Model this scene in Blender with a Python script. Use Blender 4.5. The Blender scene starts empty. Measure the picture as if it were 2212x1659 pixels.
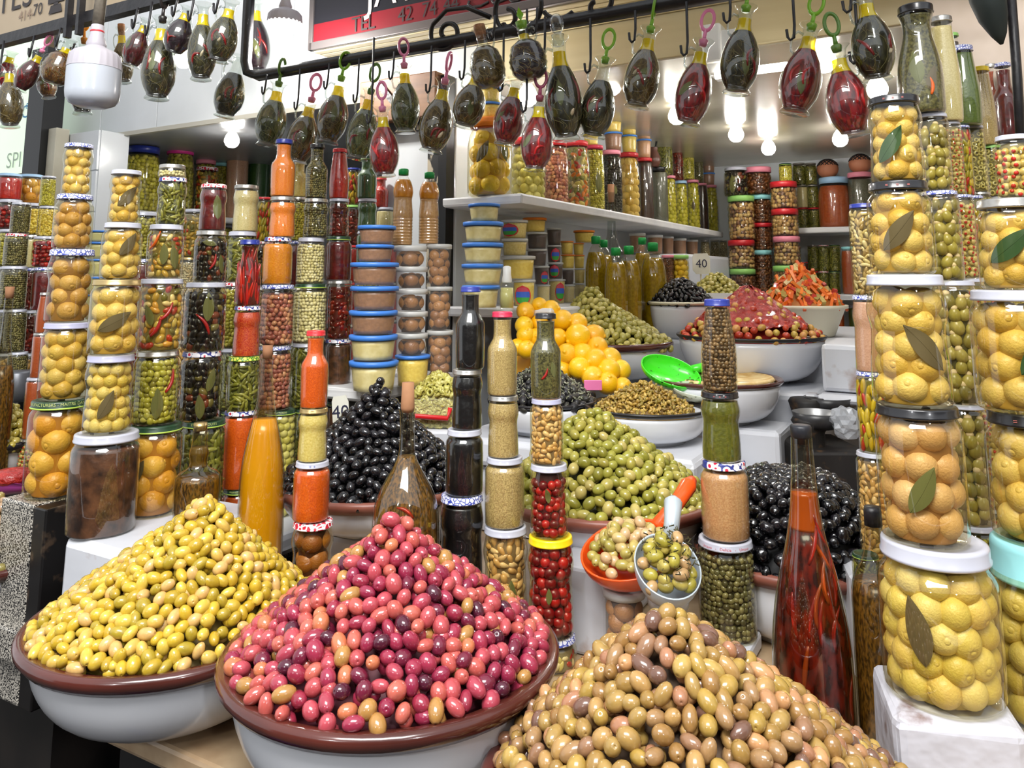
import bpy, math, random
import numpy as np
from mathutils import Vector, Matrix, Euler
random.seed(7); rng = np.random.default_rng(7)
sc = bpy.context.scene
col = sc.collection
PI = math.pi

# ------------------------------------------------------------------ camera
F, PX, PY, PITCH, EYE = 1700.0, 1106.0, 361.0, math.radians(8.0), 1.5
cd = bpy.data.cameras.new('camera'); cam = bpy.data.objects.new('camera', cd); col.objects.link(cam)
cam.location = (0, 0, EYE); cam.rotation_euler = (PI/2 + PITCH, 0, 0)
cd.sensor_fit = 'HORIZONTAL'; cd.sensor_width = 36.0; cd.lens = 36.0*F/2212
cd.shift_y = -(829.5-PY)/2212; cd.clip_start = 0.05; cd.clip_end = 60
sc.camera = cam
CP, SP = math.cos(PITCH), math.sin(PITCH)

# ------------------------------------------------------------------ world, lights, exposure
w = bpy.data.worlds.new('market_daylight'); sc.world = w; w.use_nodes = True
bg = w.node_tree.nodes['Background']; bg.inputs[0].default_value = (0.93, 0.96, 1.0, 1); bg.inputs[1].default_value = 0.8
def area(name, loc, target, sx, sy, power, colr=(1, 1, 1)):
    l = bpy.data.lights.new(name, 'AREA'); l.shape = 'RECTANGLE'; l.size = sx; l.size_y = sy; l.energy = power; l.color = colr
    o = bpy.data.objects.new(name, l); col.objects.link(o); o.location = loc
    o.rotation_euler = (Vector(target)-Vector(loc)).to_track_quat('-Z', 'Y').to_euler()
    return o
area('market_skylight', (-0.3, -0.35, 3.4), (0.1, 1.5, 0.9), 1.7, 1.0, 92, (1.0, 0.985, 0.96))
def point(name, loc, power, r=0.03, colr=(1, 0.97, 0.92)):
    l = bpy.data.lights.new(name, 'POINT'); l.energy = power; l.shadow_soft_size = r; l.color = colr
    o = bpy.data.objects.new(name, l); col.objects.link(o); o.location = loc
    return o
vs = sc.view_settings; vs.view_transform = 'Standard'; vs.look = 'None'; vs.gamma = 1.0; vs.use_curve_mapping = False
vs.exposure = 0.42
sc.cycles.transparent_max_bounces = 14; sc.cycles.max_bounces = 6; sc.cycles.diffuse_bounces = 3; sc.cycles.glossy_bounces = 2
sc.cycles.adaptive_threshold = 0.035
sc.cycles.caustics_reflective = False; sc.cycles.caustics_refractive = False
sc.cycles.sample_clamp_indirect = 4.0

# ------------------------------------------------------------------ pixel <-> place
def ray(px, py):
    a, u = (px-PX)/F, (PY-py)/F
    return Vector((a, CP-u*SP, u*CP+SP))
def at(px, py, Y):
    d = ray(px, py); t = Y/d.y
    return Vector((d.x*t, Y, EYE+d.z*t))
def mpp(py, Y):                       # metres per pixel at that row and depth
    return Y/(CP-(PY-py)/F*SP)/F
TH = math.radians(29.5); UX, UY = math.cos(TH), -math.sin(TH); VX, VY = math.sin(TH), math.cos(TH)
def uv(u, v, z=0.0):                  # shop axes: u along the front, v into the shop
    return Vector((u*UX+v*VX, u*UY+v*VY, z))
def Yu(px, py, u0):                   # depth where a pixel's ray meets the plane u = u0
    d = ray(px, py); a = d.x/d.y
    return u0/(UX*a+UY)
def Yv(px, py, v0):
    d = ray(px, py); a = d.x/d.y
    return v0/(VX*a+VY)
def proj(p):
    fx, fy, fz = p[0], p[1]*CP+(p[2]-EYE)*SP, -p[1]*SP+(p[2]-EYE)*CP
    return PX+F*fx/fy, PY-F*fz/fy

# ------------------------------------------------------------------ materials
def lin(c):
    return tuple(((x/255.0)/12.92 if x/255.0 <= 0.04045 else (((x/255.0)+0.055)/1.055)**2.4) for x in c)
MATS = {}
def _new(name):
    m = bpy.data.materials.new(name); m.use_nodes = True; nt = m.node_tree
    return m, nt, nt.nodes['Principled BSDF'], nt.nodes['Material Output']
def pm(name, c, rough=0.4, metal=0.0, coat=0.0, c2=None, scale=8.0, amt=0.6, detail=4.0, bump=0.0, bscale=None, sub=0.0, emit=0.0, alpha=None, hard=None, coords='Object', stretch=None, spec=None):
    if name in MATS: return MATS[name]
    m, nt, b, out = _new(name); N, L = nt.nodes.new, nt.links.new
    b.inputs['Base Color'].default_value = (*lin(c), 1); b.inputs['Roughness'].default_value = rough
    b.inputs['Metallic'].default_value = metal; b.inputs['Coat Weight'].default_value = coat; b.inputs['Coat Roughness'].default_value = 0.08
    if spec is not None: b.inputs['Specular IOR Level'].default_value = spec
    if sub: b.inputs['Subsurface Weight'].default_value = sub; b.inputs['Subsurface Radius'].default_value = (0.01, 0.006, 0.003)
    if emit: b.inputs['Emission Color'].default_value = (*lin(c), 1); b.inputs['Emission Strength'].default_value = emit
    if c2 is not None or bump:
        tc = N('ShaderNodeTexCoord'); src = tc.outputs[coords]
        if stretch:
            mp = N('ShaderNodeMapping'); mp.inputs['Scale'].default_value = stretch; L(src, mp.inputs[0]); src = mp.outputs[0]
        nz = N('ShaderNodeTexNoise'); nz.inputs['Scale'].default_value = scale; nz.inputs['Detail'].default_value = detail; L(src, nz.inputs['Vector'])
        if c2 is not None:
            r = N('ShaderNodeValToRGB'); lo, hi = hard if hard else (0.5-0.25*(1.2-amt), 0.5+0.25*(1.2-amt))
            r.color_ramp.elements[0].position = lo; r.color_ramp.elements[1].position = hi
            r.color_ramp.elements[0].color = (*lin(c), 1); r.color_ramp.elements[1].color = (*lin(c2), 1)
            L(nz.outputs['Fac'], r.inputs[0]); L(r.outputs[0], b.inputs['Base Color'])
        if bump:
            n2 = nz
            if bscale:
                n2 = N('ShaderNodeTexNoise'); n2.inputs['Scale'].default_value = bscale; n2.inputs['Detail'].default_value = 3; L(src, n2.inputs['Vector'])
            bp = N('ShaderNodeBump'); bp.inputs['Strength'].default_value = bump; bp.inputs['Distance'].default_value = 0.02
            L(n2.outputs['Fac'], bp.inputs['Height']); L(bp.outputs[0], b.inputs['Normal'])
    MATS[name] = m
    return m
def ramp(nt, cols, const=True):
    r = nt.nodes.new('ShaderNodeValToRGB'); cr = r.color_ramp
    if const: cr.interpolation = 'CONSTANT'
    n = len(cols)
    while len(cr.elements) < n: cr.elements.new(1.0)
    for i, c in enumerate(cols):
        cr.elements[i].position = i/n; cr.elements[i].color = (*lin(c), 1)
    return r
def rnd_mat(name, cols, rough=0.25, coat=0.0, mode='object', bump=0.0, bscale=60.0, c_spot=None, sub=0.0, noise=0.12, nscale=120.0):
    """a colour per individual: by object, or by a per-piece number stored on a merged mesh"""
    key = name+'_'+mode
    if key in MATS: return MATS[key]
    m, nt, b, out = _new(key); N, L = nt.nodes.new, nt.links.new
    if mode == 'object':
        s = N('ShaderNodeObjectInfo').outputs['Random']
    else:
        at_ = N('ShaderNodeAttribute'); at_.attribute_name = 'rnd'; s = at_.outputs['Fac']
    r = ramp(nt, cols); L(s, r.inputs[0]); cout = r.outputs[0]
    tc = N('ShaderNodeTexCoord'); nz = N('ShaderNodeTexNoise'); nz.inputs['Scale'].default_value = nscale; nz.inputs['Detail'].default_value = 3
    L(tc.outputs['Object'], nz.inputs['Vector'])
    if noise:
        mx = N('ShaderNodeMix'); mx.data_type = 'RGBA'; mx.blend_type = 'OVERLAY'; mx.inputs[0].default_value = noise*3
        L(cout, mx.inputs[6]); L(nz.outputs['Fac'], mx.inputs[7]); cout = mx.outputs[2]
    L(cout, b.inputs['Base Color'])
    b.inputs['Roughness'].default_value = rough; b.inputs['Coat Weight'].default_value = coat; b.inputs['Coat Roughness'].default_value = 0.06
    if sub: b.inputs['Subsurface Weight'].default_value = sub; b.inputs['Subsurface Radius'].default_value = (0.006, 0.004, 0.002)
    if bump:
        n2 = N('ShaderNodeTexNoise'); n2.inputs['Scale'].default_value = bscale; n2.inputs['Detail'].default_value = 2; L(tc.outputs['Object'], n2.inputs['Vector'])
        bp = N('ShaderNodeBump'); bp.inputs['Strength'].default_value = bump; bp.inputs['Distance'].default_value = 0.004
        L(n2.outputs['Fac'], bp.inputs['Height']); L(bp.outputs[0], b.inputs['Normal'])
    MATS[key] = m
    return m
def glass(name, tint=(255, 255, 255), gloss=0.065, edge=0.75, rough=0.02):
    if name in MATS: return MATS[name]
    m, nt, b, out = _new(name); N, L = nt.nodes.new, nt.links.new
    nt.nodes.remove(b)
    tr = N('ShaderNodeBsdfTransparent'); tr.inputs[0].default_value = (*lin(tint), 1)
    gl = N('ShaderNodeBsdfGlossy'); gl.inputs['Roughness'].default_value = rough; gl.inputs[0].default_value = (1, 1, 1, 1)
    lw = N('ShaderNodeLayerWeight'); lw.inputs[0].default_value = 0.5
    p = N('ShaderNodeMath'); p.operation = 'POWER'; p.inputs[1].default_value = 4.0; L(lw.outputs['Facing'], p.inputs[0])
    q = N('ShaderNodeMath'); q.operation = 'MULTIPLY_ADD'; q.inputs[1].default_value = edge; q.inputs[2].default_value = gloss; L(p.outputs[0], q.inputs[0])
    mx = N('ShaderNodeMixShader'); L(q.outputs[0], mx.inputs[0]); L(tr.outputs[0], mx.inputs[1]); L(gl.outputs[0], mx.inputs[2]); L(mx.outputs[0], out.inputs[0])
    MATS[name] = m
    return m
def film(name, c, opac, rough=0.25, tint=(255, 255, 255)):          # translucent plastic
    if name in MATS: return MATS[name]
    m, nt, b, out = _new(name); N, L = nt.nodes.new, nt.links.new
    b.inputs['Base Color'].default_value = (*lin(c), 1); b.inputs['Roughness'].default_value = rough
    tr = N('ShaderNodeBsdfTransparent'); tr.inputs[0].default_value = (*lin(tint), 1); mx = N('ShaderNodeMixShader'); mx.inputs[0].default_value = opac
    L(tr.outputs[0], mx.inputs[1]); L(b.outputs[0], mx.inputs[2]); L(mx.outputs[0], out.inputs[0])
    MATS[name] = m
    return m
def pattern(name, cols, scale=9.0, rough=0.3, kind='voronoi', width=0.35):
    if name in MATS: return MATS[name]
    m, nt, b, out = _new(name); N, L = nt.nodes.new, nt.links.new
    tc = N('ShaderNodeTexCoord'); b.inputs['Roughness'].default_value = rough
    if kind == 'voronoi':
        t = N('ShaderNodeTexVoronoi'); t.feature = 'DISTANCE_TO_EDGE'; t.inputs['Scale'].default_value = scale; o = t.outputs['Distance']
    elif kind == 'cells':
        t = N('ShaderNodeTexVoronoi'); t.inputs['Scale'].default_value = scale; o = t.outputs['Distance']
    else:
        t = N('ShaderNodeTexWave'); t.wave_type = 'RINGS'; t.inputs['Scale'].default_value = scale; t.inputs['Distortion'].default_value = 3.0; o = t.outputs['Fac']
    L(tc.outputs['Object'], t.inputs['Vector'])
    r = nt.nodes.new('ShaderNodeValToRGB'); cr = r.color_ramp; cr.interpolation = 'CONSTANT'
    n = len(cols)
    while len(cr.elements) < n: cr.elements.new(1.0)
    for i, c in enumerate(cols):
        cr.elements[i].position = 0 if i == 0 else width*i/(n-1) if n > 1 else 0; cr.elements[i].color = (*lin(c), 1)
    L(o, r.inputs[0]); L(r.outputs[0], b.inputs['Base Color'])
    MATS[name] = m
    return m

# ------------------------------------------------------------------ meshes
def mesh(name, verts, faces, smooth=True, rnd=None):
    me = bpy.data.meshes.new(name); me.from_pydata([tuple(v) for v in verts], [], faces)
    if smooth: me.polygons.foreach_set('use_smooth', [True]*len(me.polygons))
    if rnd is not None:
        a = me.attributes.new('rnd', 'FLOAT', 'POINT'); a.data.foreach_set('value', rnd)
    me.update()
    return me
def lathe_vf(prof, seg=24, closed=False):
    V, Fc, rings = [], [], []
    for r, z in prof:
        if r < 1e-6: rings.append([len(V)]); V.append((0, 0, z))
        else:
            rings.append(list(range(len(V), len(V)+seg)))
            for k in range(seg):
                a = 2*PI*k/seg; V.append((r*math.cos(a), r*math.sin(a), z))
    pairs = list(zip(rings, rings[1:]))
    if closed: pairs.append((rings[-1], rings[0]))
    for A, B in pairs:
        for k in range(seg):
            k2 = (k+1) % seg
            if len(A) == 1 and len(B) == 1: continue
            if len(A) == 1: Fc.append((A[0], B[k2], B[k]))
            elif len(B) == 1: Fc.append((A[k], A[k2], B[0]))
            else: Fc.append((A[k], A[k2], B[k2], B[k]))
    return V, Fc
def lathe(name, prof, seg=24, smooth=True, closed=False):
    V, Fc = lathe_vf(prof, seg, closed)
    me = mesh(name, V, Fc, smooth)
    return me
def box_vf(x0, x1, y0, y1, z0, z1):
    V = [(x0, y0, z0), (x1, y0, z0), (x1, y1, z0), (x0, y1, z0), (x0, y0, z1), (x1, y0, z1), (x1, y1, z1), (x0, y1, z1)]
    return V, [(0, 3, 2, 1), (4, 5, 6, 7), (0, 1, 5, 4), (1, 2, 6, 5), (2, 3, 7, 6), (3, 0, 4, 7)]
def join(parts):
    V, Fc = [], []
    for v, f in parts:
        o = len(V); V += list(v); Fc += [tuple(i+o for i in q) for q in f]
    return V, Fc
def bbox_mesh(name, x0, x1, y0, y1, z0, z1, bev=0.0, seg=2, jitter=0.0):
    V, Fc = box_vf(x0, x1, y0, y1, z0, z1)
    me = mesh(name, V, Fc, False)
    if bev > 0:
        import bmesh
        bm = bmesh.new(); bm.from_mesh(me); bmesh.ops.bevel(bm, geom=bm.edges[:], offset=bev, segments=seg, affect='EDGES', profile=0.5)
        if jitter:
            for v in bm.verts: v.co += Vector((random.uniform(-1, 1), random.uniform(-1, 1), random.uniform(-1, 1)))*jitter
        bm.to_mesh(me); bm.free()
    return me
def tube_vf(pts, r, seg=8, closed=False, cap=True):
    pts = [Vector(p) for p in pts]; n = len(pts); V, Fc = [], []
    rad = r if isinstance(r, (list, tuple)) else [r]*n
    up = None
    for i, p in enumerate(pts):
        t = (pts[(i+1) % n]-pts[i-1]) if closed else (pts[min(i+1, n-1)]-pts[max(i-1, 0)])
        t = t.normalized() if t.length > 1e-9 else Vector((0, 0, 1))
        if up is None: up = t.orthogonal().normalized()
        up = (up-t*up.dot(t)); up = up.normalized() if up.length > 1e-6 else t.orthogonal().normalized()
        b = t.cross(up)
        for k in range(seg):
            a = 2*PI*k/seg; V.append(tuple(p+(up*math.cos(a)+b*math.sin(a))*rad[i]))
    m = n if closed else n-1
    for i in range(m):
        A, B = i*seg, ((i+1) % n)*seg
        for k in range(seg):
            k2 = (k+1) % seg; Fc.append((A+k, A+k2, B+k2, B+k))
    if cap and not closed:
        Fc.append(tuple(reversed(range(seg)))); Fc.append(tuple(range((n-1)*seg, n*seg)))
    return V, Fc
def tube(name, pts, r, seg=8, closed=False):
    return mesh(name, *tube_vf(pts, r, seg, closed))
def ring_pts(c, r, n=20, axis='y', sx=1.0, sz=1.0):
    out = []
    for k in range(n):
        a = 2*PI*k/n
        out.append((c[0]+r*math.cos(a)*sx, c[1], c[2]+r*math.sin(a)*sz) if axis == 'y' else (c[0]+r*math.cos(a)*sx, c[1]+r*math.sin(a)*sz, c[2]))
    return out
def text_vf(body, size=1.0):
    cu = bpy.data.curves.new('t', 'FONT'); cu.body = body; cu.size = size; cu.align_x = 'CENTER'; cu.resolution_u = 3
    o = bpy.data.objects.new('t', cu); col.objects.link(o)
    dg = bpy.context.evaluated_depsgraph_get(); me = o.evaluated_get(dg).to_mesh()
    V = [tuple(v.co) for v in me.vertices]; Fc = [tuple(p.vertices) for p in me.polygons]
    o.evaluated_get(dg).to_mesh_clear(); bpy.data.objects.remove(o); bpy.data.curves.remove(cu)
    return V, Fc

# ------------------------------------------------------------------ objects
def ob(name, me, mat=None, parent=None, loc=(0, 0, 0), rot=(0, 0, 0), scale=1.0):
    o = bpy.data.objects.new(name, me)
    if mat is not None and me is not None:
        if len(me.materials) == 0: me.materials.append(mat)
        elif me.materials[0] is not mat:
            o.material_slots[0].link = 'OBJECT'; o.material_slots[0].material = mat
    col.objects.link(o); o.parent = parent; o.location = loc; o.rotation_euler = rot
    o.scale = (scale,)*3 if isinstance(scale, (int, float)) else scale
    return o
def tag(o, label, cat, group=None, kind=None):
    o['label'] = label
    if cat: o['category'] = cat
    if group: o['group'] = group
    if kind: o['kind'] = kind
    return o
def root(name, label, cat, loc, rotz=0.0, group=None):
    o = bpy.data.objects.new(name, None); col.objects.link(o); o.location = loc; o.rotation_euler = (0, 0, rotz); o.empty_display_size = 0.02
    return tag(o, label, cat, group)
def struct(name, me, mat, parent=None, **k):
    o = ob(name, me, mat, parent, **k)
    if parent is None: o['kind'] = 'structure'
    return o
def ubox(name, u0, u1, v0, v1, z0, z1, mat, parent=None, bev=0.0, jitter=0.0, seg=2):  # a box in shop axes
    me = bbox_mesh(name, u0, u1, v0, v1, z0, z1, bev, seg, jitter)
    return ob(name, me, mat, parent, (0, 0, 0), (0, 0, -TH) if parent is None else (0, 0, 0))
# ------------------------------------------------------------------ jar kit: every mesh is in units of the jar's width
def prof_of(shape, H):
    if shape == 'jar':
        return [(0, 0.012), (0.40, 0.0), (0.47, 0.025), (0.5, 0.085), (0.5, H-0.38), (0.485, H-0.30), (0.44, H-0.24), (0.42, H-0.2), (0.42, H-0.11)], 0.46, 0.15
    if shape == 'tall':
        return [(0, 0.012), (0.43, 0.0), (0.48, 0.025), (0.5, 0.07), (0.5, H-0.28), (0.48, H-0.22), (0.445, H-0.17), (0.44, H-0.1)], 0.475, 0.13
    if shape == 'waist':
        return [(0, 0.012), (0.41, 0.0), (0.46, 0.025), (0.475, 0.08), (0.465, 0.3*H), (0.44, 0.5*H), (0.435, 0.58*H), (0.47, 0.655*H), (0.485, 0.71*H), (0.475, 0.78*H), (0.43, H-0.21), (0.425, H-0.11)], 0.465, 0.15
    if shape == 'squat':
        return [(0, 0.012), (0.42, 0.0), (0.48, 0.03), (0.5, 0.1), (0.5, H-0.3), (0.47, H-0.2), (0.45, H-0.1)], 0.48, 0.16
    if shape == 'sauce':
        return [(0, 0.01), (0.4, 0.0), (0.46, 0.03), (0.485, 0.12), (0.5, 0.5*H), (0.49, 0.56*H), (0.36, 0.645*H), (0.29, 0.69*H), (0.285, 0.86*H), (0.3, 0.9*H), (0.3, H-0.06)], 0.35, 0.19
    if shape == 'cone':
        return [(0, 0.01), (0.4, 0.0), (0.46, 0.03), (0.48, 0.15), (0.5, 0.36*H), (0.47, 0.5*H), (0.38, 0.75*H), (0.335, 0.9*H), (0.34, H-0.06)], 0.37, 0.2
    if shape == 'carafe':
        return [(0, 0.01), (0.44, 0.0), (0.48, 0.03), (0.5, 0.15), (0.49, 0.4*H), (0.42, 0.55*H), (0.33, 0.68*H), (0.3, 0.76*H), (0.32, 0.85*H), (0.37, 0.9*H), (0.37, H-0.08)], 0.39, 0.2
    if shape == 'petjar':
        return [(0, 0.03), (0.36, 0.0), (0.46, 0.02), (0.5, 0.1), (0.5, 0.62*H), (0.485, 0.7*H), (0.44, H-0.32), (0.4, H-0.24), (0.4, H-0.12)], 0.44, 0.2
    if shape == 'ribjar':
        p = [(0, 0.02), (0.4, 0.0), (0.48, 0.03)]
        n = 5
        for i in range(n):
            z0 = 0.08+(H-0.42)*i/n; dz = (H-0.42)/n
            p += [(0.475, z0), (0.5, z0+0.3*dz), (0.5, z0+0.7*dz)]
        return p+[(0.475, H-0.33), (0.46, H-0.25), (0.45, H-0.12)], 0.49, 0.22
    if shape == 'tub':
        return [(0, 0.0), (0.405, 0.0), (0.415, 0.02), (0.47, H-0.1), (0.475, H-0.05)], 0.5, 0.1
    if shape == 'bucket':
        return [(0, 0.0), (0.41, 0.0), (0.425, 0.03), (0.475, H-0.2), (0.475, H-0.1)], 0.5, 0.17
    if shape == 'pet':
        p = [(0, 0.04), (0.33, 0.0), (0.46, 0.03), (0.48, 0.1)]
        for i in range(9):
            z = 0.12+0.36*H*i/9; dz = 0.36*H/9
            p += [(0.455, z), (0.49, z+0.5*dz)]
        return p+[(0.46, 0.5*H), (0.44, 0.57*H), (0.43, 0.6*H), (0.47, 0.66*H), (0.49, 0.7*H), (0.46, 0.77*H), (0.36, 0.85*H), (0.24, 0.89*H), (0.2, 0.93*H), (0.2, H-0.08)], 0.24, 0.24
    if shape == 'oilpet':
        return [(0, 0.04), (0.36, 0.0), (0.46, 0.03), (0.49, 0.12), (0.495, 0.6*H), (0.48, 0.68*H), (0.4, 0.8*H), (0.26, 0.88*H), (0.15, 0.915*H), (0.14, H-0.08)], 0.18, 0.2
    if shape == 'square':
        return [(0, 0.01), (0.46, 0.0), (0.5, 0.03), (0.5, H-0.4), (0.46, H-0.3), (0.36, H-0.22), (0.35, H-0.1)], 0.38, 0.24
    raise KeyError(shape)
def refine(prof, n=3):
    """smooth a polyline profile a little (one Chaikin pass keeps the ends)"""
    out = [prof[0]]
    for i in range(1, len(prof)-1):
        (r0, z0), (r1, z1), (r2, z2) = prof[i-1], prof[i], prof[i+1]
        if i == 1: out.append(prof[i]); continue
        out += [(0.25*r0+0.75*r1, 0.25*z0+0.75*z1), (0.75*r1+0.25*r2, 0.75*z1+0.25*z2)]
    out.append(prof[-1])
    return out
def rad_at(prof, z):
    pts = [p for p in prof if p[0] > 0]
    if z <= pts[0][1]: return pts[0][0]
    for (r0, z0), (r1, z1) in zip(pts, pts[1:]):
        if z0 <= z <= z1: return r0+(r1-r0)*(z-z0)/max(z1-z0, 1e-6)
    return pts[-1][0]
CACHE = {}
def cached(key, fn):
    if key not in CACHE: CACHE[key] = fn()
    return CACHE[key]
def glass_mesh(shape, H, seg):
    return cached(('g', shape, H, seg), lambda: lathe('glass_'+shape, refine(prof_of(shape, H)[0]), seg))
def fill_mesh(shape, H, seg, top=None, shrink=0.962, bottom=0.03, tex=0.0):
    def f():
        pr = refine(prof_of(shape, H)[0]); zt = top if top is not None else H-0.2
        pts = [(0, bottom)]
        zs = sorted({bottom, zt} | {z for r, z in pr if bottom < z < zt})
        for z in zs: pts.append((rad_at(pr, z)*shrink, z))
        pts.append((0, zt+0.005))
        return lathe('fill_'+shape, pts, seg)
    return cached(('f', shape, H, seg, top, shrink, bottom), f)
def lid_mesh(r, h, seg, style='metal'):
    def f():
        if style == 'plastic':
            p = [(r-0.03, 0), (r, 0.0), (r, h*0.86), (r-0.02, h*0.97), (r-0.05, h), (r-0.09, h), (r-0.1, h-0.012), (0, h-0.012)]
            V, Fc = lathe_vf(p, seg*2)
            V = [(x*(1+(0.012 if (i % 2) else 0)), y*(1+(0.012 if (i % 2) else 0)), z) if 0.001 < z < h*0.9 else (x, y, z) for i, (x, y, z) in enumerate(V)]
            return mesh('lid', V, Fc)
        p = [(r-0.045, 0), (r-0.012, 0), (r, 0.012), (r, 0.03), (r-0.012, 0.045), (r-0.012, h*0.8), (r-0.02, h*0.93), (r-0.045, h), (r-0.075, h), (r-0.09, h-0.014), (0, h-0.014)]
        return lathe('lid', p, seg)
    return cached(('l', r, h, seg, style), f)

# small pieces, merged: a jar's worth of olives, capers, rings ...
def blob(seg=8, rings=4, l=1.0, wd=1.0, taper=0.0):
    prof = [(0, -0.5*l)]
    for i in range(1, rings+1):
        t = i/(rings+1); a = PI*t
        prof.append((0.5*wd*math.sin(a)*(1+taper*math.cos(a)), -0.5*l*math.cos(a)))
    prof.append((0, 0.5*l))
    V, Fc = lathe_vf(prof, seg)
    return np.array(V), Fc
def torus_vf(R, r, s1=10, s2=5):
    V, Fc = [], []
    for i in range(s1):
        a = 2*PI*i/s1
        for j in range(s2):
            b = 2*PI*j/s2; q = R+r*math.cos(b); V.append((q*math.cos(a), q*math.sin(a), r*math.sin(b)*1.5))
    for i in range(s1):
        for j in range(s2):
            i2, j2 = (i+1) % s1, (j+1) % s2
            Fc.append((i*s2+j, i2*s2+j, i2*s2+j2, i*s2+j2))
    return np.array(V), Fc
def rot_to(z):                     # 3x3 whose z column is z
    z = np.array(z, float); z /= np.linalg.norm(z)
    a = np.array([1, 0, 0]) if abs(z[0]) < 0.8 else np.array([0, 1, 0])
    x = np.cross(a, z); x /= np.linalg.norm(x); y = np.cross(z, x)
    return np.stack([x, y, z], 1)
def merge(name, base, places, smooth=True):
    """base: (V, F) ; places: list of (R3x3, t, scale, rnd)"""
    V0, F0 = base; n = len(V0)
    allv = np.empty((len(places)*n, 3)); rn = np.empty(len(places)*n); faces = []
    for i, (R, t, s, q) in enumerate(places):
        allv[i*n:(i+1)*n] = (V0*s) @ R.T + t; rn[i*n:(i+1)*n] = q
        o = i*n; faces += [tuple(k+o for k in f) for f in F0]
    return mesh(name, allv.tolist(), faces, smooth, rn)
def surf_places(prof, zt, a, b, orient, jit=0.35, z0=0.05, skip=0.0, inset=None, rs=0):
    """rows of pieces (width a, height b) pressed against the inside of a jar"""
    R_ = np.random.default_rng(rs+3); out = []; z = z0+b*0.5; row = 0
    ins = a*0.42 if inset is None else inset
    while z < zt-b*0.25:
        rr = rad_at(prof, z)*0.96-ins
        if rr > a*0.3:
            n = max(3, int(2*PI*rr/(a*0.88))); ph = (row % 2)*PI/n+R_.uniform(-0.3, 0.3)
            for k in range(n):
                if R_.random() < skip: continue
                an = ph+2*PI*k/n+R_.uniform(-jit, jit)*a/rr*0.5; zz = z+R_.uniform(-jit, jit)*b*0.5
                rr2 = rr-R_.uniform(0, 0.18)*a
                c = np.array([rr2*math.cos(an), rr2*math.sin(an), zz])
                rad = np.array([math.cos(an), math.sin(an), 0]); tan = np.array([-math.sin(an), math.cos(an), 0]); up = np.array([0, 0, 1.0])
                if orient == 'up': d = up+R_.uniform(-0.35, 0.35)*tan+R_.uniform(-0.2, 0.2)*rad
                elif orient == 'out': d = rad+R_.uniform(-0.4, 0.4)*tan+R_.uniform(-0.4, 0.4)*up
                else:
                    g = R_.uniform(0, PI); d = math.cos(g)*up+math.sin(g)*tan+R_.uniform(-0.3, 0.3)*rad
                out.append((rot_to(d), c, R_.uniform(0.85, 1.1), R_.random()))
        z += b*0.79; row += 1
    return out

# content table: key -> (words, name stem, material spec)
PAL = {
 'green olives': [(172, 168, 62), (150, 146, 52), (190, 184, 90), (134, 128, 48)],
 'yellow green olives': [(202, 196, 70), (186, 180, 60), (214, 206, 104), (168, 160, 56)],
 'pink olives': [(196, 130, 108), (176, 108, 96), (208, 152, 122), (160, 92, 88)],
 'capers': [(112, 108, 70), (92, 90, 56), (130, 124, 84), (76, 72, 46)],
 'brown capers': [(112, 88, 62), (92, 72, 50), (130, 104, 76), (78, 60, 44)],
 'gherkins': [(120, 122, 46), (104, 106, 40), (138, 138, 60), (90, 94, 36)],
 'white onions': [(222, 214, 170), (232, 226, 192), (208, 200, 150), (226, 220, 180)],
 'red cherries': [(150, 16, 20), (120, 12, 18), (176, 28, 26), (98, 10, 16)],
 'dark red peppers': [(120, 16, 14), (92, 12, 12), (74, 14, 10), (140, 30, 16)],
 'garlic cloves': [(214, 172, 110), (226, 192, 136), (200, 154, 90), (206, 168, 112)],
 'red chillies': [(178, 22, 20), (150, 16, 18), (196, 40, 24), (128, 14, 16)],
 'yellow peppers': [(206, 180, 40), (190, 160, 34), (186, 40, 26), (170, 160, 50)],
 'mixed vegetables': [(214, 120, 40), (206, 190, 110), (170, 40, 28), (120, 120, 50), (226, 210, 160)],
 'mixed pickles': [(206, 150, 60), (186, 150, 60), (170, 50, 26), (110, 104, 44), (222, 200, 140), (196, 170, 80)],
 'black olives': [(18, 16, 18), (26, 22, 24), (34, 26, 30), (14, 12, 14)],
 'black pickles': [(20, 16, 18), (26, 20, 22), (30, 22, 24), (116, 50, 30), (24, 18, 22), (18, 14, 16), (110, 100, 50)],
 'stuffed olives': [(206, 186, 118), (196, 172, 100), (214, 198, 136)],
 'olive rings': [(196, 186, 116), (208, 198, 134), (182, 170, 98)],
 'almond olives': [(160, 148, 68), (142, 130, 60), (172, 158, 84), (128, 118, 58)],
 'beans': [(206, 190, 160), (190, 172, 140), (214, 204, 180)],
 'dates': [(112, 62, 32), (92, 48, 26), (130, 78, 44), (78, 40, 22)],
 'nuts': [(196, 160, 110), (210, 180, 130), (176, 136, 88), (120, 84, 70)],
 'yellow cubes': [(216, 190, 70), (226, 206, 104), (200, 170, 50)],
 'mushrooms': [(196, 176, 120), (176, 150, 96), (210, 194, 150), (150, 124, 76)],
}
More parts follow.
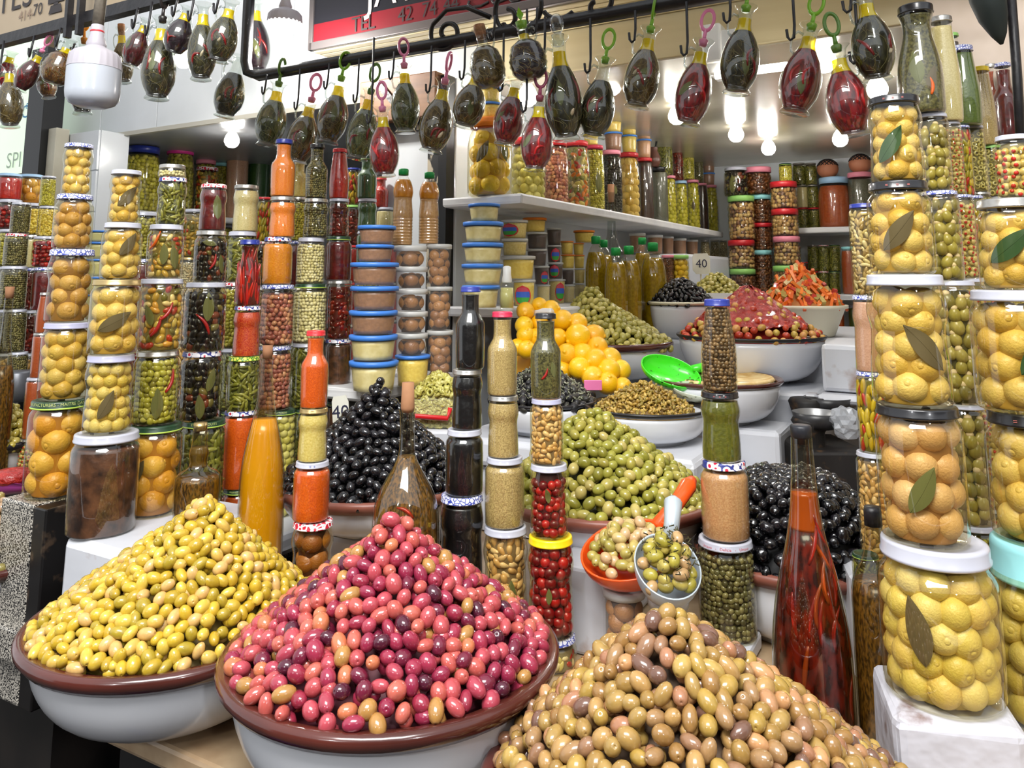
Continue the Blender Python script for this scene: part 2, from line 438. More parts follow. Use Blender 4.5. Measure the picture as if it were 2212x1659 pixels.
PIECE = {   # blob seg, rings, length, width, orientation, skip
 'green olives': (0.19, 0.15, 'rand'), 'yellow green olives': (0.15, 0.13, 'rand'), 'pink olives': (0.2, 0.165, 'rand'), 'capers': (0.125, 0.11, 'rand'), 'brown capers': (0.16, 0.13, 'rand'),
 'gherkins': (0.42, 0.13, 'rand'), 'white onions': (0.13, 0.125, 'rand'), 'red cherries': (0.24, 0.23, 'rand'), 'dark red peppers': (0.34, 0.2, 'rand'),
 'garlic cloves': (0.27, 0.15, 'rand'), 'red chillies': (0.9, 0.13, 'up'), 'yellow peppers': (0.5, 0.17, 'up'), 'mixed vegetables': (0.26, 0.15, 'rand'),
 'mixed pickles': (0.25, 0.16, 'rand'), 'black olives': (0.2, 0.16, 'rand'), 'black pickles': (0.26, 0.19, 'rand'), 'stuffed olives': (0.27, 0.25, 'out'), 'olive rings': (0.27, 0.27, 'out'),
 'almond olives': (0.4, 0.3, 'up'), 'beans': (0.16, 0.1, 'rand'), 'dates': (0.24, 0.16, 'rand'), 'nuts': (0.2, 0.17, 'rand'), 'yellow cubes': (0.14, 0.12, 'rand'), 'mushrooms': (0.3, 0.14, 'rand'),
}
STEM = {'green olives': 'olive_jar', 'yellow green olives': 'olive_jar', 'pink olives': 'olive_jar', 'capers': 'caper_jar', 'brown capers': 'caper_jar', 'gherkins': 'gherkin_jar', 'white onions': 'onion_jar',
 'red cherries': 'cherry_jar', 'dark red peppers': 'pepper_jar', 'garlic cloves': 'garlic_jar', 'red chillies': 'chilli_jar', 'yellow peppers': 'pepper_jar', 'black olives': 'olive_jar', 'stuffed olives': 'olive_jar',
 'olive rings': 'olive_jar', 'almond olives': 'olive_jar', 'beans': 'bean_jar', 'dates': 'date_jar', 'nuts': 'nut_jar'}
PASTE = {  # name -> (colour, second colour, noise scale, roughness)
 'red paste': ((168, 34, 20), (124, 18, 12), 14), 'red chilli paste': ((170, 24, 18), (206, 92, 40), 26), 'dark red sauce': ((104, 14, 14), (72, 10, 10), 5), 'orange carrot paste': ((222, 110, 26), (236, 140, 46), 30),
 'orange paste': ((226, 98, 20), (200, 76, 14), 24), 'amber paste': ((220, 140, 26), (206, 118, 18), 20), 'burnt orange paste': ((180, 78, 22), (156, 60, 16), 18), 'cream paste': ((218, 202, 146), (200, 182, 120), 22), 'yellow cream': ((222, 202, 120), (206, 180, 90), 16),
 'speckled beige paste': ((204, 178, 116), (150, 124, 74), 30), 'tan paste': ((206, 160, 110), (184, 130, 84), 30), 'pinkish paste': ((206, 160, 130), (188, 138, 108), 24), 'brown paste': ((150, 104, 66), (132, 90, 56), 14), 'dark brown conserve': ((104, 66, 42), (40, 24, 18), 4.5), 'green herb oil': ((44, 42, 20), (112, 106, 58), 16), 'dark brown paste': ((66, 42, 30), (50, 32, 24), 8),
 'green paste': ((58, 96, 40), (42, 78, 32), 18), 'olive green pesto': ((104, 104, 30), (82, 84, 24), 12), 'black syrup': ((12, 11, 13), (16, 14, 16), 3), 'yellow paste': ((232, 204, 84), (220, 186, 60), 12), 'cheese cream': ((226, 212, 150), (206, 188, 116), 5), 'red sauce': ((190, 40, 22), (160, 26, 16), 8),
 'grey herbs': ((110, 108, 90), (70, 70, 56), 40), 'terracotta sauce': ((176, 84, 40), (160, 70, 32), 16), 'green pesto': ((92, 110, 40), (72, 90, 30), 14), 'pale yellow juice': ((206, 200, 130), (196, 188, 112), 3), 'olive oil': ((124, 100, 16), (108, 86, 12), 2), 'orange juice': ((214, 140, 16), (196, 118, 10), 2), 'orange brown juice': ((196, 150, 96), (180, 132, 80), 10),
}
def paste_mat(k, stretch=None):
    c, c2, s = PASTE[k]
    return pm('fill '+k, c, 0.35, c2=c2, scale=s, amt=0.55, coat=0.25, bump=0.12, detail=5)
BALL = {   # big round fruit, each its own piece: palette, diameter as a share of the jar's width
 'yellow lemons': ([(214, 180, 88), (206, 168, 74), (222, 192, 110), (212, 182, 98)], 0.42),
 'pale yellow lemons': ([(214, 190, 96), (220, 198, 118), (206, 180, 80), (218, 188, 98)], 0.30),
 'bright lemons': ([(234, 196, 40), (226, 186, 30), (240, 208, 66)], 0.46),
 'orange lemons': ([(224, 164, 54), (214, 150, 44), (228, 178, 74)], 0.5),
 'brownish lemons': ([(196, 152, 78), (186, 140, 66), (208, 166, 92)], 0.47),
 'tan pears': ([(206, 164, 108), (198, 152, 94), (212, 174, 124), (204, 160, 96)], 0.42),
 'lime green fruit': ([(196, 190, 50), (206, 198, 66), (184, 178, 40)], 0.4),
 'green apples': ([(206, 200, 110), (214, 208, 130), (196, 188, 96)], 0.3),
 'amber figs': ([(160, 96, 32), (176, 112, 40), (140, 80, 26)], 0.55),
 'brown preserved lemons': ([(150, 100, 48), (134, 86, 40), (168, 116, 60)], 0.5),
}
BRINE = {'yellow lemons': (188, 150, 62), 'pale yellow lemons': (188, 160, 72), 'bright lemons': (196, 150, 16), 'orange lemons': (176, 116, 26), 'brownish lemons': (146, 104, 46), 'tan pears': (160, 112, 58), 'lime green fruit': (120, 116, 20), 'green apples': (140, 132, 50), 'amber figs': (70, 36, 10), 'brown preserved lemons': (66, 38, 14)}
def ball_mesh(kind):
    def f():
        if kind == 'lemon':     # a navel on one side
            pr = [(0, -0.5)]
            for i in range(1, 12):
                a = PI*i/12; pr.append((0.5*math.sin(a), -0.5*math.cos(a)))
            pr = pr[:-1]+[(0.13, 0.485), (0.105, 0.47), (0.085, 0.492), (0.05, 0.515), (0, 0.505)]
            return lathe('lemon_ball', pr, 20)
        pr = [(0, -0.5)]+[(0.5*math.sin(PI*i/10), -0.5*math.cos(PI*i/10)) for i in range(1, 10)]+[(0, 0.5)]
        return lathe('fruit_ball', pr, 18)
    return cached(('ball', kind), f)
def pieces_mesh(shape, H, kind, near):
    def f():
        pr = refine(prof_of(shape, H)[0]); zt = H-0.22; l, wd, orient = PIECE[kind]
        seg, rg = (8, 5) if near else (6, 4)
        if kind == 'capers': seg, rg = (7, 4) if near else (6, 3)
        if kind == 'olive rings': base = torus_vf(wd*0.34, wd*0.16, 9, 4)
        elif kind == 'stuffed olives': base = blob(seg, rg, l*0.9, wd)
        elif kind == 'almond olives': base = blob(seg, rg+1, l, wd, 0.12)
        elif kind == 'yellow cubes': base = (lambda v, fc: (np.array(v), fc))(*box_vf(-wd/2, wd/2, -wd/2, wd/2, -l/2, l/2))
        elif kind in ('garlic cloves', 'mushrooms'): base = blob(seg, rg, l, wd, 0.3)
        elif kind in ('red chillies',): base = blob(seg, rg+2, l, wd, 0.35)
        else: base = blob(seg, rg, l, wd)
        a = wd; b = wd if orient == 'rand' else (l if orient == 'up' else wd)
        if orient == 'rand' and l > wd*1.5: b = wd*1.25; a = wd*1.35
        pl = surf_places(pr, zt, a, b, orient, rs=len(CACHE), inset=0.05 if kind == 'olive rings' else None)
        return merge('pieces_'+kind.replace(' ', '_'), base, pl)
    return cached(('p', shape, H, kind, near), f)
def tips_mesh(shape, H, kind, near):      # red pimiento or almond tips on the same pieces
    def f():
        pr = refine(prof_of(shape, H)[0]); zt = H-0.22; l, wd, orient = PIECE[kind]
        pl = surf_places(pr, zt, wd, wd if orient == 'out' else l, orient, rs=CACHE[('rs', shape, H, kind, near)])
        out = []
        for R, t, s, q in pl:
            off = l*0.44 if kind == 'stuffed olives' else l*0.42
            out.append((R, t+R[:, 2]*off*s, s, q))
        base = blob(7, 3, 0.05, wd*0.42) if kind == 'stuffed olives' else blob(7, 4, l*0.42, wd*0.62)
        return merge('tips', base, out)
    return cached(('t', shape, H, kind, near), f)
def pieces_pair(shape, H, kind, near):
    k = ('rs', shape, H, kind, near)
    if k not in CACHE: CACHE[k] = 1000+len(CACHE)
    def f():
        pr = refine(prof_of(shape, H)[0]); zt = H-0.22; l, wd, orient = PIECE[kind]
        pl = surf_places(pr, zt, wd, wd if orient == 'out' else l, orient, rs=CACHE[k])
        return merge('pieces', blob(8 if near else 6, 5 if near else 4, l*(0.9 if kind == 'stuffed olives' else 1), wd, 0.12 if kind == 'almond olives' else 0), pl)
    return cached(('pp', shape, H, kind, near), f), tips_mesh(shape, H, kind, near)

# lids
LID = {
 'white': ('white', lambda: pm('lid white', (184, 186, 198), 0.3, coat=0.3)),
 'lavender': ('pale lavender', lambda: pm('lid lavender', (174, 174, 200), 0.3, coat=0.3)),
 'silver': ('silver', lambda: pm('lid silver', (190, 188, 182), 0.28, metal=0.85)),
 'gold': ('gold', lambda: pm('lid gold', (196, 172, 120), 0.3, metal=0.8)),
 'black': ('black', lambda: pm('lid black', (22, 22, 26), 0.3, coat=0.4)),
 'green': ('dark green', lambda: pm('lid dark green', (24, 58, 34), 0.35, coat=0.3)),
 'lime': ('light green', lambda: pm('lid lime', (150, 206, 110), 0.4)),
 'red': ('red', lambda: pm('lid red', (200, 36, 44), 0.35, coat=0.3)),
 'crimson': ('crimson', lambda: pm('lid crimson', (196, 40, 74), 0.35, coat=0.2)),
 'pink': ('pink', lambda: pm('lid pink', (232, 140, 158), 0.4)),
 'magenta': ('magenta', lambda: pm('lid magenta', (214, 52, 140), 0.4)),
 'orange': ('orange', lambda: pm('lid orange', (236, 130, 30), 0.4)),
 'yellow': ('yellow', lambda: pm('lid yellow', (238, 206, 20), 0.35, coat=0.2)),
 'blue': ('blue', lambda: pm('lid blue', (66, 128, 214), 0.4)),
 'navy': ('dark blue', lambda: pm('lid navy', (34, 50, 140), 0.35, coat=0.3)),
 'aqua': ('pale aqua', lambda: pm('lid aqua', (150, 216, 220), 0.4)),
 'skyblue': ('pale blue', lambda: pm('lid sky', (160, 196, 226), 0.35)),
 'clear': ('clear plastic', lambda: film('lid clear', (214, 214, 210), 0.72, 0.3)),
 'bluewave': ('blue scrolled', lambda: pattern('lid bluewave', [(60, 74, 160), (222, 224, 236)], 11, kind='voronoi', width=0.09)),
 'redcheck': ('red patterned', lambda: pattern('lid redcheck', [(232, 226, 228), (196, 30, 52)], 8, kind='voronoi', width=0.12)),
 'flower': ('flowered', lambda: pattern('lid flower', [(196, 30, 60), (232, 230, 234), (46, 56, 130)], 7, kind='cells', width=0.56)),
 'leafy': ('leafy green', lambda: pattern('lid leafy', [(70, 130, 40), (214, 214, 90)], 10, kind='voronoi', width=0.1)),
 'cork': ('cork', lambda: pm('cork', (166, 120, 84), 0.8, c2=(136, 92, 62), scale=18)),
}
LEAF = lambda: pm('bay leaf dry', (104, 92, 66), 0.55, c2=(88, 76, 54), scale=5, amt=0.5)
LEAFG = lambda: pm('bay leaf green', (38, 72, 40), 0.4, c2=(54, 88, 48), scale=5, amt=0.5)
LEAFO = lambda: pm('bay leaf olive', (112, 114, 66), 0.5, c2=(92, 96, 54), scale=5, amt=0.5)
def leaf_mesh(rf, zc, L_, W_, roll):
    """a bay leaf lying on the inside of a turned wall (rf: radius at a height), in front (towards -y), centred at height zc"""
    nx, ny = 6, 12; V, Fc = [], []; r0 = rf(zc)
    def pt(x, y, q):
        X = x*math.cos(roll)-y*math.sin(roll); Z = x*math.sin(roll)+y*math.cos(roll); a = X/r0; r = rf(zc+Z)-q
        return (r*math.sin(a), -r*math.cos(a), zc+Z)
    for j in range(ny+1):
        t = j/ny; hw = 0.5*W_*(math.sin(PI*min(1, t*1.02))**0.75)*(1-0.25*t)+0.0005
        for i in range(nx+1):
            s = (i/nx-0.5)*2; V.append(pt(s*hw+0.06*W_*math.sin(3*t), (t-0.5)*L_, 0.02*W_*abs(s)))
    for j in range(ny):
        for i in range(nx):
            k = j*(nx+1)+i; Fc.append((k, k+1, k+nx+2, k+nx+1))
    rib = [pt(0.06*W_*math.sin(3*j/ny), (j/ny-0.5)*L_, -0.001*L_) for j in range(ny+1)]
    return mesh('bay_leaf', *join([(V, Fc), tube_vf(rib, 0.005*L_, 5)]))
def chilli_mesh(rf, zc, L_, th, bend, roll=0.0):
    pts, rr = [], []; r0 = rf(zc)
    for i in range(9):
        t = i/8; x = bend*L_*math.sin(PI*t); y = (t-0.5)*L_
        X = x*math.cos(roll)-y*math.sin(roll); Z = x*math.sin(roll)+y*math.cos(roll); a = X/r0; r = rf(zc+Z)-th*0.3
        pts.append((r*math.sin(a), -r*math.cos(a), zc+Z)); rr.append(th*(0.25+0.75*math.sin(PI*(0.15+0.8*t))))
    return mesh('chilli', *tube_vf(pts, rr, 7))
def add_label(R, w, h, ang, zc, ew, eh, lean=0.92, palette=0):
    """printed oval label on a tub: coloured bands inside a border"""
    def rf(z): return w*(0.41+0.06*(z/h))*lean+0.0012
    def patch(sx, sz, off, y0=-1.0, y1=1.0, n=20):
        V = [];
        ys = np.linspace(y0, y1, 9)
        for y in ys:
            hw = math.sqrt(max(0, 1-y*y))*sx
            for k in range(7):
                x = (k/6-0.5)*2*hw; z = zc+y*sz; rr = rf(z)+off; a = x/rr; V.append((rr*math.sin(a), -rr*math.cos(a), z))
        return V, [(j*7+i, j*7+i+1, j*7+i+8, j*7+i+7) for j in range(8) for i in range(6)]
    l = ob('label', mesh('label', *patch(ew, eh, 0.0)), pm('label red', (206, 40, 44), 0.4), R, rot=(0, 0, math.radians(ang)))
    for nm, y0, y1, c in (('label_top', 0.1, 0.92, (196, 70, 90)), ('label_blue', -0.2, 0.45, (56, 96, 190)), ('label_green', -0.85, -0.2, (60, 160, 60))):
        ob('label_print', mesh(nm, *patch(ew*0.86, eh*0.86, 0.0006 if nm != 'label_blue' else 0.0009, y0, y1)), pm(nm, c, 0.4), l)
LABELS = set()
def uniq(l):
    LABELS.add(l); return l
SMALLN = 'olive_jar'
LETTER = {}
def lid_text(rootobj, parent, body, r, z, size, mat):
    """lettering bent around the front of a lid"""
    V, Fc = text_vf(body, size)
    W = [(math.sin(x/r)*(r+0.004), -math.cos(x/r)*(r+0.004), y+z) for x, y, _ in V]
    ob('lettering', mesh('lettering', W, Fc, False), mat, parent)
SING = {'almond olives': 'olive', 'stuffed olives': 'olive', 'green olives': 'olive', 'pink olives': 'olive', 'yellow green olives': 'olive', 'black olives': 'olive', 'garlic cloves': 'garlic_clove', 'red cherries': 'cherry', 'mixed pickles': 'pickle_piece',
 'black pickles': 'pickle_piece', 'gherkins': 'gherkin', 'mushrooms': 'mushroom', 'yellow peppers': 'pepper', 'red chillies': 'chilli_pod', 'mixed vegetables': 'vegetable_piece', 'brown capers': 'caper'}
def single_pieces(R, shape, H, kind, S, seed):
    """pieces large enough to be told apart: those on the viewer's side are objects, the far side one mass"""
    pr = refine(prof_of(shape, H)[0]); zt = H-0.22; l, wd, orient = PIECE[kind]
    a = wd; b = wd if orient == 'rand' else (l if orient == 'up' else wd)
    if orient == 'rand' and l > wd*1.5: b = wd*1.25; a = wd*1.35
    pl = surf_places(pr, zt, a, b, orient, rs=seed)
    tp = 0.3 if kind in ('garlic cloves', 'mushrooms') else 0.35 if kind == 'red chillies' else 0.12 if kind == 'almond olives' else 0.0
    base = cached(('sb', kind), lambda: blob(12, 7, l*(0.9 if kind == 'stuffed olives' else 1), wd, tp))
    me = cached(('sm', kind), lambda: mesh(SING[kind], base[0].tolist(), base[1]))
    mo = rnd_mat('pieces '+kind, PAL[kind], 0.3, 0.2, 'object', noise=0.08, nscale=9); ma = rnd_mat('pieces '+kind, PAL[kind], 0.3, 0.2, 'attr', noise=0.08, nscale=9)
    far = []
    for Rm, t, s, q in pl:
        if t[1] > 0.06: far.append((Rm, t, s, q)); continue
        o = ob(SING[kind], me, mo, R, (t[0]*S[0], t[1]*S[1], t[2]*S[2]), Matrix(Rm.tolist()).to_euler(), S[0]*s)
        if kind in ('almond olives', 'stuffed olives'):
            tb = cached(('stip', kind), lambda: (lambda b_: mesh('stuffing', (b_[0]+np.array([0, 0, l*(0.44 if kind == 'stuffed olives' else 0.42)])).tolist(), b_[1]))(blob(9, 3, 0.05, wd*0.5) if kind == 'stuffed olives' else blob(9, 4, l*0.42, wd*0.62)))
            ob('stuffing', tb, pm('pimiento', (186, 40, 24), 0.4) if kind == 'stuffed olives' else pm('almond', (222, 200, 160), 0.5), o)
    if far:
        lb = blob(6, 4, l, wd, tp); c = ob('contents', merge('far_pieces', lb, far), ma, R, scale=S); c['kind'] = 'stuff'
def put(X, Y, z, w, h, shape, lid, content, label, cat=None, name=None, leaf=None, near=False, group=None, lidtext=None, chil=None, tilt=0.0, liq=None, lidstyle=None, noball=False, lidh=None):
    """one jar, bottle or tub with its parts; w, h in metres, base at z"""
    H = round(h/w*(10 if h/w < 2.2 else 5))/(10 if h/w < 2.2 else 5)
    H = max(H, 0.35); sx = w; sz = h/H       # nearly uniform
    pr, lr, lh = prof_of(shape, H); seg = 36 if near else 24
    if lidh: lh = lidh
    if name is None:
        base = {'sauce': 'sauce_bottle', 'cone': 'sauce_bottle', 'carafe': 'oil_carafe', 'tub': 'plastic_tub', 'bucket': 'plastic_bucket', 'pet': 'plastic_bottle', 'oilpet': 'oil_bottle'}.get(shape)
        name = base or STEM.get(content, 'fruit_jar' if content in BALL else 'paste_jar' if content in PASTE else 'pickle_jar')
    cat = cat or ('tub' if shape == 'tub' else 'bucket' if shape == 'bucket' else 'bottle' if shape in ('sauce', 'cone', 'carafe', 'pet', 'oilpet') else 'jar')
    face = math.atan2(-Y, -X)+PI/2          # local -y looks at the camera
    R = root(name, uniq(label), cat, (X, Y, z), face, group)
    if tilt: R.rotation_euler = (0, tilt, face)
    S = (sx, sx, sz)
    gm = film('plastic body', (228, 226, 220), 0.07, 0.15) if shape in ('tub', 'bucket') else glass('glass clear', (250, 251, 248)) if content in PASTE else glass('glass brine', (246, 243, 226))
    ob('body' if shape in ('tub', 'bucket', 'pet', 'oilpet', 'ribjar') else 'glass', glass_mesh(shape, H, seg), gm, R, scale=S)
    top = H-lh*0.98
    lstyle = lidstyle or ('plastic' if shape in ('petjar', 'ribjar', 'pet', 'oilpet', 'bucket', 'tub', 'square') else 'metal')
    if lid:
        lm = LID[lid][1]()
        lo = ob('cork' if lid == 'cork' else 'lid', lid_mesh(round(lr, 3), round(lh, 3), seg, lstyle), lm, R, (0, 0, (H-lh)*sz), scale=S)
        if lid == 'green':
            ob('rim_band', cached(('gb', lr, seg), lambda: lathe('rim_band', [(lr-0.02, -0.004), (lr+0.006, 0.0), (lr+0.008, 0.02), (lr-0.005, 0.032)], seg)), pm('lid band lime', (178, 206, 84), 0.4), lo)
            if near: lid_text(R, lo, lidtext or 'MANUFACTURERS - MAITRE DANS L ART', lr-0.012, 0.06, 0.075, pm('lid print pale', (196, 206, 130), 0.5))
        elif lidtext:
            lid_text(R, lo, lidtext[0], lr-0.006, lh*0.28, lh*0.55, pm('print '+str(lidtext[1]), lidtext[1], 0.5))
    # contents
    if content in PASTE:
        ft = liq if liq else (H-0.12 if shape in ('tub', 'bucket') else H-lh-0.08)
        if shape in ('sauce', 'cone', 'carafe', 'oilpet'): ft = H*(liq or 0.9)
        ob('contents', fill_mesh(shape, H, seg, top=round(ft, 3)), paste_mat(content), R, scale=S)
    elif content in BALL and not noball:
        pal, d = BALL[content]; br = BRINE[content]
        ob('brine', fill_mesh(shape, H, 20, top=round(H-0.24, 3), shrink=0.72), pm('brine '+content, br, 0.5), R, scale=S)
        bm_ = rnd_mat('ball '+content, pal, 0.45, 0.15, 'object', sub=0.0, noise=0.05, nscale=6, bump=0.25, bscale=14)
        D = d*w; zc = D*0.5+0.02*w; row = 0; pp = refine(pr)
        zt = h-lh*sz*1.12; rs = random.Random(hash((round(X, 3), round(z, 3))) & 0xffff)
        nr = max(1, int(round((zt-0.02*w-D)/(0.69*D)))+1); dz = (zt-0.02*w-D*0.97)/max(nr-1, 1)
        for row in range(nr):
            zc = D*0.5+0.02*w+row*dz
            rb = D/2; rr = min(rad_at(pp, min(max(zc+q*rb, 0.09*w), zt-0.1*w)/sz) for q in (-0.55, 0, 0.55))*w*0.962
            ring = max(rr-rb*0.985, 0.06*w)
            n = max(4, int(math.ceil(2*PI*ring/(D*0.76))))
            for k in range(n):
                a = 2*PI*k/n+(row % 2)*PI/n+rs.uniform(-0.08, 0.08)-PI/2
                s = D*rs.uniform(0.93, 1.0)
                o = ob('fruit', ball_mesh('lemon' if 'lemon' in content else 'plain'), bm_, R, (ring*math.cos(a), ring*math.sin(a), min(zc+rs.uniform(-0.06, 0.06)*D, zt-0.38*D)), scale=(s, s, s*rs.uniform(0.93, 1.02)))
                o.rotation_euler = (rs.uniform(-0.6, 0.6)+PI/2, rs.uniform(-0.4, 0.4), a+PI/2+rs.uniform(-0.9, 0.9)) if rs.random() < 0.6 else (rs.uniform(0, 6), rs.uniform(0, 6), 0)
    elif content in PIECE:
        pal = PAL[content]; dark = tuple(int(c*0.62) for c in pal[-1])
        ob('brine', fill_mesh(shape, H, 20, top=round(H-0.24, 3), shrink=0.84 if content == 'olive rings' else round(max(0.6, 0.96-PIECE[content][1]), 2)), pm('brine '+content, dark, 0.5), R, scale=S)
        pmx = rnd_mat('pieces '+content, pal, 0.3, 0.2, 'attr', noise=0.08, nscale=9)
        rz = (0, 0, random.uniform(0, 6.28))
        if content in SING and PIECE[content][1]*w*1700/Y >= 13:
            single_pieces(R, shape, H, content, S, int(abs(X*1000)+z*1000))
        elif content in ('stuffed olives', 'almond olives'):
            a, b = pieces_pair(shape, H, content, near)
            c = ob('contents', a, pmx, R, rot=rz, scale=S); c['kind'] = 'stuff'
            t = ob('stuffing', b, pm('pimiento', (186, 40, 24), 0.4) if content == 'stuffed olives' else pm('almond', (222, 200, 160), 0.5), c); t['kind'] = 'stuff'
        else:
            c = ob('contents', pieces_mesh(shape, H, content, near), pmx, R, rot=rz, scale=S); c['kind'] = 'stuff'
    pp_ = refine(pr); rf = lambda q: rad_at(pp_, max(0.05, q/sz))*w*0.978
    for ang, hz, L_, roll, kd in (leaf or []):     # degrees from the front, height share, length share of w, roll, kind
        ob('bay_leaf', leaf_mesh(rf, hz*h, L_*w, L_*w*0.42, math.radians(roll)), {'d': LEAF, 'g': LEAFG, 'o': LEAFO}[kd](), R, rot=(0, 0, math.radians(ang)))
    for ch in (chil or []):
        ang, hz, L_, roll = ch[:4]; cc = ch[4] if len(ch) > 4 else (150, 24, 20)
        ob('chilli', chilli_mesh(rf, hz*h, L_*w, 0.045*w, 0.12, math.radians(-roll)), pm('chilli %d' % cc[0], cc, 0.3, coat=0.2), R, rot=(0, 0, math.radians(ang)))
    return R
ORD = ['lowest', 'second up', 'third up', 'fourth up', 'fifth up', 'sixth up', 'seventh up', 'eighth up']
NOUN = {'sauce': 'bottle', 'cone': 'tapered bottle', 'carafe': 'carafe', 'tub': 'tub', 'bucket': 'bucket', 'pet': 'ribbed bottle', 'oilpet': 'bottle'}
def words_for(shape, lid, content, where):
    n = NOUN.get(shape, 'jar')
    cap = 'cap' if n in ('bottle', 'tapered bottle', 'carafe', 'ribbed bottle') else 'lid'
    l = '%s of %s, %s %s, %s' % (n, content, LID[lid][0] if lid else 'no', cap, where)
    return l
SPANS = []
def column(desc, Y, zbase, jars, group=None, near=False, dY=0.0):
    """jars from bottom to top: (ytop_px, cx_px, w_px, shape, lid, content, extras)"""
    z = zbase
    for i, j in enumerate(jars):
        yt, cx, wp, shape, lid, content = j[:6]; ex = dict(j[6]) if len(j) > 6 else {}
        where = ex.pop('where', None)
        p = at(cx, yt, Y); zt = p.z
        zm = 0.5*(z+zt); py = proj((p.x, Y, zm))[1]
        w_ = wp*mpp(py, Y); X = at(cx, py, Y).x
        pos = ('topmost' if i == len(jars)-1 and i > 0 else ORD[i]) if len(jars) > 1 else ''
        wh = where or (('%s, %s' % (pos, desc)) if pos else desc)
        put(X, Y, z, w_, zt-z, shape, lid, content, ex.pop('label', None) or words_for(shape, lid, content, wh), group=group, near=ex.pop('near', near), **ex)
        SPANS.append((desc, X, Y, w_/2, z, zt))
        z = zt
    return z
def one(cx, yt, yb, wp, Y, shape, lid, content, where, z=None, **ex):
    """a single jar from its pixel box; z overrides the base"""
    pt, pb = at(cx, yt, Y), at(cx, yb, Y)
    zb = pb.z if z is None else z
    ym = (yt+yb)/2; w_ = wp*mpp(ym, Y); X = at(cx, ym, Y).x
    SPANS.append((where, X, Y, w_/2, zb, pt.z))
    lab = ex.pop('label', None) or words_for(shape, lid, content, where)
    return put(X, Y, zb, w_, pt.z-zb, shape, lid, content, lab, **ex)
# ================================================================== the setting
ZC = 0.91       # counter top
m_wall = pm('wall white tile', (222, 226, 230), 0.25, coat=0.2, c2=(210, 214, 216), scale=3, amt=0.4)
m_plaster = pm('plaster cream', (214, 208, 188), 0.6, c2=(188, 180, 158), scale=4, amt=0.5, bump=0.1)
m_beige = pm('beige panel', (226, 214, 178), 0.35, c2=(206, 192, 152), scale=2.5, amt=0.4, stretch=(0.4, 1, 6))
m_stone = pm('cream stone', (188, 164, 132), 0.35, c2=(150, 122, 92), scale=14, amt=0.45, coat=0.15)
m_granite = pm('speckled granite', (196, 190, 178), 0.3, c2=(26, 26, 28), scale=380, hard=(0.47, 0.53), detail=2, coat=0.3)
m_black = pm('black stone', (14, 14, 16), 0.35, c2=(34, 30, 28), scale=9)
m_iron = pm('black iron', (20, 20, 24), 0.4, c2=(34, 32, 34), scale=40, bump=0.1)
m_rust = pm('chipped black paint', (18, 16, 16), 0.5, c2=(196, 184, 160), scale=26, hard=(0.56, 0.6), detail=6, stretch=(1, 1, 0.5))
m_paper = pm('white paper wrap', (226, 226, 224), 0.45, c2=(204, 204, 206), scale=5, bump=0.25, bscale=9)
m_box = pm('white wrapped box', (204, 206, 212), 0.4, c2=(150, 120, 104), scale=7, hard=(0.63, 0.72), bump=0.2, bscale=8, detail=7)
m_ceil = pm('varnished metal ceiling', (214, 206, 188), 0.2, metal=0.3, c2=(190, 182, 164), scale=3, amt=0.4, bump=0.12, bscale=1.4)
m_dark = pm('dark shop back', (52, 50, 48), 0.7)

struct('floor', bbox_mesh('floor', -7, 4, -2, 7, -0.05, 0), pm('street floor', (60, 56, 52), 0.7))
def sbox(name, *a, mat=None, bev=0.0, **k):
    o = ubox(name, *a, mat, bev=bev, **k); o['kind'] = 'structure'; return o
# right alcove
sbox('wall_back', -1.33, 2.4, 4.4, 4.46, 0, 2.12, mat=pm('back wall grey', (206, 210, 212), 0.4))
sbox('wall_side', -1.62, -1.33, 2.0, 4.46, 0, 2.12, mat=m_wall, bev=0.006)
sbox('wall_right', 2.34, 2.4, 1.3, 4.4, 0, 2.6, mat=m_plaster)
sbox('ceiling', -1.33, 2.4, 2.13, 4.46, 2.12, 2.16, mat=m_ceil)
fr = sbox('wall_fascia', -1.33, 2.4, 2.14, 2.2, 2.125, 3.3, mat=m_plaster)
for i, (z0, z1) in enumerate(((2.125, 2.26), (2.268, 2.46), (2.468, 3.2))):
    o = ubox('panel', -1.33, 2.4, 2.122, 2.14, z0, z1, m_beige, bev=0.003); o.parent = fr; o.rotation_euler = (0, 0, 0)
# left alcove
sbox('wall_left', -3.72, -3.6, 2.13, 5.2, 0, 2.12, mat=m_wall)
sbox('wall_rear', -3.6, -1.62, 5.1, 5.2, 0, 2.12, mat=m_wall)
sbox('ceiling_left', -3.72, -1.33, 2.13, 5.2, 2.12, 2.16, mat=pm('soffit grey', (170, 172, 174), 0.35, c2=(150, 152, 156), scale=3))
fl = sbox('wall_fascia_left', -3.72, -1.33, 2.14, 2.2, 2.125, 3.3, mat=m_wall)
uu = [-3.72, -3.33, -2.94, -2.55, -2.16, -1.77, -1.33]
for a, b in zip(uu, uu[1:]):
    for z0, z1 in ((2.125, 2.70), (2.705, 3.28)):
        o = ubox('tile', a+0.002, b-0.002, 2.12, 2.14, z0, z1, m_wall, bev=0.002); o.parent = fl; o.rotation_euler = (0, 0, 0)
sbox('trim_1', -3.72, -1.33, 2.105, 2.125, 2.112, 2.13, mat=pm('edge trim', (190, 186, 172), 0.4))
# tiles on the visible left jamb
jamb = sbox('wall_jamb', -3.39, -3.13, 2.0, 2.13, 0, 2.12, mat=m_wall)
for k in range(7):
    o = ubox('tile', -3.338, -3.132, 1.99, 2.0, 0.9+k*0.175, 1.07+k*0.175, m_wall, bev=0.002); o.parent = jamb; o.rotation_euler = (0, 0, 0)
